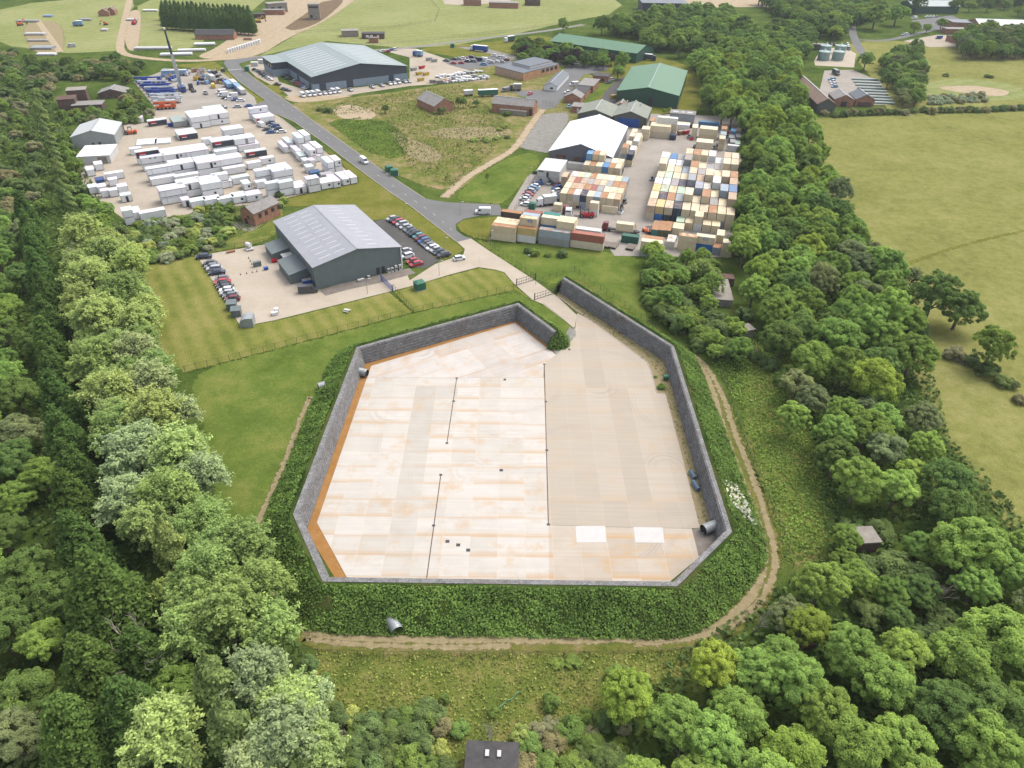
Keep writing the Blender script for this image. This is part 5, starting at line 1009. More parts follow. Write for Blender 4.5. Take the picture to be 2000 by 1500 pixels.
# left yard sheds
gable('pale_shed', 'pale grey gabled shed at the left edge of the cabin yard', (138, 268), 5.0, 17.5, 19, 2.3, rad(15), 'wall_paleg', 'roof_paleg', .3, doors=[(10.2, 11.3, 0, 2.2, 'black')], windows=[(7.6, 8.6, 1.2, 2.1, 'glass')])
pw = flat('white_workshop', 'low white workshop with ribbed white roof below the pale shed', (150, 307), 3.3, 12.5, 14.5, rad(13), 'whitedirty', 'white', doors=[(7.6, 11.2, 0, 2.8, 'oldconc')])
for i in range(5):
    d = MB(); d.box(.6+i*2.4, 1.1+i*2.4, .2, 14.2, 3.56, 3.66, M['white']); d.build('roof_rib', pw)
# two-storey white stacked office with outside stair
so = flat('stacked_office', 'two-storey white container office with black outside stair', (1050.5, 332), 5.3, 8.9, 14.5, AX_B, 'whitedirty', 'whitedirty', doors=[(3.6, 4.5, 2.75, 4.8, 'black')], windows=[(1.0, 1.8, 1.0, 1.8, 'glass'), (.4, 2.4, 4.7, 5.1, 'black')])
d = MB(); d.box(-.02, 8.92, -.05, .03, 2.58, 2.72, M['steel']); d.build('joint', so)
st = MB()
for i in range(12): st.box(4.3+i*.27, 4.6+i*.27, -1.2, -.12, 2.6-i*.21, 2.66-i*.21, M['black'])
st.tube((4.3, -1.2, 3.6), (7.6, -1.2, 1.1), .05, .05, M['black'], 5); st.tube((4.3, -.7, 2.55), (7.6, -.7, .05), .09, .09, M['black'], 5); st.build('stair', so)
# right: brown long shed, two red-brown sheds, tanks
gable('brown_shed', 'long brown rusty-roofed shed with olive gable beside the stacked drums', (1597, 203), 4.6, 9.6, 62, 2.8, rad(-3), 'wall_olive', 'rustroof', .3)
gable('red_shed', 'red-brown timber shed with grey roof, left of the pair by the hedge', (1631, 194), 3.6, 10.4, 13, 2.4, AX_B+rad(10), 'brick', 'asbestos', .3, doors=[(3.8, 6.8, 0, 2.6, 'black')], group='red sheds by the hedge')
gable('red_shed', 'red-brown timber shed with dark slate roof, right of the pair by the hedge', (1673, 194), 3.6, 10.0, 13, 2.6, AX_B+rad(12), 'brick', 'roof_slatedark', .3, doors=[(1.0, 8.6, 0, 2.2, 'brickdark')], group='red sheds by the hedge')
M['tank'] = plain('pale_green_tank', (.26, .36, .33), .5, .1)
for px, ds in (((1607, 117), 'left front'), ((1635, 117), 'right front'), ((1610, 105), 'left back'), ((1639, 105), 'right back')):
    p = G(*px); mb = MB(); mb.tube((0, 0, 0), (0, 0, 5.4), 3.9, 3.8, M['tank'], 24, False); mb.tube((0, 0, 5.4), (0, 0, 6.2), 3.85, .6, M['tank'], 24); o = mb.build('storage_tank', None, (p.x, p.y, 0)); tag(o, f'pale green cylindrical storage tank, {ds} of the four', 'tank', 'pale green storage tanks')
    l = MB(); l.tube((3.9, 0, 0), (3.9, 0, 6.0), .06, .06, M['white'], 5); l.tube((3.9, .5, 0), (3.9, .5, 6.0), .06, .06, M['white'], 5); l.tube((0, 0, 6.2), (0, 0, 6.9), .5, .5, M['white'], 8); l.build('ladder', o)
flat('tank_office', 'grey flat-roofed store behind the pale green tanks', (1579, 86), 3.5, 11.5, 5, AX_B, 'wall_olive', 'asbestos')
flat('concrete_slab_roof', 'overgrown concrete bunker with flat pale roof in the thicket', (1398, 596), 1.6, 6.0, 19, rad(95), 'oldconc', 'oldconc') if 0 else None
o = flat('concrete_bunker', 'overgrown concrete bunker with pale flat roof beside the thicket', (1396, 585), 2.2, 5.2, 13, rad(-6), 'oldconc', 'oldconc')
mb = MB(); mb.box(-.3, 7.5, 13.3, 16.5, 0, 2.6, M['brickdark']); mb.build('brick_annex', o)
flat('concrete_hut', 'small grey concrete hut end showing in the undergrowth', (1452, 648), 2.6, 3.6, 3, rad(20), 'oldconc', 'oldconc')
flat('concrete_plinth', 'low concrete block with dark top at the undergrowth edge', (1464, 690), 1.6, 2.8, 4, rad(20), 'oldconc', 'brickdark')
flat('stone_ruin', 'small ruined stone hut with mossy flat top in the right wood', (1668, 1062), 2.8, 5.2, 3.6, rad(6), 'brickdark', 'oldconc')
flat('brick_ruin', 'dark brick ruin glimpsed between the lower right trees', (1568, 1263), 1.8, 3.4, 2.2, rad(20), 'brickdark', 'brick')
fh = flat('felt_roof_hut', 'hut with black felt flat roof and two skylights at the bottom edge', (906, 1547), 3.0, 7.0, 6.8, rad(-2), 'oldconc', 'felt')
for x in (2.4, 4.1):
    d = MB(); d.box(x, x+.75, 4.7, 5.8, 3.24, 3.42, M['black']); d.box(x+.1, x+.65, 4.8, 5.7, 3.42, 3.47, M['bluel'] if 0 else M['whitedirty']); d.build('skylight', fh)
d = MB(); d.box(2.9, 3.35, 2.3, 2.7, 3.24, 3.45, M['black']); d.build('roof_vent', fh)
# far buildings
flat('concrete_tower', 'square concrete control tower on the far bare earth', (600, 9), 11, 9, 9, AX_A+rad(-20), 'oldconc', 'oldconc', windows=[(1, 8, 8.4, 9.8, 'black'), (1, 3, 1, 3.5, 'black')])
flat('concrete_ruin', 'broken grey concrete building left of the control tower', (523, 8), 7, 16, 9, AX_A, 'oldconc', 'oldconc', windows=[(2, 5, 2, 4.5, 'black'), (8, 11, 2, 4.5, 'black')])
flat('brick_hut', 'low brick hut in front of the broken concrete building', (513, 20), 3.5, 17, 6, AX_A+rad(-25), 'brick', 'asbestos')
flat('grey_hut', 'small dark hut right of the conifer block', (494, 28), 3.5, 9, 6, rad(10), 'brickdark', 'felt')
gable('timber_barn', 'long brown barn with dark roof near the conifer block', (380, 68), 3.2, 27, 9, 2.6, rad(4), 'brick', 'felt', .3, along_y=False)
flat('round_bunker', 'pale concrete bunker with rounded end in the far field', (667, 61), 4.0, 12, 8, rad(14), 'oldconc', 'oldconc')
flat('dark_bungalow', 'dark brown flat bungalow with white windows in the far field', (706, 66), 3.4, 16, 7, rad(4), 'brickdark', 'felt', windows=[(3, 5, 1, 2.6, 'white'), (6, 8, 1, 2.6, 'white'), (11, 12.5, .5, 2.6, 'white')])
flat('brick_kiosk', 'small brown brick block below the dark bungalow', (720, 75), 3.0, 6.5, 5, rad(4), 'brick', 'brickdark')
gable('brick_cottage', 'far brick shed at the left top beside the field', (191, 24), 3.0, 8, 8, 2.4, rad(8), 'brick', 'rustroof', .2, group='far brick sheds')
gable('brick_cottage', 'far brick shed right of its twin at the left top', (208, 21), 3.4, 6, 7, 2.4, rad(8), 'brick', 'rustroof', .2, group='far brick sheds')
flat('far_factory', 'dark grey factory block on the far skyline above the wood', (1255, 6), 8, 40, 26, rad(0), 'wall_anth', 'roof_slatedark')
gable('far_barn', 'long pale-roofed green barn in the far trees at top right', (1783, 12), 6.0, 44, 22, 3.4, rad(4), 'wall_green', 'roof_sage', .4, along_y=False)
bf = flat('brick_farm', 'red brick factory range with long dark roof at top right', (1862, 44), 5.0, 44, 16, rad(-6), 'brick', 'roof_slatedark'); 
gable('glass_roof_works', 'works with pale ribbed roof and rooflights behind the trees at top right', (1915, 50), 5.0, 46, 24, 3.2, rad(-4), 'brick', 'roof_paleg', .3, [(.12, .4, 3+i*5.5, 6+i*5.5) for i in range(7)], M['white'], along_y=False)
flat('brick_wing', 'low red brick wing in front of the far factory range', (1850, 57), 3.4, 17, 8, rad(2), 'brick', 'asbestos')
flat('brick_wing', 'red brick wing nearest the stored vans at top right', (1870, 74), 3.6, 16, 9, rad(28), 'brick', 'felt')
gable('tan_bungalow', 'tan-roofed bungalow in the trees by the far lane', (1612, 40), 3.0, 12, 10, 2.6, rad(10), 'whitedirty', 'rustroof', .3)
flat('far_brick_row', 'far grey brick row with pale gables along the top field edge', (955, 5), 4.2, 26, 9, rad(-4), 'brick', 'asbestos')
flat('far_brick_row', 'far brick block right of the grey row at the top edge', (1025, 0), 4.5, 14, 8, rad(-4), 'brickdark', 'felt')
flat('far_brick_row', 'far brick block left of the grey row at the top edge', (905, 0), 4.5, 16, 8, rad(2), 'brick', 'asbestos')
flat('far_site_cabin', 'far white site cabin row above the wood', (1325, 9), 3, 26, 6, 0, 'white', 'white')
# ------------------------------------------------------------------ shipping containers
CC = {'cream': (.70, .595, .415), 'tan': (.61, .51, .35), 'white': (.68, .67, .64), 'grey': (.33, .335, .345), 'navy': (.035, .05, .09), 'blue': (.09, .22, .40), 'bright blue': (.03, .14, .40), 'red': (.32, .115, .08), 'pale green': (.42, .52, .40), 'dark green': (.03, .115, .08), 'olive': (.10, .115, .055), 'teal': (.03, .20, .17), 'black': (.045, .05, .058), 'grey-blue': (.32, .38, .44), 'yellow': (.62, .48, .23), 'brown': (.50, .375, .265), 'sky blue': (.16, .34, .56)}
def container_mesh(W, L, H):
    """corrugated steel box, door end at -y"""
    mb = MB(); m = M['cont']; w, l = W/2, L/2; e = .05; n = max(6, int(L/.55)); c = M['cont']
    for sx in (-1, 1):     # corrugated sides
        for i in range(n):
            y0, y1 = -l+.12+(L-.24)*i/n, -l+.12+(L-.24)*(i+1)/n; ym = (y0+y1)/2
            for (ya, xa, yb, xb) in ((y0, w-e, y0+(y1-y0)*.35, w-.005), (y0+(y1-y0)*.35, w-.005, ym+(y1-ym)*.3, w-.005), (ym+(y1-ym)*.3, w-.005, y1, w-e)):
                q = [(sx*xa, ya, .14), (sx*xb, yb, .14), (sx*xb, yb, H-.1), (sx*xa, ya, H-.1)]; mb.face(q if sx > 0 else q[::-1], m)
        mb.box(*sorted((sx*(w-.11), sx*w)), -l, l, 0, .15, c); mb.box(*sorted((sx*(w-.1), sx*w)), -l, l, H-.11, H, c)
        for sy in (-1, 1): mb.box(*sorted((sx*(w-.14), sx*(w+.002))), *sorted((sy*(l-.14), sy*(l+.002))), .002, H+.01, c)
    k = max(5, int(L/.75))
    for i in range(k):     # ribbed roof
        y0, y1 = -l+.1+(L-.2)*i/k, -l+.1+(L-.2)*(i+1)/k
        mb.face([(-w+.09, y0, H-.035), (w-.09, y0, H-.035), (w-.09, y0+(y1-y0)*.5, H-.005), (-w+.09, y0+(y1-y0)*.5, H-.005)], m); mb.face([(-w+.09, y0+(y1-y0)*.5, H-.005), (w-.09, y0+(y1-y0)*.5, H-.005), (w-.09, y1, H-.035), (-w+.09, y1, H-.035)], m)
    mb.box(-w, w, l-.05, l, .12, H-.06, m); mb.box(-w+.1, w-.1, -l, -l+.06, H-.11, H, c); mb.box(-w+.1, w-.1, -l, -l+.06, 0, .13, c)
    mb.box(-w+.05, w-.05, -l+.1, l-.1, .08, .14, M['dark'])
    return mb.mesh('container')
def leaf_door(W, L, H, s):
    mb = MB(); w, l = W/2, L/2; x0, x1 = (-w+.14, -.012) if s < 0 else (.012, w-.14); m = M['contdoor']
    mb.box(x0, x1, -l+.02, -l+.08, .13, H-.11, m)
    for z in (.5, 1.1, 1.7): mb.box(x0+.05, x1-.05, -l-.005, -l+.02, z-.04, z+.04, m)
    for t in (.3, .72): x = x0+(x1-x0)*t; mb.tube((x, -l-.02, .1), (x, -l-.02, H-.1), .022, .022, M['steel'], 5)
    return mb.mesh('door')
CM = {}
def cmesh(W, L, H):
    k = (round(W, 2), round(L, 2), round(H, 2))
    if k not in CM: CM[k] = (container_mesh(*k), leaf_door(*k, -1), leaf_door(*k, 1))
    return CM[k]
def container(cx, cy, z, rz, W, L, H, colour, rust, label, group, sign=None):
    a, d1, d2 = cmesh(W, L, H); c = CC[colour]; j = random.uniform(.9, 1.1); col = (c[0]*j, c[1]*j, c[2]*j*random.uniform(.93, 1.05), rust)
    o = inst('shipping_container', a, None, (cx, cy, z), rz, col); tag(o, label, 'container', group)
    inst('door', d1, o, color=col); inst('door', d2, o, color=col)
    if sign:      # (side letter, colour material, along 0..1, width, z0, z1)
        m, t, wd, z0, z1 = sign; s = MB(); y = -L/2+L*t
        s.box(W/2, W/2+.03, y-wd/2, y+wd/2, z0, z1, M[m]); s.box(W/2+.03, W/2+.04, y-wd*.36, y+wd*.36, z0+(z1-z0)*.35, z0+(z1-z0)*.65, M['white']); s.build('sign', o)
    return o
def rot(axis, u, v): return Vector((math.cos(axis)*u-math.sin(axis)*v, math.sin(axis)*u+math.cos(axis)*v, 0))
LEVEL = {1: ['alone on the ground'], 2: ['bottom', 'top'], 3: ['bottom', 'middle', 'top']}
MIXC = [('cream', 50), ('tan', 26), ('white', 10), ('grey', 6), ('grey-blue', 5), ('navy', 3), ('brown', 2)]
def pick(): return random.choices([m[0] for m in MIXC], [m[1] for m in MIXC])[0]
def crust(c): r = random.random(); return .95 if (r < .16 and c in ('cream', 'tan', 'red', 'brown')) else .55 if r < .45 else .2
def rname(r): return 'rust-streaked ' if r > .8 else ''
def grid(block, ref, zref, refcr, cols, rows, pw, pl, W, L, H, levels, colours, group, skip=()):
    """a block of end-on containers; ref: pixel of one stack's roof front-left corner, refcr its column and row"""
    r = G(ref[0], ref[1], zref); r = Vector((r.x, r.y, 0))
    for row in rows:
        for c in cols:
            if (c, row) in skip: continue
            n = levels(c, row)
            o = r+rot(AX_B, (c-refcr[0])*pw+W/2, (row-refcr[1])*pl+L/2)
            jx = random.uniform(-.06, .06); hid = min([levels(c+a, row+b) if (c+a in cols and row+b in rows and (c+a, row+b) not in skip) else 0 for a, b in ((0, -1), (-1, 0), (1, 0))])
            for k in range(n):
                if k < min(hid, n-1): continue      # walled in on every side the photo sees
                colour = colours.get((c, row, k)) or (colours.get((c, row)) if k == n-1 else None) or pick(); ru = crust(colour)
                if colour in ('orange',): colour = 'brown'
                lab = f'{rname(ru)}{colour} container, {LEVEL[n][k] if n > 1 else "single"}, {ordn(row-min(rows)+1)} row, {ordn(c-min(cols)+1)} column of {block}'
                container(o.x+rot(AX_B, jx, 0).x, o.y+rot(AX_B, jx, 0).y, BZ-.02+k*(H+.012), AX_B+random.uniform(-.008, .008), W, L, H, colour, ru, lab, group)
def lev1(c, r):
    if r < 0: return 1
    if r == 0: return 2
    random.seed(c*31+r*7); v = random.choice([2, 2, 3, 3]) if c > 3 else random.choice([2, 2, 3]) if r > 1 else 2; random.seed(c*131+r*17); return v
GC = 'containers in the main block'
cl1 = {(0, 0): 'brown', (1, 0): 'yellow', (1, 0, 0): 'bright blue', (2, 0): 'tan', (2, 0, 0): 'black', (3, 0): 'navy', (3, 0, 0): 'navy', (3, 1): 'grey-blue', (4, 0): 'tan', (4, 0, 0): 'cream', (5, 0): 'cream', (5, 0, 0): 'white', (6, 0): 'tan', (7, 0): 'cream', (8, 0): 'cream', (8, 0, 0): 'grey-blue', (9, 0): 'tan', (9, 1): 'brown', (9, 2): 'blue',
       (0, 1): 'cream', (0, 1, 0): 'black', (1, 1): 'navy', (2, 1): 'tan', (2, 2): 'tan', (3, 2): 'pale green', (0, 2): 'yellow', (1, 2): 'pale green', (4, 2): 'white', (5, 2): 'grey-blue', (6, 2): 'pale green', (8, 2): 'grey-blue', (1, 3): 'white', (2, 3): 'grey', (3, 3): 'grey', (3, 3, 1): 'navy', (4, 3): 'grey', (7, 3): 'white', (8, 3): 'brown', (9, 3): 'brown', (1, 4): 'pale green', (7, 4): 'grey-blue', (8, 4): 'tan', (9, 4): 'tan', (5, 4): 'brown', (0, 4): 'cream', (3, 5): 'grey-blue', (5, 5): 'grey', (6, 5): 'grey', (2, 5): 'tan', (2, 6): 'white', (3, 6): 'grey', (6, 6): 'grey', (7, 6): 'grey', (1, 6): 'white', (0, 6): 'white', (1, 7): 'blue', (2, 7): 'grey', (6, 7): 'white', (7, 7): 'white', (8, 7): 'brown', (9, 7): 'tan'}
grid('the main container block', (1401, 417), 5.5, (8, 0), range(10), range(0, 8), 3.1, 7.75, 2.86, 7.45, 2.75, lev1, cl1, GC, skip={(9, 8)})
grid('the low front block', (1390, 441), 2.75, (8, 0), range(4, 9), range(0, 1), 3.1, 6.6, 2.86, 6.1, 2.75, lambda c, r: 1 if c != 6 else 2, {(4, 0): 'pale green', (5, 0): 'tan', (6, 0): 'cream', (7, 0): 'cream', (8, 0): 'cream'}, 'containers in front of the main block')
def lev2(c, r):
    if r > 4: return 2
    return 2
cl2 = {(0, 0): 'cream', (1, 0): 'tan', (2, 0): 'white', (3, 0): 'navy', (4, 0): 'cream', (5, 0): 'grey-blue', (6, 0): 'cream', (7, 0): 'cream', (8, 0): 'brown', (0, 1): 'cream', (1, 1): 'brown', (2, 1): 'brown', (3, 1): 'tan', (4, 1): 'red', (5, 1): 'grey', (6, 1): 'cream', (7, 1): 'cream', (0, 2): 'brown', (1, 2): 'red', (2, 2): 'brown', (3, 2): 'grey', (4, 2): 'brown', (5, 2): 'tan', (6, 2): 'grey', (1, 3): 'cream', (2, 3): 'pale green', (3, 3): 'cream', (7, 4): 'white', (8, 4): 'navy', (7, 5): 'cream', (6, 5): 'sky blue', (4, 5): 'brown', (5, 5): 'cream'}
G2 = 'containers beside the white shed'
grid('the block below the white shed', (1094, 377), 5.2, (0, 0), range(9), range(0, 4), 2.52, 6.3, 2.42, 6.06, 2.6, lev2, cl2, G2)
grid('the block at the white shed corner', (1139, 322), 5.2, (0, 0), range(0, 6), range(0, 2), 2.6, 6.3, 2.44, 6.06, 2.6, lambda c, r: 2 if r == 0 else 3 if c < 3 else 2, {(0, 1): 'sky blue', (1, 1): 'cream', (2, 1): 'cream', (3, 1): 'grey', (3, 0): 'blue', (4, 0): 'cream'}, G2)
grid('the strip along the white shed', (1213, 300), 5.2, (0, 0), range(0, 2), range(0, 6), 2.7, 6.35, 2.44, 6.06, 2.6, lambda c, r: 2 if (c+r) % 3 else 3 if r < 2 else 1, {(0, 0): 'tan', (1, 0): 'navy', (0, 1): 'navy', (1, 1): 'white', (0, 2): 'cream', (1, 2): 'cream', (0, 3): 'white', (1, 3): 'white', (0, 4): 'cream', (1, 4): 'cream'}, G2)
def front(px, z, n, L, axis, W, D, colours, label, group, H=2.6, rusts=None, sign=None, endon=False):
    """n high, D deep; colours bottom to top for the front stack, later entries for those behind"""
    p = G(px[0], px[1], z); p = Vector((p.x, p.y, 0)); ci = iter(colours)
    for d in range(D):
        for k in range(n):
            colour = next(ci, None) or pick(); ru = (rusts or {}).get((d, k), .25)
            if endon: c = p+rot(axis, W/2, L/2+d*(L+.15)); rz = axis
            else: c = p+rot(axis, L/2, W/2+d*(W+.15)); rz = axis-math.pi/2
            wh = LEVEL[n][k] if n > 1 else ''
            lab = f'{rname(ru)}{colour} container, {wh+" of stack, " if wh else ""}{["", "one behind ", "two behind "][d]}{label}'
            container(c.x, c.y, BZ-.02+k*(H+.012), rz, W, L, H, colour, ru, lab, group, sign if (d == 0 and k == n-1) else None)
GF = 'containers along the front fence'
AF = rad(-16)
front((959, 440), 5.2, 2, 8.7, AF, 2.44, 3, ['cream', 'cream', 'cream', 'cream', 'cream', 'cream'], 'leftmost on the front fence', GF, rusts={(0, 1): 1.0, (2, 1): .6})
front((978, 413), 5.0, 2, 7.6, AF, 2.44, 1, ['black', 'black'], 'facing the side road', GF, H=2.5, rusts={(0, 1): 1.0})
front((1010.5, 444), 5.2, 2, 6.4, AF, 2.44, 1, ['white', 'yellow'], 'second stack along the front fence', GF, rusts={(0, 1): 1.0})
front((1015, 425), 7.8, 3, 6.06, AF, 2.44, 3, ['cream', 'tan', 'cream', 'cream', 'cream', 'grey-blue', 'tan', 'cream', 'red'], 'with the blue sign behind the second front stack', GF, sign=('bluep', .6, 1.6, 1.3, 2.1), rusts={(0, 2): .6})
front((1052, 448), 5.2, 2, 10.8, AF, 2.44, 1, ['grey', 'grey-blue'], 'third along the front fence, long', GF, rusts={(0, 1): .7})
front((1057, 424), 7.8, 3, 6.06, AF, 2.44, 2, ['cream', 'blue', 'cream', 'grey', 'tan', 'teal'], 'behind the grey-blue front container', GF)
front((1087, 432), 7.8, 3, 6.2, AF, 2.44, 2, ['cream', 'cream', 'cream', 'cream', 'tan', 'cream'], 'left of the open yard, patched roof', GF, rusts={(0, 2): .5})
front((1115, 454.5), 5.2, 2, 11.2, AF, 2.44, 1, ['cream', 'red'], 'long one on the front fence', GF, rusts={(0, 1): .1})
front((1121, 446), 5.2, 2, 9.2, AF, 2.44, 1, ['cream', 'white'], 'behind the long red one', GF)
front((1214, 460), 2.6, 1, 5.8, AF, 2.44, 1, ['dark green'], 'standing by itself at the yard opening', GF, rusts={(0, 0): .05})
front((1252, 471), 5.2, 2, 7.0, AF, 2.6, 2, ['grey', 'cream', 'cream', 'white'], 'right of the yard opening', GF, rusts={(1, 1): 1.0})
front((1302, 471), 2.7, 1, 6.06, AF, 2.7, 1, ['white'], 'end-on with red roof front edge', GF, endon=True, rusts={(0, 0): .6})
front((1326, 460), 5.2, 2, 6.06, AF, 2.5, 1, ['cream', 'cream'], 'left of the bright blue one', GF, rusts={(0, 1): .8})
front((1360, 461), 5.2, 2, 6.2, AF, 2.5, 1, ['bright blue', 'cream'], 'with pale blue sign', GF, sign=('bluel', .5, 1.5, 1.4, 2.0))
front((1400, 459), 5.2, 2, 5, AF, 2.5, 1, ['tan', 'cream'], 'end-on beside the pale blue sign', GF, endon=True)
front((1392, 483), 2.6, 1, 4.0, AF, 2.6, 1, ['grey-blue'], 'second last at the right front corner', GF, endon=True, rusts={(0, 0): 1.0})
front((1409, 486), 2.6, 1, 3.4, AF, 2.5, 1, ['cream'], 'with dark doorway at the right front corner', GF, endon=True)
front((1412, 474), 5.2, 2, 3.4, AF, 2.5, 1, ['tan', 'cream'], 'close behind the right front corner', GF, endon=True)
for i, (x, c) in enumerate(((1272, 'teal'), (1285, 'olive'), (1297, 'olive'))): front((x, 448+i*.8), 2.5, 1, 8.5, AF, 2.3, 1, [c], f'{ordn(i+1)} of three low ones with cluttered roofs', GF, H=2.5, endon=True, rusts={(0, 0): .9})
front((1313, 445), 2.6, 1, 3.9, AF, 2.5, 2, ['cream', 'cream'], 'beside the low olive ones', GF, rusts={(0, 0): .3})
front((1305, 464), 1.0, 1, 3, AF, 2.4, 1, ['grey'], 'small flat one before the white end-on box', GF, H=1.0)
front((1175, 402), 2.6, 1, 6.0, AF, 2.44, 1, ['cream'], 'on the ground below the two-high block', GF)
front((1152, 396), 5.2, 2, 3.2, AF, 2.44, 1, ['white', 'cream'], 'behind the red forklift', GF)
front((1081, 399), 2.6, 1, 3.0, AF, 2.44, 1, ['cream'], 'small one left of the lorry cab', GF)
front((1082, 388), 2.6, 1, 6.0, AF, 2.3, 1, ['navy'], 'dark one below the car row', GF, endon=True)
front((1108, 318), 2.6, 1, 9.2, AF, 2.44, 1, ['white'], 'long one before the white shed gable', GF)
front((1096, 345), 5.0, 2, 6, AX_B, 2.3, 1, ['tan', 'brown'], 'right of the stacked office', GF, H=2.5, endon=True)
GB = 'containers at the back of the yard'
front((1270, 245), 5.4, 2, 9.6, AX_B, 3, 2, ['cream', 'cream', 'cream', 'cream'], 'wide pair at the top of the yard', GB, H=2.7, rusts={(0, 1): .5})
front((1285, 229), 8.1, 3, 9.4, AX_B, 2.8, 1, ['cream', 'cream', 'white'], 'tall stack before the grey lean shed', GB, H=2.7)
front((1253, 252), 5.0, 2, 3.8, AX_B, 2.6, 2, ['cream', 'cream', 'cream', 'cream'], 'small pair right of the olive shed', GB, H=2.5)
front((1268, 236), 5.0, 2, 6.0, AX_B, 2.5, 1, ['grey', 'brown'], 'beside the right olive shed', GB, H=2.5, endon=True, rusts={(0, 1): .9})
front((1308, 263), 2.5, 1, 4.0, AX_B, 3.0, 1, ['navy'], 'dark open-topped one at the top of the yard', GB, H=2.3, endon=True)
front((1322, 243), 2.6, 1, 6.2, AX_B, 2.5, 2, ['white', 'cream'], 'half white one below the grey lean shed', GB)
front((1360, 277), 5.2, 2, 7.4, AX_B, 2.7, 2, ['cream', 'cream', 'cream', 'cream'], 'with a small window above the main block', GB, rusts={(0, 1): .2})
front((1372, 261), 2.6, 1, 4.8, AX_B, 2.5, 1, ['white'], 'small bright one behind the windowed stack', GB)
front((1367, 251), 5.2, 2, 8.2, AX_B, 2.6, 2, ['tan', 'cream', 'cream', 'cream'], 'with roof spots before the long blue one', GB)
front((1365, 236), 3.0, 1, 9.8, AX_B, 2.5, 1, ['blue'], 'long one along the back fence', GB, rusts={(0, 0): .1})
front((1352, 249), 5.2, 2, 6.0, AX_B, 2.6, 1, ['cream', 'cream'], 'end-on left of the long blue one', GB, endon=True)
for i, (x, y, c, ru) in enumerate(((1409, 252, 'tan', 1.0), (1407, 263, 'grey-blue', .3), (1405, 271, 'tan', .2))): front((x, y), 5.2, 2, 5.6, AX_B, 2.7, 1, ['cream', c], f'{ordn(i+1)} from the back fence in the narrow column', GB, endon=True, rusts={(0, 1): ru})
for x, y, c, w in ((1428, 256, 'sky blue', 'back right corner, left'), (1438, 255, 'brown', 'back right corner, right'), (1424, 269, 'grey', 'second pair at the right fence, left'), (1437, 267, 'grey', 'second pair at the right fence, right'), (1426, 278, 'grey', 'third pair at the right fence, left'), (1435.5, 281, 'pale green', 'third pair at the right fence, right')): front((x, y), 2.6, 1, 5.4, AX_B, 2.4, 1, [c], w, GB, endon=True)
front((1421, 284), 2.6, 1, 5.8, AX_B, 2.4, 1, ['white'], 'lying across below the pale green one', GB)

# ------------------------------------------------------------------ white site cabins
def cabin_mesh(W, D, H, var):
    mb = MB(); m = M['cabin']; mb.box(-W/2+.12, W/2-.12, .12, D-.12, 0, .24, M['dark']); mb.box(-W/2, W/2, 0, D, .24, H-.12, m)
    b = [(-W/2-.04, -.04, H-.12), (W/2+.04, -.04, H-.12), (W/2+.04, D+.04, H-.12), (-W/2-.04, D+.04, H-.12)]
    mb.hull8(b, [(x, y, H-.06) for x, y, z in b], m)
    for x in (-W/2, W/2-.1): mb.box(x-.01, x+.11, -.02, .1, .1, H-.12, M['steel'])
    return mb.mesh('cabin')
KM = {}
def kmesh(W, D, H):
    k = (round(W, 1), round(D, 1), round(H, 2))
    if k not in KM:
        r = MB(); W, D, H = k; r.hull8([(-W/2-.03, -.03, H-.06), (W/2+.03, -.03, H-.06), (W/2+.03, D+.03, H-.06), (-W/2-.03, D+.03, H-.06)], [(-W/2+.1, .1, H+.0), (W/2-.1, .1, H+.0), (W/2-.1, D-.1, H+.0), (-W/2+.1, D-.1, H+.0)], M['cabinroof']); KM[k] = (cabin_mesh(*k, 0), r.mesh('roof'))
    return KM[k]
def part_box(name, par, x0, x1, z0, z1, m, th=.05, y=0):
    d = MB(); d.box(x0, x1, y-th, y+.02, z0, z1, M[m]); return d.build(name, par)
def dress(o, var, W, D, H):
    if var == 'A': part_box('door', o, W*.05, W*.05+.95, .25, 2.25, 'black'); part_box('window', o, W*.22, W*.22+.8, 1.2, 2.0, 'glass')
    elif var == 'B': part_box('window', o, -W*.16, -W*.16+.8, 2.0, 2.4, 'glass'); part_box('window', o, W*.03, W*.03+.8, 2.0, 2.4, 'glass')
    elif var == 'C':
        for x in (-W*.30, W*.30): part_box('frame', o, x-.06, x+.06, .2, H-.15, 'steel')
        part_box('frame', o, -W/2, W/2, H-.42, H-.3, 'steel')
    elif var == 'D':
        part_box('cladding', o, -W/2+.12, W/2-.12, .3, H-.3, 'wall_anth'); s = part_box('sign', o, -W*.38, -W*.38+W*.30, H*.52, H-.42, 'red', .10); part_box('lettering', s, -W*.35, -W*.35+W*.27, H*.44, H*.54, 'white', .13)
    elif var == 'E': part_box('window', o, W*.05, W*.05+.85, 1.15, 1.95, 'glass')
    elif var == 'F': part_box('door', o, -W*.08, -W*.08+.9, .2, 2.2, 'black')
    elif var == 'G': part_box('door', o, W*.02, W*.02+1.2, .2, 2.4, 'oldconc')
    elif var == 'H': part_box('roof_hatch', o, W*.1, W*.1+.8, H, H+.08, 'black', -.6, .5)
M['cabinroof'] = objcol('cabin_roof', .7, .2)
WHITE = (.80, .80, .80, 0)
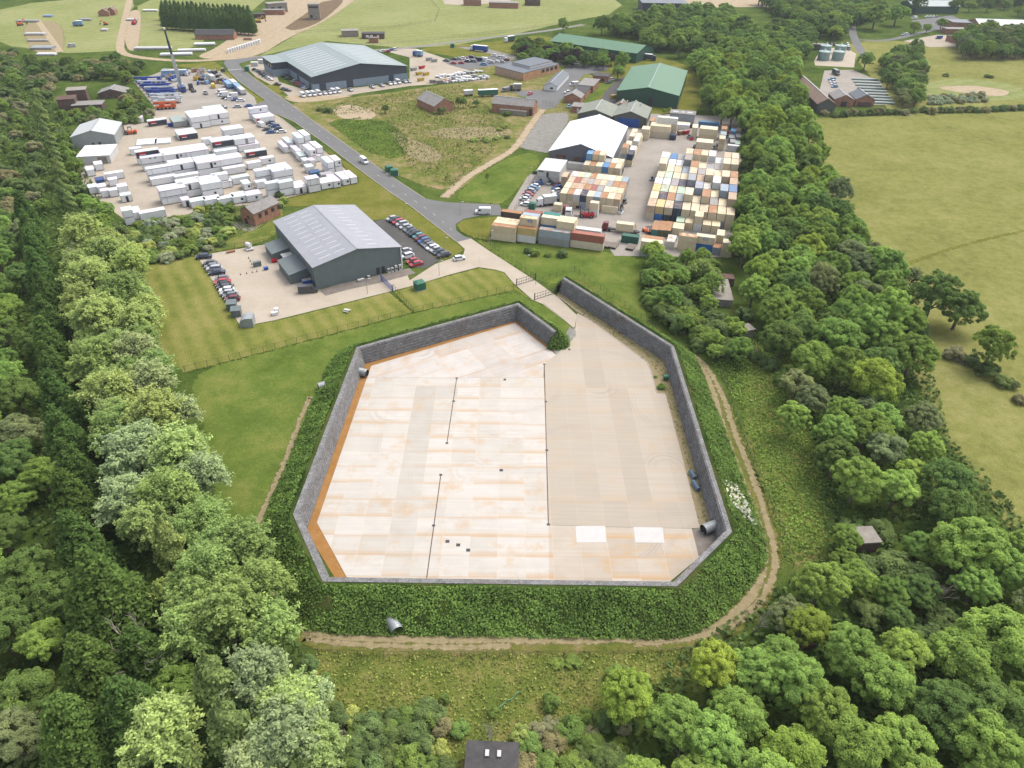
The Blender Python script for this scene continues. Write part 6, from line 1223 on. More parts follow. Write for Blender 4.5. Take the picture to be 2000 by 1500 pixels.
def cabins(px, n, W, D, rank, group, var='P', axis=AX_A, H=2.75, depth=1, low='P', tint=None, extra=''):
    """px: roof front-left corner of the stack's nearest cabin; depth more cabins stand behind it"""
    W = W*.945 if W > 8 else W*.97; p = G(px[0], px[1], n*H); p = Vector((p.x, p.y, 0))
    for d in range(depth):
        for k in range(n):
            c = p+rot(axis, W/2, d*(D+.12)); g = random.uniform(.86, 1.0); col = tint or (.82*g, .82*g, .825*g, 0)
            a_, r_ = kmesh(W, D, H); o = inst('site_cabin', a_, None, (c.x, c.y, BZ-.02+k*(H+.012)), axis+random.uniform(-.012, .012), col)
            inst('roof', r_, o, color=(col[0]*random.uniform(.72, 1), col[1]*random.uniform(.72, .98), col[2]*.9, 0))
            v = var if (d == 0 and k == n-1) else low if d == 0 else 'P'
            if v != 'P': dress(o, v, W, D, H)
            desc = {'A': 'with dark door and window', 'B': 'with two slit windows', 'C': 'with grey frame strips', 'D': 'with dark front and red sign', 'E': 'with one small window', 'F': 'with dark door', 'G': 'with wide grey door', 'H': 'with black roof hatch', 'P': 'with blank front'}[v]
            wh = '' if n == 1 else ('lower ' if k == 0 else 'upper ')
            colw = 'navy' if tint and tint[2] > tint[0]*1.5 else 'white' if not tint or tint[0] > .5 else 'grey'
            tag(o, f'{wh}{colw} cabin {desc}, {["", "one behind ", "two behind ", "three behind ", "four behind "][d]}{rank}', 'site cabin', group)
CG = 'site cabins in the left yard'
# first file from the left
cabins((264, 298), 2, 9.6, 3, 'top of the first file', CG, 'D'); cabins((274, 310), 2, 10.2, 3, 'second in the first file', CG, 'B')
cabins((285, 331), 2, 10.0, 3, 'third in the first file', CG, 'C'); cabins((294, 351), 1, 10.0, 3, 'fourth in the first file', CG, 'P'); cabins((311, 374), 2, 9.8, 3, 'at the near end of the first file', CG, 'C', low='C', depth=2)
cabins((253, 292), 1, 5, 3, 'small one left of the first file', CG, 'P')
# second file
cabins((317, 304), 2, 9.8, 3, 'top of the second file', CG, 'A', depth=3); cabins((331, 323), 2, 9.8, 3, 'second in the second file', CG, 'F', depth=2); cabins((341, 346), 1, 9.8, 3, 'third in the second file', CG, 'P', depth=1); cabins((347, 361.5), 2, 9.0, 3, 'near end of the second file', CG, 'F', depth=2)
# third file
cabins((363, 297.5), 2, 9.6, 3, 'top of the third file', CG, 'C', depth=3); cabins((384, 320), 2, 9.6, 3, 'second in the third file', CG, 'A', depth=3); cabins((414, 344), 2, 6.2, 3, 'third in the third file', CG, 'P', depth=1)
cabins((392, 361), 2, 7.6, 3, 'near end of the third file', CG, 'P', low='E', depth=3); cabins((426, 357), 1, 5.4, 3, 'frame-fronted at the end of the third file', CG, 'C')
# fourth file
cabins((413, 278), 2, 9.6, 3, 'top of the fourth file', CG, 'D', depth=2); cabins((428, 313), 2, 9.8, 3, 'third in the fourth file', CG, 'P', depth=2); cabins((420, 297), 2, 9.6, 3, 'second in the fourth file', CG, 'P', depth=1); cabins((436, 331), 1, 9.2, 3, 'near end of the fourth file', CG, 'P')
cabins((395, 273), 1, 4.5, 3, 'small one left of the fourth file', CG, 'P')
# fifth file
cabins((436, 255), 2, 9.4, 3, 'top of the fifth file', CG, 'P', depth=2); cabins((457, 273), 2, 9.4, 3, 'second in the fifth file', CG, 'G', depth=2); cabins((465, 286), 1, 9.8, 3, 'third in the fifth file', CG, 'P', depth=2); cabins((479, 298), 1, 9.6, 3, 'near end of the fifth file', CG, 'D')
cabins((509, 311), 1, 6.0, 3, 'right of two below the fifth file', CG, 'E'); cabins((483, 320), 1, 6.0, 3, 'left of two below the fifth file', CG, 'P')
cabins((533, 336), 2, 8.0, 3, 'wide stack with stepped roof', CG, 'H', depth=3); cabins((498, 335), 2, 6.0, 3, 'left of the wide stepped stack', CG, 'P')
cabins((544, 358), 2, 5.8, 3, 'near the fence, right of three', CG, 'P'); cabins((519, 360), 2, 5.8, 3, 'near the fence, middle of three', CG, 'P'); cabins((500, 357), 1, 4.4, 3, 'near the fence, left of three', CG, 'P')
cabins((453, 349), 1, 7.0, 3, 'orange-edged, alone on the concrete', CG, 'P'); cabins((475, 360), 1, 3.0, 5, 'small end-on in the open', CG, 'E')
# front row along the fence
for i, (x, y, n, w, v, d) in enumerate(((238, 413, 2, 3.4, 'P', 4), (254, 417, 1, 3.6, 'P', 6), (272, 418, 1, 9.0, 'P', 3), (355, 392, 1, 3.0, 'F', 4), (372, 395, 1, 5.8, 'P', 4), (399, 392, 1, 6.0, 'P', 4), (425, 390, 1, 6.4, 'P', 3), (454, 386, 1, 5.4, 'E', 5), (481, 383, 1, 6.0, 'E', 5), (575, 367.5, 1, 5.0, 'F', 7), (600, 351, 2, 5.0, 'C', 4), (627, 358.5, 1, 5.2, 'E', 6), (651, 355, 1, 3.1, 'E', 9), (669, 350.5, 1, 3.0, 'E', 9), (684, 347.5, 1, 3.0, 'P', 9))):
    cabins((x, y), n, w, d, f'{ordn(i+1)} from the left along the near fence', CG, v)
# group by the road
cabins((604, 294), 2, 2.9, 9, 'end-on by the road, left of pair', CG, 'E'); cabins((618, 289), 2, 2.9, 9.6, 'end-on by the road, right of pair', CG, 'P'); cabins((581, 270), 2, 2.9, 9, 'end-on by the road, farther left', CG, 'P'); cabins((594, 265), 2, 2.9, 9, 'end-on by the road, farther right', CG, 'P')
cabins((554, 288), 1, 2.2, 10, 'long narrow one near the cars', CG, 'P'); cabins((578, 296), 1, 2.6, 9, 'near part of the long low row', CG, 'P'); cabins((562, 279), 1, 2.6, 9, 'far part of the long low row', CG, 'P'); cabins((585, 305), 1, 3, 6, 'bluish one at the end of the low row', CG, 'P')
for i, (x, y, n, w, d) in enumerate(((593, 314, 1, 2.6, 4), (605, 314, 1, 2.4, 4), (613, 305, 1, 3, 6), (639, 318, 2, 2.9, 8), (653, 314, 2, 3.0, 7), (599, 327, 1, 3.2, 4))): cabins((x, y), n, w, d, f'{ordn(i+1)} in the cluster behind the near corner', CG, 'E' if i == 4 else 'P')
cabins((607, 338), 1, 4.2, 3.4, 'steel blue with white roof', CG, 'P', tint=(.06, .14, .24, 0)); cabins((628, 342), 1, 5, 3, 'roofless-looking grey one near the corner', CG, 'P', tint=(.42, .41, .40, 0))
# large block and office at the top
cabins((371, 230), 2, 9.2, 3, 'left half of the large white block', CG, 'P', low='F', depth=4); cabins((408, 224), 2, 9.4, 3, 'right half of the large white block', CG, 'F', low='E', depth=5)
cabins((486, 213), 2, 9.8, 3, 'tall office at the yard gate', CG, 'E'); cabins((499, 231), 1, 9.6, 3, 'office front at the yard gate', CG, 'P', depth=3)
o = part_box('sign', [c for c in COL.objects if c.name.startswith('site_cabin')][-3], -4.2, -2.6, 1.2, 2.2, 'red', .08)
cabins((288, 237), 1, 9.0, 3, 'alone before the scrub', CG, 'D'); cabins((348, 264), 1, 8.8, 3, 'in front of the skips', CG, 'D', depth=3); cabins((267, 230), 1, 3, 3.4, 'small one at the scrub edge', CG, 'P')
cabins((338, 239), 1, 6.4, 11, 'grey roofed unit beside the large white block', CG, 'P', tint=(.36, .36, .36, 0))
for i, (x, y, n, w, d, c) in enumerate(((168, 333, 1, 3, 5, None), (186, 353, 1, 3.4, 4, (.05, .09, .22, 0)), (204, 341, 1, 7, 2.6, None), (211, 352, 1, 3.4, 3, None), (229, 366, 1, 3.6, 4, None), (172, 367, 1, 3.4, 4, None), (189, 366, 1, 3.4, 4, None), (196, 374, 1, 3.0, 3, None), (212, 373, 1, 3.2, 3, None), (184, 322, 1, 3.2, 4.5, None), (235, 383, 1, 3.8, 3.4, None))): cabins((x, y), n, w, d, f'{ordn(i+1)} in the loose group by the left fence', CG, 'P' if i < 10 else 'F', tint=c)
for x, y, w, d, nm in ((266, 284, 8.4, 8, 'left'), (302, 281, 6.6, 7, 'right')):
    p = G(x, y, .8); mb = MB()
    for k in range(5): mb.box(-w/2+random.uniform(-.1, .1), w/2, 0, d, k*.16, k*.16+.14, M['white'])
    q = p+rot(AX_A, w/2, 0); tag(mb.build('panel_stack', None, (q.x, q.y, 0), AX_A-rad(12)), f'flat stack of white wall panels, {nm} of two', 'panels', 'white panel stacks')
# ------------------------------------------------------------------ vehicles
def ring(y, zb, zt, w0, w1): return [(-w0, y, zb), (w0, y, zb), (w1, y, zt), (-w1, y, zt)]
def lofty(mb, secs, m): mb.loft([ring(*s) for s in secs], m)
def car_meshes(kind):
    b, g = MB(), MB(); P = M['paint']
    if kind in ('hatch', 'saloon', 'suv'):
        l = {'hatch': 2.05, 'saloon': 2.3, 'suv': 2.3}[kind]; h = {'hatch': 0, 'saloon': -.03, 'suv': .2}[kind]
        lofty(b, [(-l, .35, .62+h, .72, .70), (-l+.12, .22, .72+h, .84, .80), (-l+.9, .2, .88+h, .89, .84), (l-.9, .2, .93+h, .89, .85), (l-.1, .22, .88+h, .86, .78), (l, .35, .7+h, .74, .72)], P)
        r0, r1 = (-l+1.45, l-(.35 if kind != 'saloon' else .75)); b.loft([[( -.60, r0, 1.40+h), (.60, r0, 1.40+h), (.60, r0, 1.46+h), (-.60, r0, 1.46+h)], [(-.63, (r0+r1)/2, 1.44+h), (.63, (r0+r1)/2, 1.44+h), (.60, (r0+r1)/2, 1.52+h), (-.60, (r0+r1)/2, 1.52+h)], [(-.58, r1-.35, 1.38+h), (.58, r1-.35, 1.38+h), (.56, r1-.35, 1.45+h), (-.56, r1-.35, 1.45+h)]], P)
        g.loft([ring(-l+.95, .86+h, .90+h, .80, .78), ring(r0, .88+h, 1.42+h, .82, .60), ring(r1-.4, .90+h, 1.42+h, .82, .58), ring(r1, .9+h, .96+h, .78, .70)], M['glass'])
        wy, wr, wx = (l-.75), .33 if kind != 'suv' else .38, .80
    elif kind == 'van':
        l = 2.75
        lofty(b, [(-l, .4, .8, .84, .8), (-l+.2, .3, 1.05, .93, .88), (-l+.95, .3, 1.15, .97, .92)], P); b.loft([ring(-l+.95, .3, 1.2, .98, .95), ring(-l+1.45, .3, 2.25, .98, .84), ring(l-.1, .3, 2.3, .98, .88), ring(l, .4, 2.2, .95, .86)], P)
        g.hull8([(-.84, -l+.86, 1.14), (.84, -l+.86, 1.14), (.88, -l+1.0, 1.14), (-.88, -l+1.0, 1.14)], [(-.76, -l+1.32, 2.08), (.76, -l+1.32, 2.08), (.8, -l+1.5, 2.08), (-.8, -l+1.5, 2.08)], M['glass'])
        for s in (-1, 1): g.hull8([(s*.955-.03, -l+1.15, 1.25), (s*.955+.03, -l+1.15, 1.25), (s*.955+.03, -l+2.1, 1.25), (s*.955-.03, -l+2.1, 1.25)], [(s*.915-.03, -l+1.5, 1.9), (s*.915+.03, -l+1.5, 1.9), (s*.915+.03, -l+2.1, 1.9), (s*.915-.03, -l+2.1, 1.9)], M['glass'])
        wy, wr, wx = 1.75, .36, .86
    else:   # pickup / flatbed
        l = 2.6
        lofty(b, [(-l, .4, .8, .8, .76), (-l+.2, .3, 1.0, .9, .86), (-l+1.1, .3, 1.08, .92, .88), (-.2, .3, 1.08, .92, .9)], P); b.box(-.62, .62, -l+1.5, -.3, 1.66, 1.74, P)
        b.box(-.94, .94, -.1, l, .62, .72, M['steel'])
        for x0, x1, y0, y1 in ((-.94, -.88, -.1, l), (.88, .94, -.1, l), (-.88, .88, l-.06, l), (-.88, .88, -.1, -.04)): b.box(x0, x1, y0, y1, .72, 1.05, M['steel'])
        g.loft([ring(-l+1.0, 1.04, 1.08, .82, .8), ring(-l+1.55, 1.06, 1.66, .84, .62), ring(-.35, 1.06, 1.66, .84, .62), ring(-.2, 1.06, 1.1, .8, .78)], M['glass'])
        wy, wr, wx = 1.7, .36, .82
    w = MB(); w.tube((-.11, 0, 0), (.11, 0, 0), wr, wr, M['dark'], 12); w.tube((.112, 0, 0), (.115, 0, 0), wr*.6, wr*.55, M['steel'], 10); w.tube((-.115, 0, 0), (-.112, 0, 0), wr*.55, wr*.6, M['steel'], 10)
    lt = MB()
    for s in (-1, 1): lt.box(s*.62-.15, s*.62+.15, -l+.02, -l+.16, .6, .74, M['white'])
    return b.mesh('body'), g.mesh('windows'), w.mesh('wheel'), lt.mesh('headlights'), wy, wr, wx
VM = {k: car_meshes(k) for k in ('hatch', 'saloon', 'suv', 'van', 'pickup')}
VC = {'silver': (.42, .43, .45), 'grey': (.17, .175, .185), 'black': (.02, .021, .024), 'white': (.75, .75, .75), 'red': (.42, .02, .03), 'dark red': (.16, .015, .02), 'blue': (.04, .10, .30), 'navy': (.02, .03, .075), 'light blue': (.12, .27, .45), 'yellow': (.62, .42, .03), 'turquoise': (.05, .26, .30), 'dark grey': (.07, .072, .078)}
def vehicle(kind, px, head, colour, label, group=None, sc=1.0, wheels=True, z=0):
    b, g, w, lt, wy, wr, wx = VM[kind]; p = G(*px)
    o = empty({'van': 'parked_van', 'pickup': 'parked_pickup'}.get(kind, 'parked_car'), (p.x, p.y, BZ+z), rad(head)-math.pi/2, sc)   # head: direction of the tail
    c = (*VC[colour], 1); inst('body', b, o, color=c); inst('windows', g, o); inst('headlights', lt, o)
    if wheels:
        for sx in (-1, 1):
            for sy in (-1, 1): inst('wheel', w, o, (sx*wx, sy*wy, wr))
    return tag(o, label, {'van': 'van', 'pickup': 'pickup'}.get(kind, 'car'), group)
def row(items, head, where, group, kind=None, sc=1.0, wheels=True, start=1, hj=3):
    cnt = defaultdict(int)
    for it in items: cnt[(it[2], it[3] if len(it) > 3 else kind or 'hatch')] += 1
    for i, it in enumerate(items):
        k = it[3] if len(it) > 3 else kind or random.choice(['hatch', 'hatch', 'saloon', 'suv']); w = {'van': 'van', 'pickup': 'flatbed pickup', 'suv': 'tall car', 'saloon': 'saloon car', 'hatch': 'hatchback'}[k]
        vehicle(k, it[:2], head+random.uniform(-hj, hj), it[2], f'{it[2]} {w}, {ordn(i+start)} {where}', group, sc, wheels)
lot = [(766, 430, 'silver'), (773, 433, 'black', 'suv'), (779, 437, 'red'), (786, 441, 'silver'), (793, 446, 'silver'), (799, 451, 'grey'), (805, 456, 'navy'), (811, 460, 'black', 'suv'), (817.5, 464, 'turquoise'), (823, 469, 'dark red'), (829, 474, 'blue'), (834, 478, 'dark grey', 'saloon'), (839.5, 482, 'grey'), (845, 486.5, 'white'), (851, 491, 'silver'), (858, 496, 'navy'), (867, 501.5, 'dark grey', 'suv')]
row(lot, 32, 'from the far end right of the grey warehouse', 'cars right of the grey warehouse', sc=1.02)
row([(792, 493, 'silver'), (796, 503.5, 'white'), (806, 513, 'red'), (813.5, 518.5, 'red', 'saloon')], 32, 'down the grey warehouse right wall', 'cars at the grey warehouse wall')
row([(399, 504.5, 'navy', 'saloon'), (411, 518, 'dark grey'), (416, 523.5, 'grey'), (420, 529, 'silver'), (425, 535.5, 'navy', 'saloon'), (434, 548, 'grey'), (435.5, 554, 'red'), (437, 559.5, 'black'), (441, 564, 'dark grey', 'saloon'), (443.5, 570, 'white'), (447, 575.5, 'silver'), (451, 581, 'grey'), (455, 587, 'dark red')], 12, 'from the far end along the left lawn edge', 'cars along the left lawn', sc=1.08)
vehicle('van', (603, 571), 192, 'dark grey', 'dark grey van at the near corner of the grey warehouse', None, 1.05)
vehicle('hatch', (897, 507.5), 205, 'white', 'white car on the concrete road by the warehouse entrance')
vehicle('van', (943, 417.5), 0, 'white', 'white van parked on the side road at the container yard', None, 1.05)
vehicle('van', (711.5, 318), 124, 'white', 'white van driving along the estate road', None, 1.0)
row([(1051, 360.5, 'blue'), (1045.5, 366, 'white'), (1041, 371, 'light blue'), (1036, 376, 'silver'), (1031.5, 382, 'red'), (1028, 387, 'silver'), (1024, 392, 'white')], -32, 'from the stacked office in the left car row', 'cars in the container yard, left row')
row([(1061, 356.5, 'white', 'saloon'), (1026.5, 402, 'white', 'hatch')], -20, 'loose in the container yard car park', 'cars in the container yard', start=1)
vehicle('hatch', (1073.5, 359.5), 70, 'silver', 'silver car beneath the outside stair of the stacked office', 'cars in the container yard')
row([(1090, 365, 'dark red', 'suv'), (1088, 370, 'blue'), (1087, 375.5, 'white'), (1081, 385, 'white'), (1078, 389.5, 'navy'), (1075, 394, 'white')], 30, 'from the stacked office in the right car row', 'cars in the container yard, right row')
row([(498, 138, 'black'), (502, 139.5, 'silver'), (506, 142, 'navy'), (512, 146.5, 'navy'), (517.5, 150.5, 'navy'), (522, 153.5, 'silver'), (528, 156.5, 'white', 'saloon')], -38, 'from the kiosk beside the two-tone warehouse road', 'cars left of the two-tone warehouse')
row([(530, 136, 'silver', 'saloon'), (524, 126, 'white'), (542, 166.5, 'dark grey', 'saloon'), (555, 175.5, 'grey', 'saloon'), (562, 178, 'dark grey', 'saloon')], -25, 'of the loose cars left of the two-tone warehouse', 'cars left of the two-tone warehouse, loose')
row([(556, 151, 'black'), (562, 155, 'dark grey', 'saloon'), (574, 161, 'silver'), (578, 163.5, 'dark grey'), (583, 166, 'red'), (587, 168, 'red'), (590.5, 170.5, 'blue'), (595, 173.5, 'white')], -25, 'along the left wall of the two-tone warehouse', 'cars at the two-tone warehouse wall')
row([(592, 189, 'white', 'van'), (603, 187.5, 'white', 'van'), (612.5, 186.5, 'white', 'van'), (623, 185, 'white', 'van'), (633.5, 184, 'white', 'pickup'), (643.5, 183, 'white', 'pickup'), (651.5, 181.8, 'white', 'van'), (661, 180.5, 'white', 'van'), (684, 177.5, 'silver', 'pickup'), (727, 171.5, 'silver', 'pickup'), (745.5, 168.5, 'silver', 'pickup'), (761, 165.5, 'white', 'pickup'), (769.5, 164.5, 'white', 'pickup'), (778, 163, 'white', 'van'), (790, 161.5, 'silver', 'pickup'), (798, 160.5, 'silver', 'pickup')], 125, 'from the left in the row before the two-tone warehouse', 'vans before the two-tone warehouse', sc=.98)
row([(748.5, 101.5, 'white'), (757, 102, 'red'), (763.5, 99, 'blue'), (770, 98.5, 'white')], 20, 'from the left behind the two-tone warehouse', 'cars behind the two-tone warehouse', wheels=False)
far = [(872, 120, 'dark grey'), (887, 117, 'dark grey'), (897, 116.5, 'silver'), (910, 115, 'dark red'), (920, 113.5, 'navy'), (903.5, 115.5, 'white'), (886, 125, 'red'), (901, 124.5, 'red'), (912, 121.5, 'navy'), (922, 120, 'red'), (934, 119, 'navy', 'van'), (944, 119, 'white', 'van'), (917, 121, 'navy'), (912.5, 121.2, 'white'), (925, 121.5, 'grey'), (955, 122.5, 'white'), (970, 122.5, 'white'), (980, 122.5, 'silver'), (965, 110, 'white'), (975, 113.5, 'silver'), (982, 115, 'white'), (989, 118.5, 'dark red'), (944.5, 127.5, 'light blue'), (960, 124, 'silver')]
row(far, -20, 'from the near left in the far lot', 'cars in the far lot', wheels=False)
row([(1114, 123.5, 'black'), (1120, 125, 'dark grey'), (1126, 125.5, 'white')], 50, 'from the left below the tall lamp mast', 'cars below the trees', wheels=False)
row([(1188, 163.5, 'grey'), (1188, 161, 'dark grey'), (1193, 157, 'white')], 15, 'beside the green shed, from the near end', 'cars beside the green shed', wheels=False)
row([(1121, 167.5, 'white', 'van'), (1125, 165, 'grey'), (1108.5, 182, 'white')], 20, 'before the brick range, from the far end', 'cars before the brick range', wheels=False)
for k, px, h, c, lab in (('van', (987, 179), 40, 'grey', 'small grey van on the track behind the ruined barn'), ('hatch', (1035, 185), 60, 'red', 'red and white car at the corner of the side road'), ('hatch', (1111, 210), 80, 'light blue', 'pale blue car by the brown brick gabled shed'), ('saloon', (213, 289), 130, 'black', 'black car beside the low white workshop'),
                         ('pickup', (402, 184), -60, 'white', 'white truck standing alone in the crane yard'), ('van', (417, 171), -65, 'yellow', 'yellow van in the crane yard'), ('saloon', (436.5, 211.5), -30, 'dark grey', 'dark car at the corner of the large white block'), ('saloon', (464, 210.5), 10, 'silver', 'silver car on the yard entrance, left of the blue one'), ('saloon', (486, 209), 20, 'blue', 'blue car on the yard entrance by the tall office')): vehicle(k, px, h, c, lab)
row([(432, 183, 'white', 'van'), (436, 188, 'white', 'van'), (440, 193.5, 'black', 'hatch'), (447, 195, 'white', 'hatch'), (455, 190, 'white', 'van'), (459.5, 197, 'blue', 'hatch'), (470.5, 198.5, 'white', 'saloon')], 20, 'in the van group by the caravans, from the far end', 'vans by the caravans', hj=6)
row([(509.5, 247, 'white', 'van')], -48, 'at the office front in the cabin yard', 'cars at the cabin yard office')
row([(529, 243, 'navy'), (533, 246, 'grey'), (538.5, 249, 'blue'), (543.5, 253.5, 'navy')], 20, 'in the back row right of the cabin yard office', 'cars at the cabin yard office')
row([(522, 255, 'dark grey'), (529.5, 260.5, 'blue', 'saloon'), (550, 259.5, 'white', 'saloon')], 15, 'in the front row right of the cabin yard office', 'cars at the cabin yard office')
row([(1615, 87.5, 'dark grey'), (1623, 87.5, 'black'), (1630, 88, 'dark red'), (1654.5, 88.5, 'white'), (1656, 97.5, 'grey', 'van')], 90, 'from the left behind the pale green tanks', 'cars at the tanks', wheels=False)
row([(1765, 69, 'silver', 'saloon'), (1770, 68, 'white', 'saloon'), (1833, 76, 'blue', 'van'), (1810, 34, 'white'), (1816, 34, 'white'), (1822, 34, 'white'), (1828, 34, 'grey'), (1785, 37, 'white', 'van')], 20, 'of the scattered cars at the far farm', 'cars at the far farm', wheels=False)
row([(1624.5, 157, 'light blue'), (1626.5, 161, 'white'), (1628, 165.5, 'white'), (1629.5, 171, 'light blue')], 10, 'from the far end beside the long brown shed', 'cars beside the long brown shed', wheels=False)
vehicle('van', (1632, 146), 95, 'dark grey', 'dark green high van in the drum yard', None, 1.3, False)

# lorries
def lorry(px, head, cabc, boxm, boxl, label, boxtop='white', load=True):
    p = G(*px); o = empty('lorry', (p.x, p.y, BZ), rad(head)-math.pi/2); tag(o, label, 'lorry')
    c = MB(); c.loft([ring(-3.0, .5, 1.9, 1.15, 1.1), ring(-2.8, .5, 2.6, 1.2, 1.1), ring(-2.2, .5, 3.1, 1.2, 1.05), ring(-.9, .5, 3.2, 1.2, 1.1)], M['paint']); inst('cab', c.mesh('cab'), o, color=(*VC[cabc], 1))
    g = MB(); g.hull8([(-1.05, -3.02, 1.75), (1.05, -3.02, 1.75), (1.05, -2.9, 1.75), (-1.05, -2.9, 1.75)], [(-1.0, -2.85, 2.55), (1.0, -2.85, 2.55), (1.0, -2.7, 2.55), (-1.0, -2.7, 2.55)], M['glass']); g.build('windscreen', o)
    ch = MB(); ch.box(-.6, .6, -.9, boxl-.2, .6, 1.0, M['black']); ch.build('chassis', o)
    if load:
        b = MB(); b.box(-1.25, 1.25, -.5, boxl-.4, 1.02, 3.7, M[boxm]); b.box(-1.27, 1.27, -.52, boxl-.38, 3.7, 3.78, M[boxtop]); b.build('trailer_body', o)
    for y in (-2.0, -.3, boxl-2.6, boxl-1.5):
        for s in (-1, 1): w = MB(); w.tube((s*1.05-.15, y, .5), (s*1.05+.15, y, .5), .5, .5, M['dark'], 10); w.build('wheel', o)
    return o
lorry((926, 99), -22, 'white', 'bluep', 10.5, 'blue curtain-sided articulated lorry on the far junction')
lorry((1272, 118), 160, 'navy', 'wall_anth', 9, 'dark blue trailer parked under the trees behind the green shed')
lorry((992, 82), 40, 'white', 'wall_green', 6, 'white and green lorry at the left end of the dark tree clump')
lorry((815, 110), -30, 'blue', 'bluel', 4.5, 'blue and white truck in the yard right of the two-tone warehouse')
lorry((1005, 177), 0, 'dark grey', 'oldconc', 4.2, 'grey tipper truck below the buff brick hall')
lorry((1063, 401.5), 18, 'white', 'whitedirty', 5.0, 'white box truck in the container yard car park')
lorry((1111, 419), 80, 'white', 'black', 2.5, 'white lorry cab parked before the stacked containers', load=False)
lorry((1106, 414), 80, 'dark red', 'black', 2.5, 'dark red lorry cab beside the white one', load=False)
lorry((404, 78) if 0 else (410, 76), 15, 'white', 'white', 8, 'white articulated lorry beside the brown barn')
tr = lorry((1192, 451), AX_B*57.3, 'dark red', 'black', 10.5, 'dark red flatbed truck carrying a cream container in the yard', load=False)
q = tr.matrix_basis @ Vector((0, 5.0, 0)); container(q.x, q.y, 1.06, tr.rotation_euler.z, 2.44, 6.06, 2.6, 'cream', .2, 'cream container loaded on the dark red flatbed truck', None)
cr = MB(); cr.tube((.0, 8.6, 1.0), (0, 8.6, 3.6), .12, .1, M['yellow'], 6); cr.tube((0, 8.6, 3.6), (.6, 9.2, 2.4), .1, .08, M['yellow'], 6); cr.build('loader_crane', tr)
def trailer(px, head, l, m, top, lab, h=2.6):
    p = G(*px); o = empty('trailer', (p.x, p.y, BZ), rad(head)); tag(o, lab, 'trailer'); b = MB(); b.box(-l/2, l/2, -1.25, 1.25, .95, .95+h, M[m]); b.box(-l/2-.02, l/2+.02, -1.27, 1.27, .95+h, 1.02+h, M[top]); b.build('trailer_body', o)
    for x in (-l*.3, l*.2, l*.35):
        for s in (-1, 1): w = MB(); w.tube((x, s*1.1-.12, .45), (x, s*1.1+.12, .45), .45, .45, M['dark'], 10); w.build('wheel', o)
    c = MB(); c.box(-l/2+.3, l/2-.3, -.5, .5, .6, .94, M['black']); c.build('chassis', o)
trailer((953, 188), 14, 11, 'greenkiosk', 'white', 'dark green trailer parked behind the ruined brick barn')
trailer((915, 187), 20, 5, 'whitedirty', 'white', 'white box body left of the dark green trailer', 2)
trailer((298, 152) if 0 else (342, 148), 10, 14, 'bluel', 'whitedirty', 'pale blue long trailer behind the crane', 2.2)
trailer((425, 73), 8, 8, 'white', 'white', 'white trailer at the right end of the brown barn')
# mobile cranes and lorries in the crane yard
M['cranedark'] = plain('dark_boom', (.07, .085, .13), .5, .15); M['craneblue'] = plain('crane_blue', (.035, .075, .33), .45, .2, .6); M['cranewhite'] = plain('crane_white', (.62, .64, .66), .5, .15, .6)
def folded_crane(px, head, m, lab, l=13, boom='cranewhite'):
    p = G(*px); o = empty('mobile_crane', (p.x, p.y, BZ), rad(head)); tag(o, lab, 'crane', 'folded mobile cranes')
    c = MB(); c.box(-l/2, l/2, -1.3, 1.3, .8, 1.7, M[m]); c.build('chassis', o); k = MB(); k.loft([[(x, -1.25, 1.7), (x, 1.25, 1.7), (x, 1.15, z), (x, -1.15, z)] for x, z in ((l/2-2.2, 3.0), (l/2-.6, 2.9), (l/2, 2.0))], M[m]); k.build('cab', o)
    g = MB(); g.box(l/2-.5, l/2+.01, -1.05, 1.05, 2.0, 2.6, M['glass']); g.build('windscreen', o)
    b = MB(); b.hull8([(-l/2-.6, -.4, 2.7), (l/2+1.2, -.35, 2.9), (l/2+1.2, .35, 2.9), (-l/2-.6, .4, 2.7)], [(-l/2-.6, -.4, 3.7), (l/2+1.2, -.3, 3.5), (l/2+1.2, .3, 3.5), (-l/2-.6, .4, 3.7)], M[boom]); b.build('boom', o)
    t = MB(); t.box(-l*.28, -l*.05, -1.2, 1.2, 1.72, 3.2, M[m]); t.build('winch_house', o)
    for x in np.linspace(-l*.38, l*.36, 5):
        for s in (-1, 1): w = MB(); w.tube((x, s*1.15-.15, .55), (x, s*1.15+.15, .55), .55, .55, M['dark'], 10); w.build('wheel', o)
for i, (x, y, m, bm) in enumerate(((292, 163, 'craneblue', 'craneblue'), (300, 170.5, 'craneblue', 'cranewhite'), (307, 176.5, 'craneblue', 'craneblue'), (314, 182, 'craneblue', 'cranewhite'), (318, 188, 'craneblue', 'craneblue'), (325, 196, 'cranewhite', 'cranewhite'), (328, 202, 'cranewhite', 'cranewhite'))):
    folded_crane((x, y), 14, m, f'{"blue" if m == "craneblue" else "white"} folded mobile crane with {"white" if bm == "cranewhite" else "blue"} boom, {ordn(i+1)} from the back of the row', 14, bm)
folded_crane((325, 213), 18, 'orange', 'orange folded mobile crane at the near end of the row', 10, 'orange')
p = G(356, 177); o = empty('mobile_crane', (p.x, p.y, BZ), rad(-58)); tag(o, 'blue and white mobile crane with its long boom raised high', 'crane')
c = MB(); c.box(-6, 6, -1.4, 1.4, .8, 1.8, M['craneblue']); c.build('chassis', o); k = MB(); k.box(4.0, 6.2, -1.3, 1.3, 1.8, 3.2, M['craneblue']); k.build('cab', o); g = MB(); g.box(6.19, 6.23, -1.1, 1.1, 2.2, 3.0, M['glass']); g.build('windscreen', o)
h = MB(); h.box(-3.4, .6, -1.3, 1.3, 1.85, 3.6, M['cranewhite']); h.build('winch_house', o)
tip = G(321, 57, 0)   # aim the boom: find the point over the ground straight behind the crane whose height fits
best = None
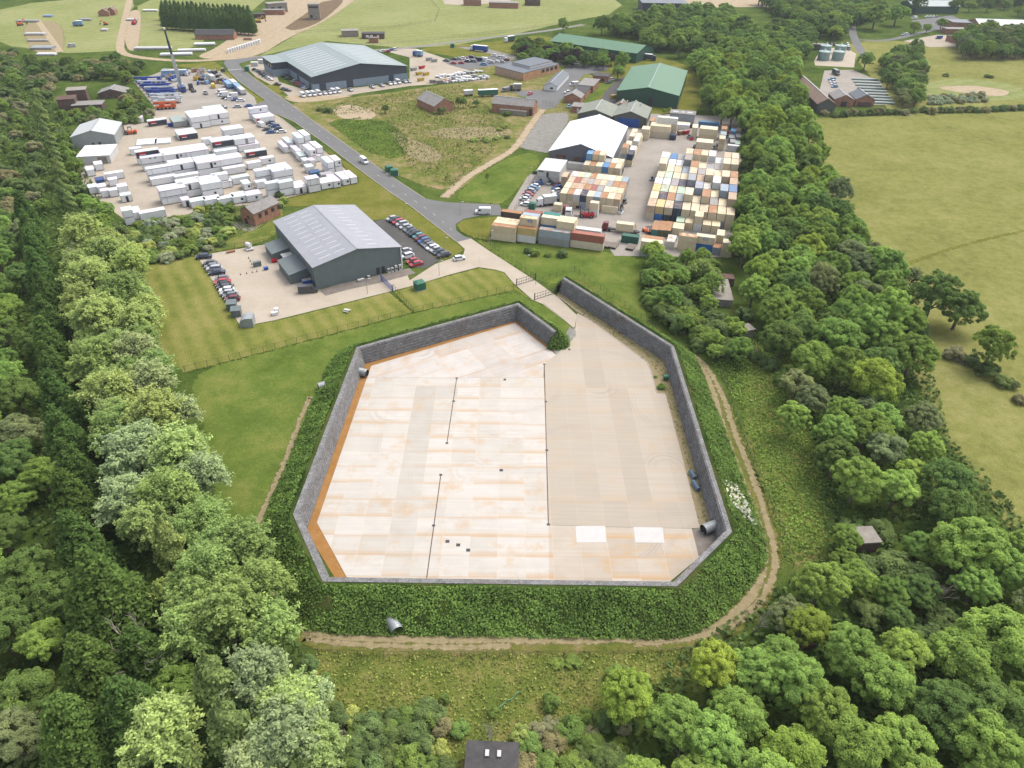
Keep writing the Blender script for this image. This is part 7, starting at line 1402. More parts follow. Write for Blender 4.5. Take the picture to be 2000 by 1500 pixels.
dz = G(321, 57, 0)-Vector((0, 0, CAMH))
for t in np.linspace(.5, .95, 400):
    w = Vector((0, 0, CAMH))+dz*t; d = (w-p).length
    if best is None or abs(math.hypot(w.x-p.x, w.y-p.y)-.42*w.z) < best[0]: best = (abs(math.hypot(w.x-p.x, w.y-p.y)-.42*w.z), w.copy())
inv = o.matrix_basis.inverted(); tl = inv @ best[1]; bl = Vector((-1.2, 0, 3.2)); bo = MB()
def seg(a, b, r, m): bo.tube(bl.lerp(tl, a), bl.lerp(tl, b), r, r*.95, m, 4)
seg(0, .36, 1.3, M['cranewhite']); seg(.34, .58, 1.0, M['cranewhite']); seg(.56, .80, .8, M['cranedark']); seg(.78, 1, .6, M['cranedark']); bb = bo.build('boom', o)
ram = MB(); ram.tube(Vector((1.6, 0, 2.4)), bl.lerp(tl, .2), .3, .2, M['steel'], 8); ram.build('ram', o)
hd = MB(); hd.box(tl.x-.6, tl.x+.6, tl.y-.4, tl.y+.4, tl.z-.2, tl.z+.8, M['white']); hd.build('boom_head', bb)
for x in (-4.5, -2.8, -1, 1.4, 3.2):
    for s in (-1, 1): w = MB(); w.tube((x, s*1.2-.15, .55), (x, s*1.2+.15, .55), .55, .55, M['dark'], 10); w.build('wheel', o)
lorry((375, 176), -58, 'dark grey', 'black', 7, 'dark green flatbed lorry beside the raised crane', load=False)
lorry((413, 158), -55, 'white', 'whitedirty', 6.5, 'white tanker lorry in the crane yard clutter', 'whitedirty')
for i, (x, y, l, m) in enumerate(((447, 171, 9, 'bluel'), (457, 168, 9, 'whitedirty'), (465, 176, 9, 'bluel'), (473, 183, 8, 'whitedirty'))):
    p = G(x, y); o = empty('welfare_unit', (p.x, p.y, BZ), AX_A+rad(90)); tag(o, f'long {"pale blue" if m == "bluel" else "white"} welfare unit by the road, {ordn(i+1)} from the far end', 'cabin', 'welfare units'); b = MB(); b.box(-l/2, l/2, -1.4, 1.4, .3, 2.9, M[m]); b.box(-l/2, l/2, -1.43, 1.43, .35, 1.0, M['craneblue']); b.build('shell', o)
    for xx in (-2, 1): w = MB(); w.box(xx, xx+1.2, 1.4, 1.44, 1.5, 2.3, M['glass']); w.box(xx, xx+1.2, -1.44, -1.4, 1.5, 2.3, M['glass']); w.build('window', o)
    for s in (-1, 1): w = MB(); w.tube((0, s*1.2-.1, .36), (0, s*1.2+.1, .36), .36, .36, M['dark'], 10); w.build('wheel', o)
# equipment heaps in the crane yard: each a bundle of its own
for i in range(84):
    a, b = random.random(), random.random(); x = 318+a*118+b*8; y = 141+b*26-a*3
    if abs(x-356) < 14 and y > 150: continue
    if y > 163-(x-318)*.02 and x < 345: continue
    p = G(x, y); m, w = random.choice([('oldconc', 'grey'), ('craneblue', 'blue'), ('black', 'black'), ('whitedirty', 'off-white'), ('wood', 'timber'), ('brick', 'rusty'), ('bluel', 'pale blue'), ('yellow', 'yellow')]); mb = MB(); lx, ly, hz = random.uniform(1.5, 4.2), random.uniform(1, 2.2), random.uniform(.6, 2.2)
    mb.box(-lx/2, lx/2, -ly/2, ly/2, 0, .25, M['black']); mb.box(-lx/2+.1, lx/2-.2, -ly/2+.1, ly/2-.1, .25, hz, M[m]); mb.tube((-lx/2, 0, hz+.15), (lx/2, .2, hz+.15), .15, .15, M['steel'], 6)
    tag(mb.build('equipment_crate', None, (p.x, p.y, BZ), random.uniform(0, 3.1)), f'{w} equipment bundle in the clutter behind the raised crane, {ordn(i+1)} of many', 'equipment', 'equipment bundles behind the crane')
def forklift(px, head, m, lab, sc=1.0):
    p = G(*px); o = empty('forklift', (p.x, p.y, BZ), rad(head), sc); tag(o, lab, 'forklift'); b = MB(); b.loft([[(x, -1.1, .5), (x, 1.1, .5), (x, 1.0, z), (x, -1.0, z)] for x, z in ((-1.8, 1.3), (1.6, 1.5), (2.6, 1.9), (3.0, 1.2))], M[m]); b.build('body', o)
    c = MB()
    for x in (-.6, .9):
        for y in (-.8, .8): c.tube((x, y, 1.4), (x, y, 3.1), .07, .07, M['black'], 5)
    c.box(-.7, 1.0, -.9, .9, 3.1, 3.2, M['black']); c.build('cab_frame', o)
    t = MB()
    for y in (-.6, .6): t.box(-2.3, -2.05, y-.12, y+.12, .2, 4.6, M['black'])
    t.box(-2.32, -2.03, -.6, .6, 4.3, 4.5, M['black']); t.build('mast', o); f = MB()
    for y in (-.5, .5): f.box(-4.3, -2.3, y-.12, y+.12, .2, .3, M['black'])
    f.build('forks', o)
    for x, r in ((-1.5, .75), (2.0, .6)):
        for y in (-1.1, 1.1): w = MB(); w.tube((x, y-.2, r), (x, y+.2, r), r, r, M['dark'], 12); w.tube((x, y-.22, r), (x, y+.22, r), r*.45, r*.45, M['steel'], 8); w.build('wheel', o)
forklift((1144, 424), -6, 'red', 'large red forklift truck in the container yard'); forklift((255, 262), 20, 'orange', 'large orange forklift at the top left of the cabin yard')
p = G(229, 268); o = empty('boom_lift', (p.x, p.y, BZ), rad(14)); tag(o, 'orange folded lifting platform beside the pale shed', 'lift'); b = MB(); b.box(-2.6, 2.2, -.9, .9, .5, 1.5, M['orange']); b.build('base', o); b = MB(); b.box(-2.8, 2.4, -.35, .35, 1.6, 2.2, M['orange']); b.build('arm', o)
for x in (-1.8, 1.6):
    for y in (-.9, .9): w = MB(); w.tube((x, y-.15, .45), (x, y+.15, .45), .45, .45, M['dark'], 10); w.build('wheel', o)
forklift((1264, 455), 120, 'orange', 'small orange loader beside the teal container', .7)
# diggers on the far earth
def digger(px, head, m, lab, sc=1.0):
    p = G(*px); o = empty('digger', (p.x, p.y, BZ), rad(head), sc); tag(o, lab, 'digger', 'site diggers'); t = MB()
    for y in (-1.1, 1.1): t.box(-1.8, 1.8, y-.3, y+.3, 0, .9, M['black'])
    t.build('tracks', o); b = MB(); b.box(-1.8, 1.2, -1.3, 1.3, 1.0, 2.2, M[m]); b.box(0, 1.3, .2, 1.2, 2.2, 3.1, M['glass']); b.build('body', o); a = MB(); a.tube((1.0, -.3, 1.8), (3.4, -.3, 4.4), .3, .25, M[m], 6); a.tube((3.4, -.3, 4.4), (5.0, -.3, 1.6), .22, .18, M[m], 6); a.box(4.6, 5.5, -.8, .2, .6, 1.6, M['black']); a.build('arm', o)
digger((505, 44), 20, 'yellow', 'yellow digger right of the conifer block', 1.1); digger((40, 50), 60, 'orange', 'orange digger at the far left field works'); digger((207, 49), 190, 'orange', 'orange digger among the far left earthworks', .8); digger((262, 48), 90, 'red', 'red digger beside the far dirt track', .9)
lorry((152, 51), 10, 'light blue', 'bluel', 4.5, 'pale blue truck on the far left field')
vehicle('van', (140, 92), 20, 'silver', 'silver van on the far left dirt track'); 
# far pipes, frames, stacks of pallets
for i, (x, y, l, w, m) in enumerate(((345, 108, 20, 5, 'white'), (375, 100, 18, 4, 'white'), (400, 88, 14, 5, 'white'), (300, 96, 24, 6, 'whitedirty'), (55, 43, 16, 4, 'steel'), (70, 68, 14, 5, 'whitedirty'), (85, 95, 14, 8, 'steel'), (92, 108, 12, 4, 'white'), (75, 81, 14, 1.5, 'whitedirty'), (205, 60, 5, 5, 'whitedirty'), (294, 22, 12, 4, 'white'), (95, 33, 7, 4, 'bluel'), (168, 40, 9, 4, 'steel'), (258, 40, 8, 5, 'whitedirty'), (484, 78, 6, 2.5, 'brick'))):
    p = G(x, y); mb = MB(); mb.box(-l/2, l/2, -w/2, w/2, 0, .5, M['oldconc'])
    for k in range(5): mb.box(-l/2+.3, l/2-.3, -w/2+k*w/5, -w/2+(k+.8)*w/5, .5, 1.3, M[m])
    tag(mb.build('material_stack', None, (p.x, p.y, BZ), AX_A-rad(20) if x > 330 else rad(6)), f'{ {"white":"white","whitedirty":"off-white","steel":"grey steel","bluel":"pale blue","brick":"rusty"}[m]} stack of building materials on the far left site, {ordn(i+1)}', 'materials', 'material stacks on the far site')
for i in range(14):
    t = i/13; p = G(447+t*60, 103-t*19); mb = MB(); mb.box(-1.6, 1.6, -.5, .5, 0, 2.3, M['white']); mb.box(-1.3, 1.3, -.52, .52, .5, 1.9, M['whitedirty']); tag(mb.build('frame_rack', None, (p.x, p.y, BZ), AX_A+rad(60)), f'white upright panel rack in the far line, {ordn(i+1)} from its near end', 'rack', 'white racks in the far line')
for i in range(42):
    a, b = i % 14, i//14; p = G(856+a*6.2+b*9-(b == 2)*4, 152-a*.4+b*5.5-a*.15*b+ (a/13)*6*(0 if b else -1)); mb = MB(); l = random.uniform(2.2, 4.5); mb.box(-l/2, l/2, -.7, .7, 0, .3, M['black']); mb.box(-l/2, l/2, -.65, .65, .3, random.uniform(.8, 1.8), M['white' if random.random() < .75 else 'steel']); tag(mb.build('pallet_load', None, (p.x, p.y, BZ), rad(-25)), f'white wrapped pallet load, {ordn(a+1)} in the {("back", "middle", "front")[b]} line right of the two-tone warehouse', 'pallet', 'pallet loads right of the two-tone warehouse')
for i, (x, y, m) in enumerate(((818, 146, 'olive'), (832, 147, 'olive'), (822, 158, 'yellow'), (845, 162, 'oldconc'), (858, 163, 'oldconc'), (866, 160, 'yellow'), (875, 162, 'red'), (808, 138, 'steel'), (824, 134, 'red'), (838, 118, 'steel'), (848, 121, 'steel'))):
    p = G(x, y); mb = MB(); mb.hull8([(-1.6, -.8, 0), (1.6, -.8, 0), (1.6, .8, 0), (-1.6, .8, 0)], [(-2.1, -1, 1.7), (2.1, -1, 1.7), (2.1, 1, 1.7), (-2.1, 1, 1.7)], M['yellow'] if m == 'olive' else M[m]); mb.box(-1.9, 1.9, -.85, .85, 1.701, 1.72, M['oldconc']); tag(mb.build('skip', None, (p.x, p.y, BZ), random.uniform(0, 1)), f'{ {"olive":"dull yellow","yellow":"yellow","oldconc":"grey","red":"red","steel":"steel"}[m]} skip by the two-tone warehouse right corner, {ordn(i+1)}', 'skip', 'skips right of the two-tone warehouse')
for x, y, m, lab in ((335, 247, 'craneblue', 'dark blue skip in front of the grey roofed unit'), (346, 245, 'yellow', 'olive yellow skip in the middle of three'), (359, 244, 'brick', 'rusty skip right of the olive yellow one'), (602, 556, 'bluep', 'blue skip at the near corner of the grey warehouse'), (1210, 181 if 0 else 180, 'bluel', 'blue bin stack beside the green shed'), (1198, 192, 'yellow', 'yellow machine beside the green shed'), (1329, 263, 'brick', 'rusty open skip at the top of the yard, left'), (1339, 262, 'red', 'dark red open skip at the top of the yard, right')):
    p = G(x, y); mb = MB(); mb.hull8([(-1.3, -.8, 0), (1.3, -.8, 0), (1.3, .8, 0), (-1.3, .8, 0)], [(-1.8, -1, 1.8), (1.8, -1, 1.8), (1.8, 1, 1.8), (-1.8, 1, 1.8)], M[m]); mb.box(-1.6, 1.6, -.8, .8, 1.801, 1.82, M['oldconc']); tag(mb.build('skip', None, (p.x, p.y, BZ), AX_A), lab, 'skip')
# stacked gas drums right: rows of pale cylinders
mb = MB(); mb.tube((0, -.9, .55), (0, .9, .55), .55, .55, plain('pale_drum', (.42, .50, .47), .5, .15), 10); DRUM = mb.mesh('drum'); n = 0
for r in range(9):
    for c in range(14):
        t = r/8; xa, xb = 1666+t*30, 1702+t*32; x = xa+(xb-xa)*c/13*1.25; y = 156+t*46+c*.12
        p = G(x, y); n += 1; tag(inst('storage_drum', DRUM, None, (p.x, p.y, BZ), rad(80)), f'pale green drum, {ordn(c+1)} from the left in the {ordn(r+1)} line of stacked drums', 'drum', 'pale drums in the drum yard')
# ------------------------------------------------------------------ small things round the compound
def kiosk(px, w, d, h, rz, lab):
    p = G(*px); o = empty('utility_kiosk', (p.x, p.y, .01), rz); tag(o, lab, 'kiosk', 'green utility kiosks'); b = MB(); b.box(-w/2-.2, w/2+.2, -d/2-.2, d/2+.2, 0, .12, M['oldconc']); b.box(-w/2, w/2, -d/2, d/2, .12, h, M['greenkiosk']); b.build('housing', o); r = MB(); r.hull8([(-w/2-.1, -d/2-.1, h), (w/2+.1, -d/2-.1, h), (w/2+.1, d/2+.1, h), (-w/2-.1, d/2+.1, h)], [(-w/4, -d/4, h+.3), (w/4, -d/4, h+.3), (w/4, d/4, h+.3), (-w/4, d/4, h+.3)], M['greenkiosk']); r.build('roof', o)
    for s in (-.52, .02): dd = MB(); dd.box(w*s, w*(s+.48), -d/2-.04, -d/2, .25, h-.15, M['greenkiosk']); dd.build('door', o)
kiosk((820, 564), 2.9, 2.7, 2.4, AX_A, 'green utility kiosk on the lawn near the blue gate'); kiosk((760, 335), 2.6, 2.4, 2.3, rad(30), 'green utility kiosk left of the pair by the estate road'); kiosk((771, 342), 3.0, 2.6, 2.4, rad(10), 'green utility kiosk right of the pair by the estate road'); kiosk((483, 139), 2.6, 2.6, 2.6, rad(10), 'green utility kiosk by the junction of the estate road'); kiosk((884, 93), 2.8, 2.2, 2.4, 0, 'green utility kiosk on the far verge by the blue lorry'); kiosk((1039, 380) if 0 else (1039.5, 408), 2.2, 2.2, 2.4, AX_B, 'green-grey kiosk at the container yard car park')
for x, y, lab in ((498, 129, 'left of two pale plant boxes by the junction'), (512, 124, 'right of two pale plant boxes by the junction')):
    p = G(x, y); mb = MB(); mb.box(-2.1, 2.1, -1, 1, 0, 2.2, M['whitedirty']); mb.box(-2.2, 2.2, -1.1, 1.1, 2.2, 2.35, M['white']); tag(mb.build('plant_box', None, (p.x, p.y, BZ), rad(5)), lab, 'cabinet', 'plant boxes by the junction')
# sheds and curved shelter at the lawn corner
p = G(484, 634); o = empty('curved_shelter', (p.x, p.y, BZ), rad(8)); tag(o, 'curved silver cycle shelter at the near corner of the left yard', 'shelter'); s = MB(); pts = [(-1.7, 0)]+[(-1.7+1.9*(1-math.cos(a)), 1.2+1.5*math.sin(a)) for a in np.linspace(0, math.pi/2, 8)]+[(1.9, 2.7), (1.9, 0)]
s.loft([[(x, y, z) for x, z in pts] for y in (-1.7, 1.7)], M['steel']); s.build('canopy', o); d = MB(); d.box(-.6, 1.8, -1.76, -1.70, .0, 2.4, M['wall_paleg']); d.build('end_panel', o)
for x, y, lab in ((454, 603, 'far small grey-green shed on the lawn edge'), (463, 616, 'near small grey-green shed on the lawn edge')):
    p = G(x, y); o = empty('small_shed', (p.x, p.y, BZ), rad(12)); tag(o, lab, 'shed', 'small sheds by the cycle shelter'); b = MB(); b.box(-1.3, 1.3, -1.2, 1.2, 0, 2.0, M['wall_slate']); b.build('wall', o); r = MB(); r.hull8([(-1.4, -1.3, 2.003), (1.4, -1.3, 2.003), (1.4, 1.3, 2.003), (-1.4, 1.3, 2.003)], [(-1.4, -1.3, 2.1), (1.4, -1.3, 2.1), (1.4, 1.3, 2.35), (-1.4, 1.3, 2.35)], M['wall_slate']); r.build('roof', o); d = MB(); d.box(-.5, .5, -1.26, -1.2, 0, 1.9, M['wall_slate']); d.build('door', o)
p = G(678, 609); o = empty('picnic_table', (p.x, p.y, .01), rad(-20)); tag(o, 'pale picnic table alone on the mown lawn', 'picnic table'); t = MB(); t.box(-.9, .9, -.4, .4, .7, .76, M['whitedirty']); t.build('tabletop', o)
for y in (-.85, .6): b = MB(); b.box(-.9, .9, y, y+.25, .42, .47, M['whitedirty']); b.build('bench', o)
for x in (-.6, .6):
    b = MB(); b.tube((x, -.75, 0), (x, .1, .7), .05, .05, M['wood'], 4); b.tube((x, .75, 0), (x, -.1, .7), .05, .05, M['wood'], 4); b.build('leg', o)
# loose things in the left yard
for x, y, m, l, w, h, lab in ((503, 520, 'wall_slate', 2.4, 1.1, 1.5, 'grey mobile compressor in the left yard'), (520, 527, 'bluep', 1.3, .9, .8, 'small blue crate in the left yard'), (537, 512, 'red', 1.8, 1.2, 1.0, 'red machinery beside the canopy of the grey warehouse'), (530, 497, 'brick', .8, .8, 1.2, 'red-brown barrel rack by the grey warehouse lean-to'), (572, 534, 'orange', 1.9, .8, .9, 'orange rack beside the nearer lean-to'), (553, 526, 'olive', 1.2, .9, 1.1, 'green bin beside the nearer lean-to'), (537, 615, 'white', 1.6, 1.2, .9, 'white wrapped bale on the near edge of the left yard, left'), (541, 611, 'white', 1.0, 1.0, 1.4, 'white wrapped bale on the near edge of the left yard, right'), (488, 489, 'whitedirty', 2.2, 1.6, .5, 'grey pallet base under the white tank'), (451, 493, 'brick', 2.6, 1, .5, 'low dark trolley at the far edge of the left yard'), (705, 549, 'whitedirty', 2.0, .8, .6, 'pale bench on the gravel before the grey gable'), (720, 542, 'whitedirty', .8, .6, .5, 'small white box on the gravel before the grey gable')):
    p = G(x, y); mb = MB(); mm = M['greenkiosk'] if m == 'olive' else M[m]; mb.box(-l/2, l/2, -w/2, w/2, .12, h, mm); mb.box(-l/2+.1, l/2-.1, -w/2+.1, w/2-.1, 0, .12, M['black']); mb.box(-l/2-.05, l/2+.05, -w/2-.05, w/2+.05, h, h+.06, mm); tag(mb.build('yard_item', None, (p.x, p.y, BZ), AX_A), lab, 'yard item', 'loose items in the left yard')
p = G(487, 487); mb = MB(); mb.tube((0, -.9, 1.2), (0, .9, 1.2), .75, .75, M['white'], 14); mb.tube((0, .9, 1.2), (0, 1.2, 1.2), .75, .3, M['white'], 14); mb.tube((0, -.6, 0), (0, -.6, .6), .2, .2, M['steel'], 6); mb.tube((0, .6, 0), (0, .6, .6), .2, .2, M['steel'], 6); tag(mb.build('cement_tank', None, (p.x, p.y, .5), rad(60)), 'white rounded tank at the far edge of the left yard', 'tank')
for i, (x, y) in enumerate(((486, 505), (489, 511), (492, 517), (470, 537), (482, 535), (493, 533), (502, 531), (446, 545))):
    p = G(x, y); mb = MB(); mb.box(-.22, .22, -.22, .22, 0, .05, M['black']); mb.tube((0, 0, .05), (0, 0, .75), .17, .04, M['orange'] if i == 7 else M['oldconc'], 8); tag(mb.build('traffic_cone', None, (p.x, p.y, BZ)), f'small {"orange" if i == 7 else "grey"} cone standing on the left yard concrete, {ordn(i+1)}', 'cone', 'cones in the left yard')
# culvert pipes through the bank
def culvert(px, z, head, l, r, lab, pitch=0, cut=False):
    p = G(px[0], px[1], z); o = empty('culvert_pipe', p, rad(head)); o.rotation_euler = (0, rad(pitch), rad(head)); tag(o, lab, 'culvert', 'corrugated culvert pipes'); mb = MB(); n = 28; secs = []
    for i in range(n+1):
        x = -l/2+l*i/n; rr = r+.035*math.sin(i*2.2); secs.append([(x, rr*math.cos(a), rr*math.sin(a)) for a in np.linspace(0, 2*math.pi, 24, endpoint=False)])
    mb.loft(secs, M['steel'], False); mb.loft([[(x, (r-.09)*math.cos(-a), (r-.09)*math.sin(-a)) for a in np.linspace(0, 2*math.pi, 24, endpoint=False)] for x in (-l/2, l/2)], M['dark'], False)
    for x in (-l/2,): mb.face([(l/2-.3, (r-.1)*math.cos(a), (r-.1)*math.sin(a)) for a in np.linspace(0, 2*math.pi, 24, endpoint=False)], M['dark'])
    mb.build('pipe', o); return o
culvert((766, 1214), .85, 122, 4.4, 1.05, 'silver corrugated pipe mouth at the foot of the near bank', 0)
for ob in ():
    pass
culvert((1386, 1030), 1.0, 205, 3.0, 1.05, 'silver corrugated pipe poking from the right wall corner', 0)
culvert((640, 751), .9, 25, 4.6, 1.0, 'silver corrugated pipe mouth on the outside of the left bank', 0)
culvert((708, 727), 1.0, -20, 2.6, 1.0, 'silver corrugated pipe end inside the left wall', 0)
culvert((1449, 985), 1.4, -30, 2.2, .8, 'silver pipe end among the white blossom on the right bank', 0)
for x, y, s, lab in ((996.5, 625, 1.15, 'dark green bin in the top corner of the stone walls'), (1056.5, 660, .95, 'dark green bin by the stepped end of the stone wall'), (1300, 742, 1.0, 'dark teal bin beside the right stone wall')):
    p = G(x, y); mb = MB(); mb.hull8([(-.55, -.4, .1), (.55, -.4, .1), (.55, .4, .1), (-.55, .4, .1)], [(-.65, -.5, 1.1), (.65, -.5, 1.1), (.65, .5, 1.1), (-.65, .5, 1.1)], M['greenkiosk']); mb.hull8([(-.68, -.55, 1.1), (.68, -.55, 1.1), (.68, .55, 1.1), (-.68, .55, 1.1)], [(-.6, -.3, 1.3), (.6, -.3, 1.3), (.6, .5, 1.3), (-.6, .5, 1.3)], M['greenkiosk']); o = mb.build('wheeled_bin', None, (p.x, p.y, BZ)); o.scale = (s,)*3; tag(o, lab, 'bin', 'green bins in the compound')
M['drumblue'] = plain('faded_blue_steel', (.10, .15, .21), .6, .2)
for x, y, l, lab in ((1352, 931, 2.2, 'blue drum cradle along the right wall, far one'), (1358, 952, 2.6, 'blue drum cradle along the right wall, near one')):
    p = G(x, y); mb = MB(); mb.tube((0, -l/2, .5), (0, l/2, .5), .5, .5, M['drumblue'], 12); mb.box(-.4, .4, -l/2, l/2, 0, .2, M['steel']); tag(mb.build('steel_drum', None, (p.x, p.y, BZ), rad(14)), lab, 'drum', 'blue drums by the right wall')
p = G(1065, 587 if 0 else 590)
# green debris net in the meadow and timber racks by the container yard
a, b = G(955, 1397), G(1018, 1352); mb = MB(); t = (b-a).normalized(); n = Vector((-t.y, t.x, 0))
pts = [a.lerp(b, i/12)+n*math.sin(i*1.3)*.12+Vector((0, 0, .35+.12*math.sin(i*2))) for i in range(13)]
for u, v in zip(pts, pts[1:]): mb.hull8([tuple(u-n*.08-Vector((0, 0, .2))), tuple(v-n*.08-Vector((0, 0, .2))), tuple(v+n*.08-Vector((0, 0, .2))), tuple(u+n*.08-Vector((0, 0, .2)))][::-1], [tuple(u-n*.06), tuple(v-n*.06), tuple(v+n*.06), tuple(u+n*.06)][::-1], plain('green_net', (.12, .26, .13), .8, .2) if u is pts[0] else bpy.data.materials['green_net'])
tag(mb.build('net_roll', None), 'long green net roll lying in the bottom meadow', 'net')
for x, y, lab in ((1183, 480, 'left dark grating rack on the near edge of the container yard'), (1198, 482, 'right dark grating rack on the near edge of the container yard'), (1232, 485, 'small dark grating box right of the two racks')):
    p = G(x, y); mb = MB()
    for k in range(9): mb.box(-1.3+k*.3, -1.12+k*.3, -2.1, 2.1, .5, .75, M['wood'])
    for yy in (-1.9, 0, 1.9): mb.box(-1.3, 1.3, yy-.08, yy+.08, 0, .5, M['black'])
    tag(mb.build('grating_rack', None, (p.x, p.y, BZ), AX_B-rad(8)), lab, 'rack', 'grating racks')
for i, (x, y, c) in enumerate(((1216, 392, 'grey'), (1219, 398, 'grey'), (1213, 408, 'brick'), (1214, 398, 'black'), (1212, 418, 'white'), (1348, 250, 'black'), (1350, 274, 'red'), (1345, 270, 'steel'), (1394, 292, 'steel'), (1400, 290, 'whitedirty'), (1421, 263, 'red'), (1419, 270, 'bluel'), (1273, 354 if 0 else 353, 'steel'), (1356, 290, 'black'), (1125, 398, 'steel'), (1129, 406, 'black'), (1268, 262 if 0 else 1), ) [:16]):
    p = G(x, y); m = {'grey': 'oldconc'}.get(c, c); mb = MB(); l = random.uniform(1.2, 2.4); mb.box(-l/2, l/2, -.7, .7, 0, random.uniform(.7, 1.4), M[m]); mb.tube((-l/2, .2, 1.2), (l/2, -.3, 1.9), .15, .15, M['steel'], 6); mb.box(-.4, .5, -.5, .5, 1.0, 1.7, M['black']); tag(mb.build('machine_part', None, (p.x, p.y, BZ), random.uniform(0, 3)), f'heap of {c if c not in ("brick", "whitedirty", "bluel", "steel") else {"brick": "rusty", "whitedirty": "pale", "bluel": "blue", "steel": "steel"}[c]} machine parts between the containers, {ordn(i+1)}', 'scrap', 'scrap between the containers')
M['fencepost'] = plain('fence_post', (.085, .10, .085), .7, .15)
# ------------------------------------------------------------------ fences, gates, lamps
mbp = MB(); mbp.box(-.04, .04, -.04, .04, 0, 1.9, M['fencepost']); POST = mbp.mesh('post')
def fence(px, lab, step=2.7, h=1.9, cat_='fence', col='mesh', gap=None):
    pts = [G(*p) for p in px]; o = empty('mesh_fence', pts[0]); tag(o, lab, cat_, 'mesh fences'); o0 = pts[0]
    L_ = sum((b-a).length for a, b in zip(pts, pts[1:])); step = max(step, L_/95)
    mb = MB()
    for a, b in zip(pts, pts[1:]):
        mb.face([tuple(a-o0), tuple(b-o0), tuple(b-o0+Vector((0, 0, h))), tuple(a-o0+Vector((0, 0, h)))], M['mesh'])
    mb.build('wire_panel', o)
    w = MB()
    for a, b in zip(pts, pts[1:]): w.tube(a-o0+Vector((0, 0, h)), b-o0+Vector((0, 0, h)), .02, .02, M['black'], 4, False)
    w.build('top_rail', o)
    for q in resample(pts, step, False): inst('post', POST, o, tuple(q-o0), scale=(1, 1, h/1.9))
fence([(362, 727), (470, 700), (560, 676), (660, 649), (740, 629), (808, 611), (900, 591), (1003, 566)], 'wire mesh fence along the near edge of the mown lawn'); fence([(769, 566), (785, 585), (808, 611)], 'short wire mesh fence running from the blue gate to the lawn fence', 1.6)
fence([(384, 500), (440, 489), (535, 474)], 'wire mesh fence along the far edge of the left yard'); fence([(288, 517), (340, 507), (384, 500)], 'wire mesh fence along the far edge of the mown lawn')
fence([(1046, 556), (1100, 537), (1122, 530), (1160, 560), (1210, 590), (1240, 615), (1290, 655)], 'wire mesh fence from the entrance gate along the thicket'); fence([(1330, 672), (1392, 700), (1420, 760), (1440, 830), (1470, 910), (1490, 960), (1530, 1050), (1548, 1110)], 'wire mesh fence between the perimeter track and the right wood')
fence([(585, 1280), (700, 1284), (850, 1287), (1000, 1284), (1150, 1286), (1290, 1282), (1440, 1268)], 'wire mesh fence below the near perimeter track', 3.2)
fence([(935, 462), (958, 480), (1000, 512), (1046, 548)], 'wire mesh fence beside the concrete entrance road'); fence([(1066, 318), (1044, 352), (1013, 404), (1005, 412)], 'green mesh fence left of the container yard car park', 2.0)
fence([(548, 233), (600, 272), (650, 311), (699, 354)], 'wire mesh fence between the cabin yard and the estate road'); fence([(700, 354), (640, 369), (560, 388), (430, 412)], 'wire mesh fence along the near edge of the cabin yard')
fence([(578, 66), (650, 62), (760, 56), (850, 42), (858, 20), (840, 0)], 'far wire mesh fence across the striped pasture', 5); fence([(640, 95), (800, 84), (1000, 62), (1150, 40)], 'far wire mesh fence along the pasture track', 5); fence([(1060, 204), (1100, 214), (1130, 218)], 'grey palisade fence left of the olive sheds', 2.2, 2.2)
def gate(name, a, b, h, m, lab, leaves=2):
    a, b = G(*a), G(*b); o = empty(name, a); tag(o, lab, 'gate'); d = b-a; t = d.normalized(); g = Vector((0, 0, 0))
    for k in (0, 1):
        p = MB(); q = d*k; p.tube(q, q+Vector((0, 0, h+.3)), .16, .16, M[m], 6); p.build('gate_post', o)
    for k in range(leaves):
        f = MB(); u, v = d*(k/leaves+.01), d*((k+1)/leaves-.01)
        for z in (.15, h*.5, h): f.tube(u+Vector((0, 0, z)), v+Vector((0, 0, z)), .06, .06, M[m], 4)
        n = max(3, int((v-u).length/(.8 if leaves > 1 else .35)))
        for i in range(n+1): w = u.lerp(v, i/n); f.tube(w+Vector((0, 0, .15)), w+Vector((0, 0, h)), .045, .045, M[m], 4)
        f.build('gate_leaf', o)
gate('mesh_gate', (1009, 557.5), (1046, 546), 2.0, 'black', 'black double gate across the entrance road, farther one'); gate('mesh_gate', (1044, 586), (1087, 572), 2.0, 'black', 'black double gate across the entrance road, nearer one')
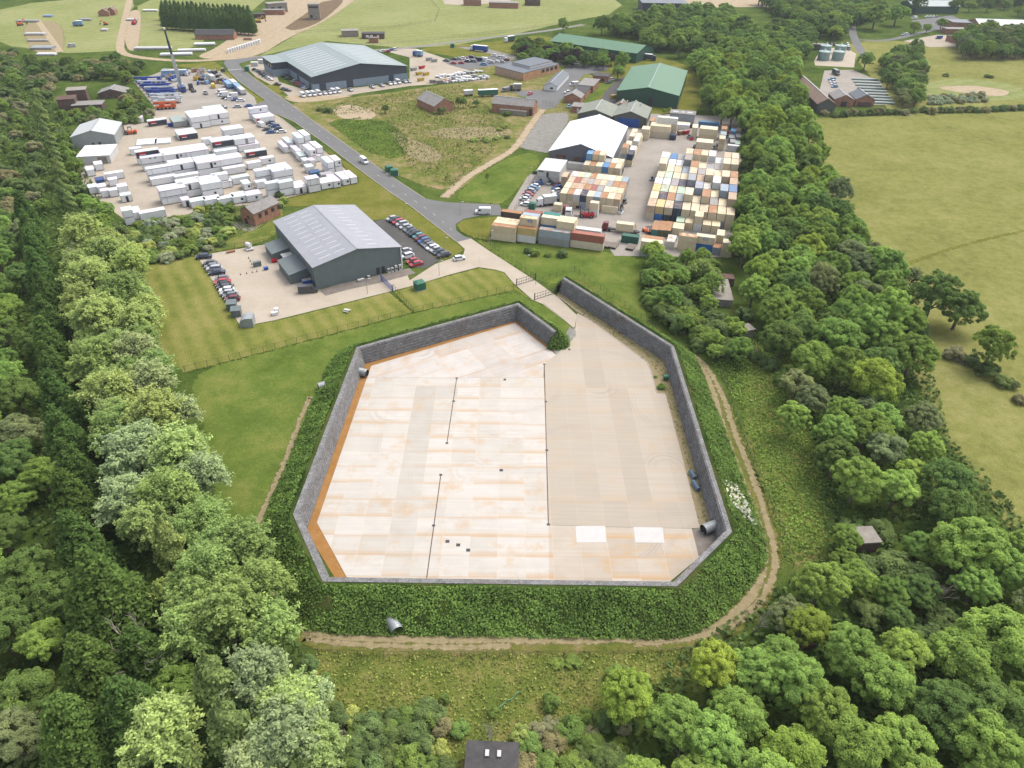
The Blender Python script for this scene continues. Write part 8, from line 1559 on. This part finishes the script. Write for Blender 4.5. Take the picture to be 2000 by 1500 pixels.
for x, y, h, lab in ((1003.5, 560, 2.3, 'left black post of the farther gate'), (1039, 588, 2.4, 'left black post of the nearer gate')):
    pass
bg_ = gate('blue_gate', (745, 548), (767, 569), 1.9, 'bluep', 'bright blue barred gate beside the grey warehouse', 1)
def lamp(px, h, lab):
    p = G(*px); o = empty('lamp_post', (p.x, p.y, 0)); tag(o, lab, 'lamp post', 'lamp posts'); b = MB(); b.tube((0, 0, 0), (0, 0, h), .09, .05, M['steel'], 6); b.build('pole', o); b = MB(); b.tube((0, 0, h), (.9, 0, h+.15), .04, .04, M['steel'], 5); b.box(.7, 1.4, -.13, .13, h+.1, h+.22, M['whitedirty']); b.build('lamp_head', o)
for px, h, lab in (((956, 478), 5, 'lamp post at the left front corner of the container yard'), ((1026, 527), 5, 'lamp post on the grass right of the entrance road'), ((858, 538), 5, 'lamp post between the lawn and the entrance loop'), ((718, 574), 5, 'lamp post on the lawn edge before the grey gable'), ((790, 424), 5, 'lamp post behind the lot right of the grey warehouse'), ((868, 492), 5, 'lamp post at the near end of the car lot'), ((1106, 312), 5, 'lamp post before the white shed gable'), ((899, 420), 5, 'lamp post at the road junction'), ((1166, 132), 13, 'tall mast lamp below the dark tree clump'), ((1146, 136), 8, 'shorter mast left of the tall lamp'), ((1033, 352), 5, 'lamp post on the fence beside the car park'), ((1049, 172), 6, 'thin mast beside the white hut')): lamp(px, h, lab)
# ------------------------------------------------------------------ the air between
hz = MB(); hz.box(-1500, 1500, -250, 2600, -1.0, 112.0, M['white']); ho = hz.build('haze'); ho.data.materials.clear()
hm = bpy.data.materials.new('haze'); hm.use_nodes = True; hn = hm.node_tree; hn.nodes.remove(hn.nodes['Principled BSDF'])
pv = hn.nodes.new('ShaderNodeVolumePrincipled'); pv.inputs['Color'].default_value = (.80, .86, .95, 1); pv.inputs['Density'].default_value = .00007; pv.inputs['Anisotropy'].default_value = .2
hn.links.new(pv.outputs[0], hn.nodes['Material Output'].inputs['Volume']); ho.data.materials.append(hm); tag(ho, 'faint summer haze over the far fields', 'haze', kind='stuff')
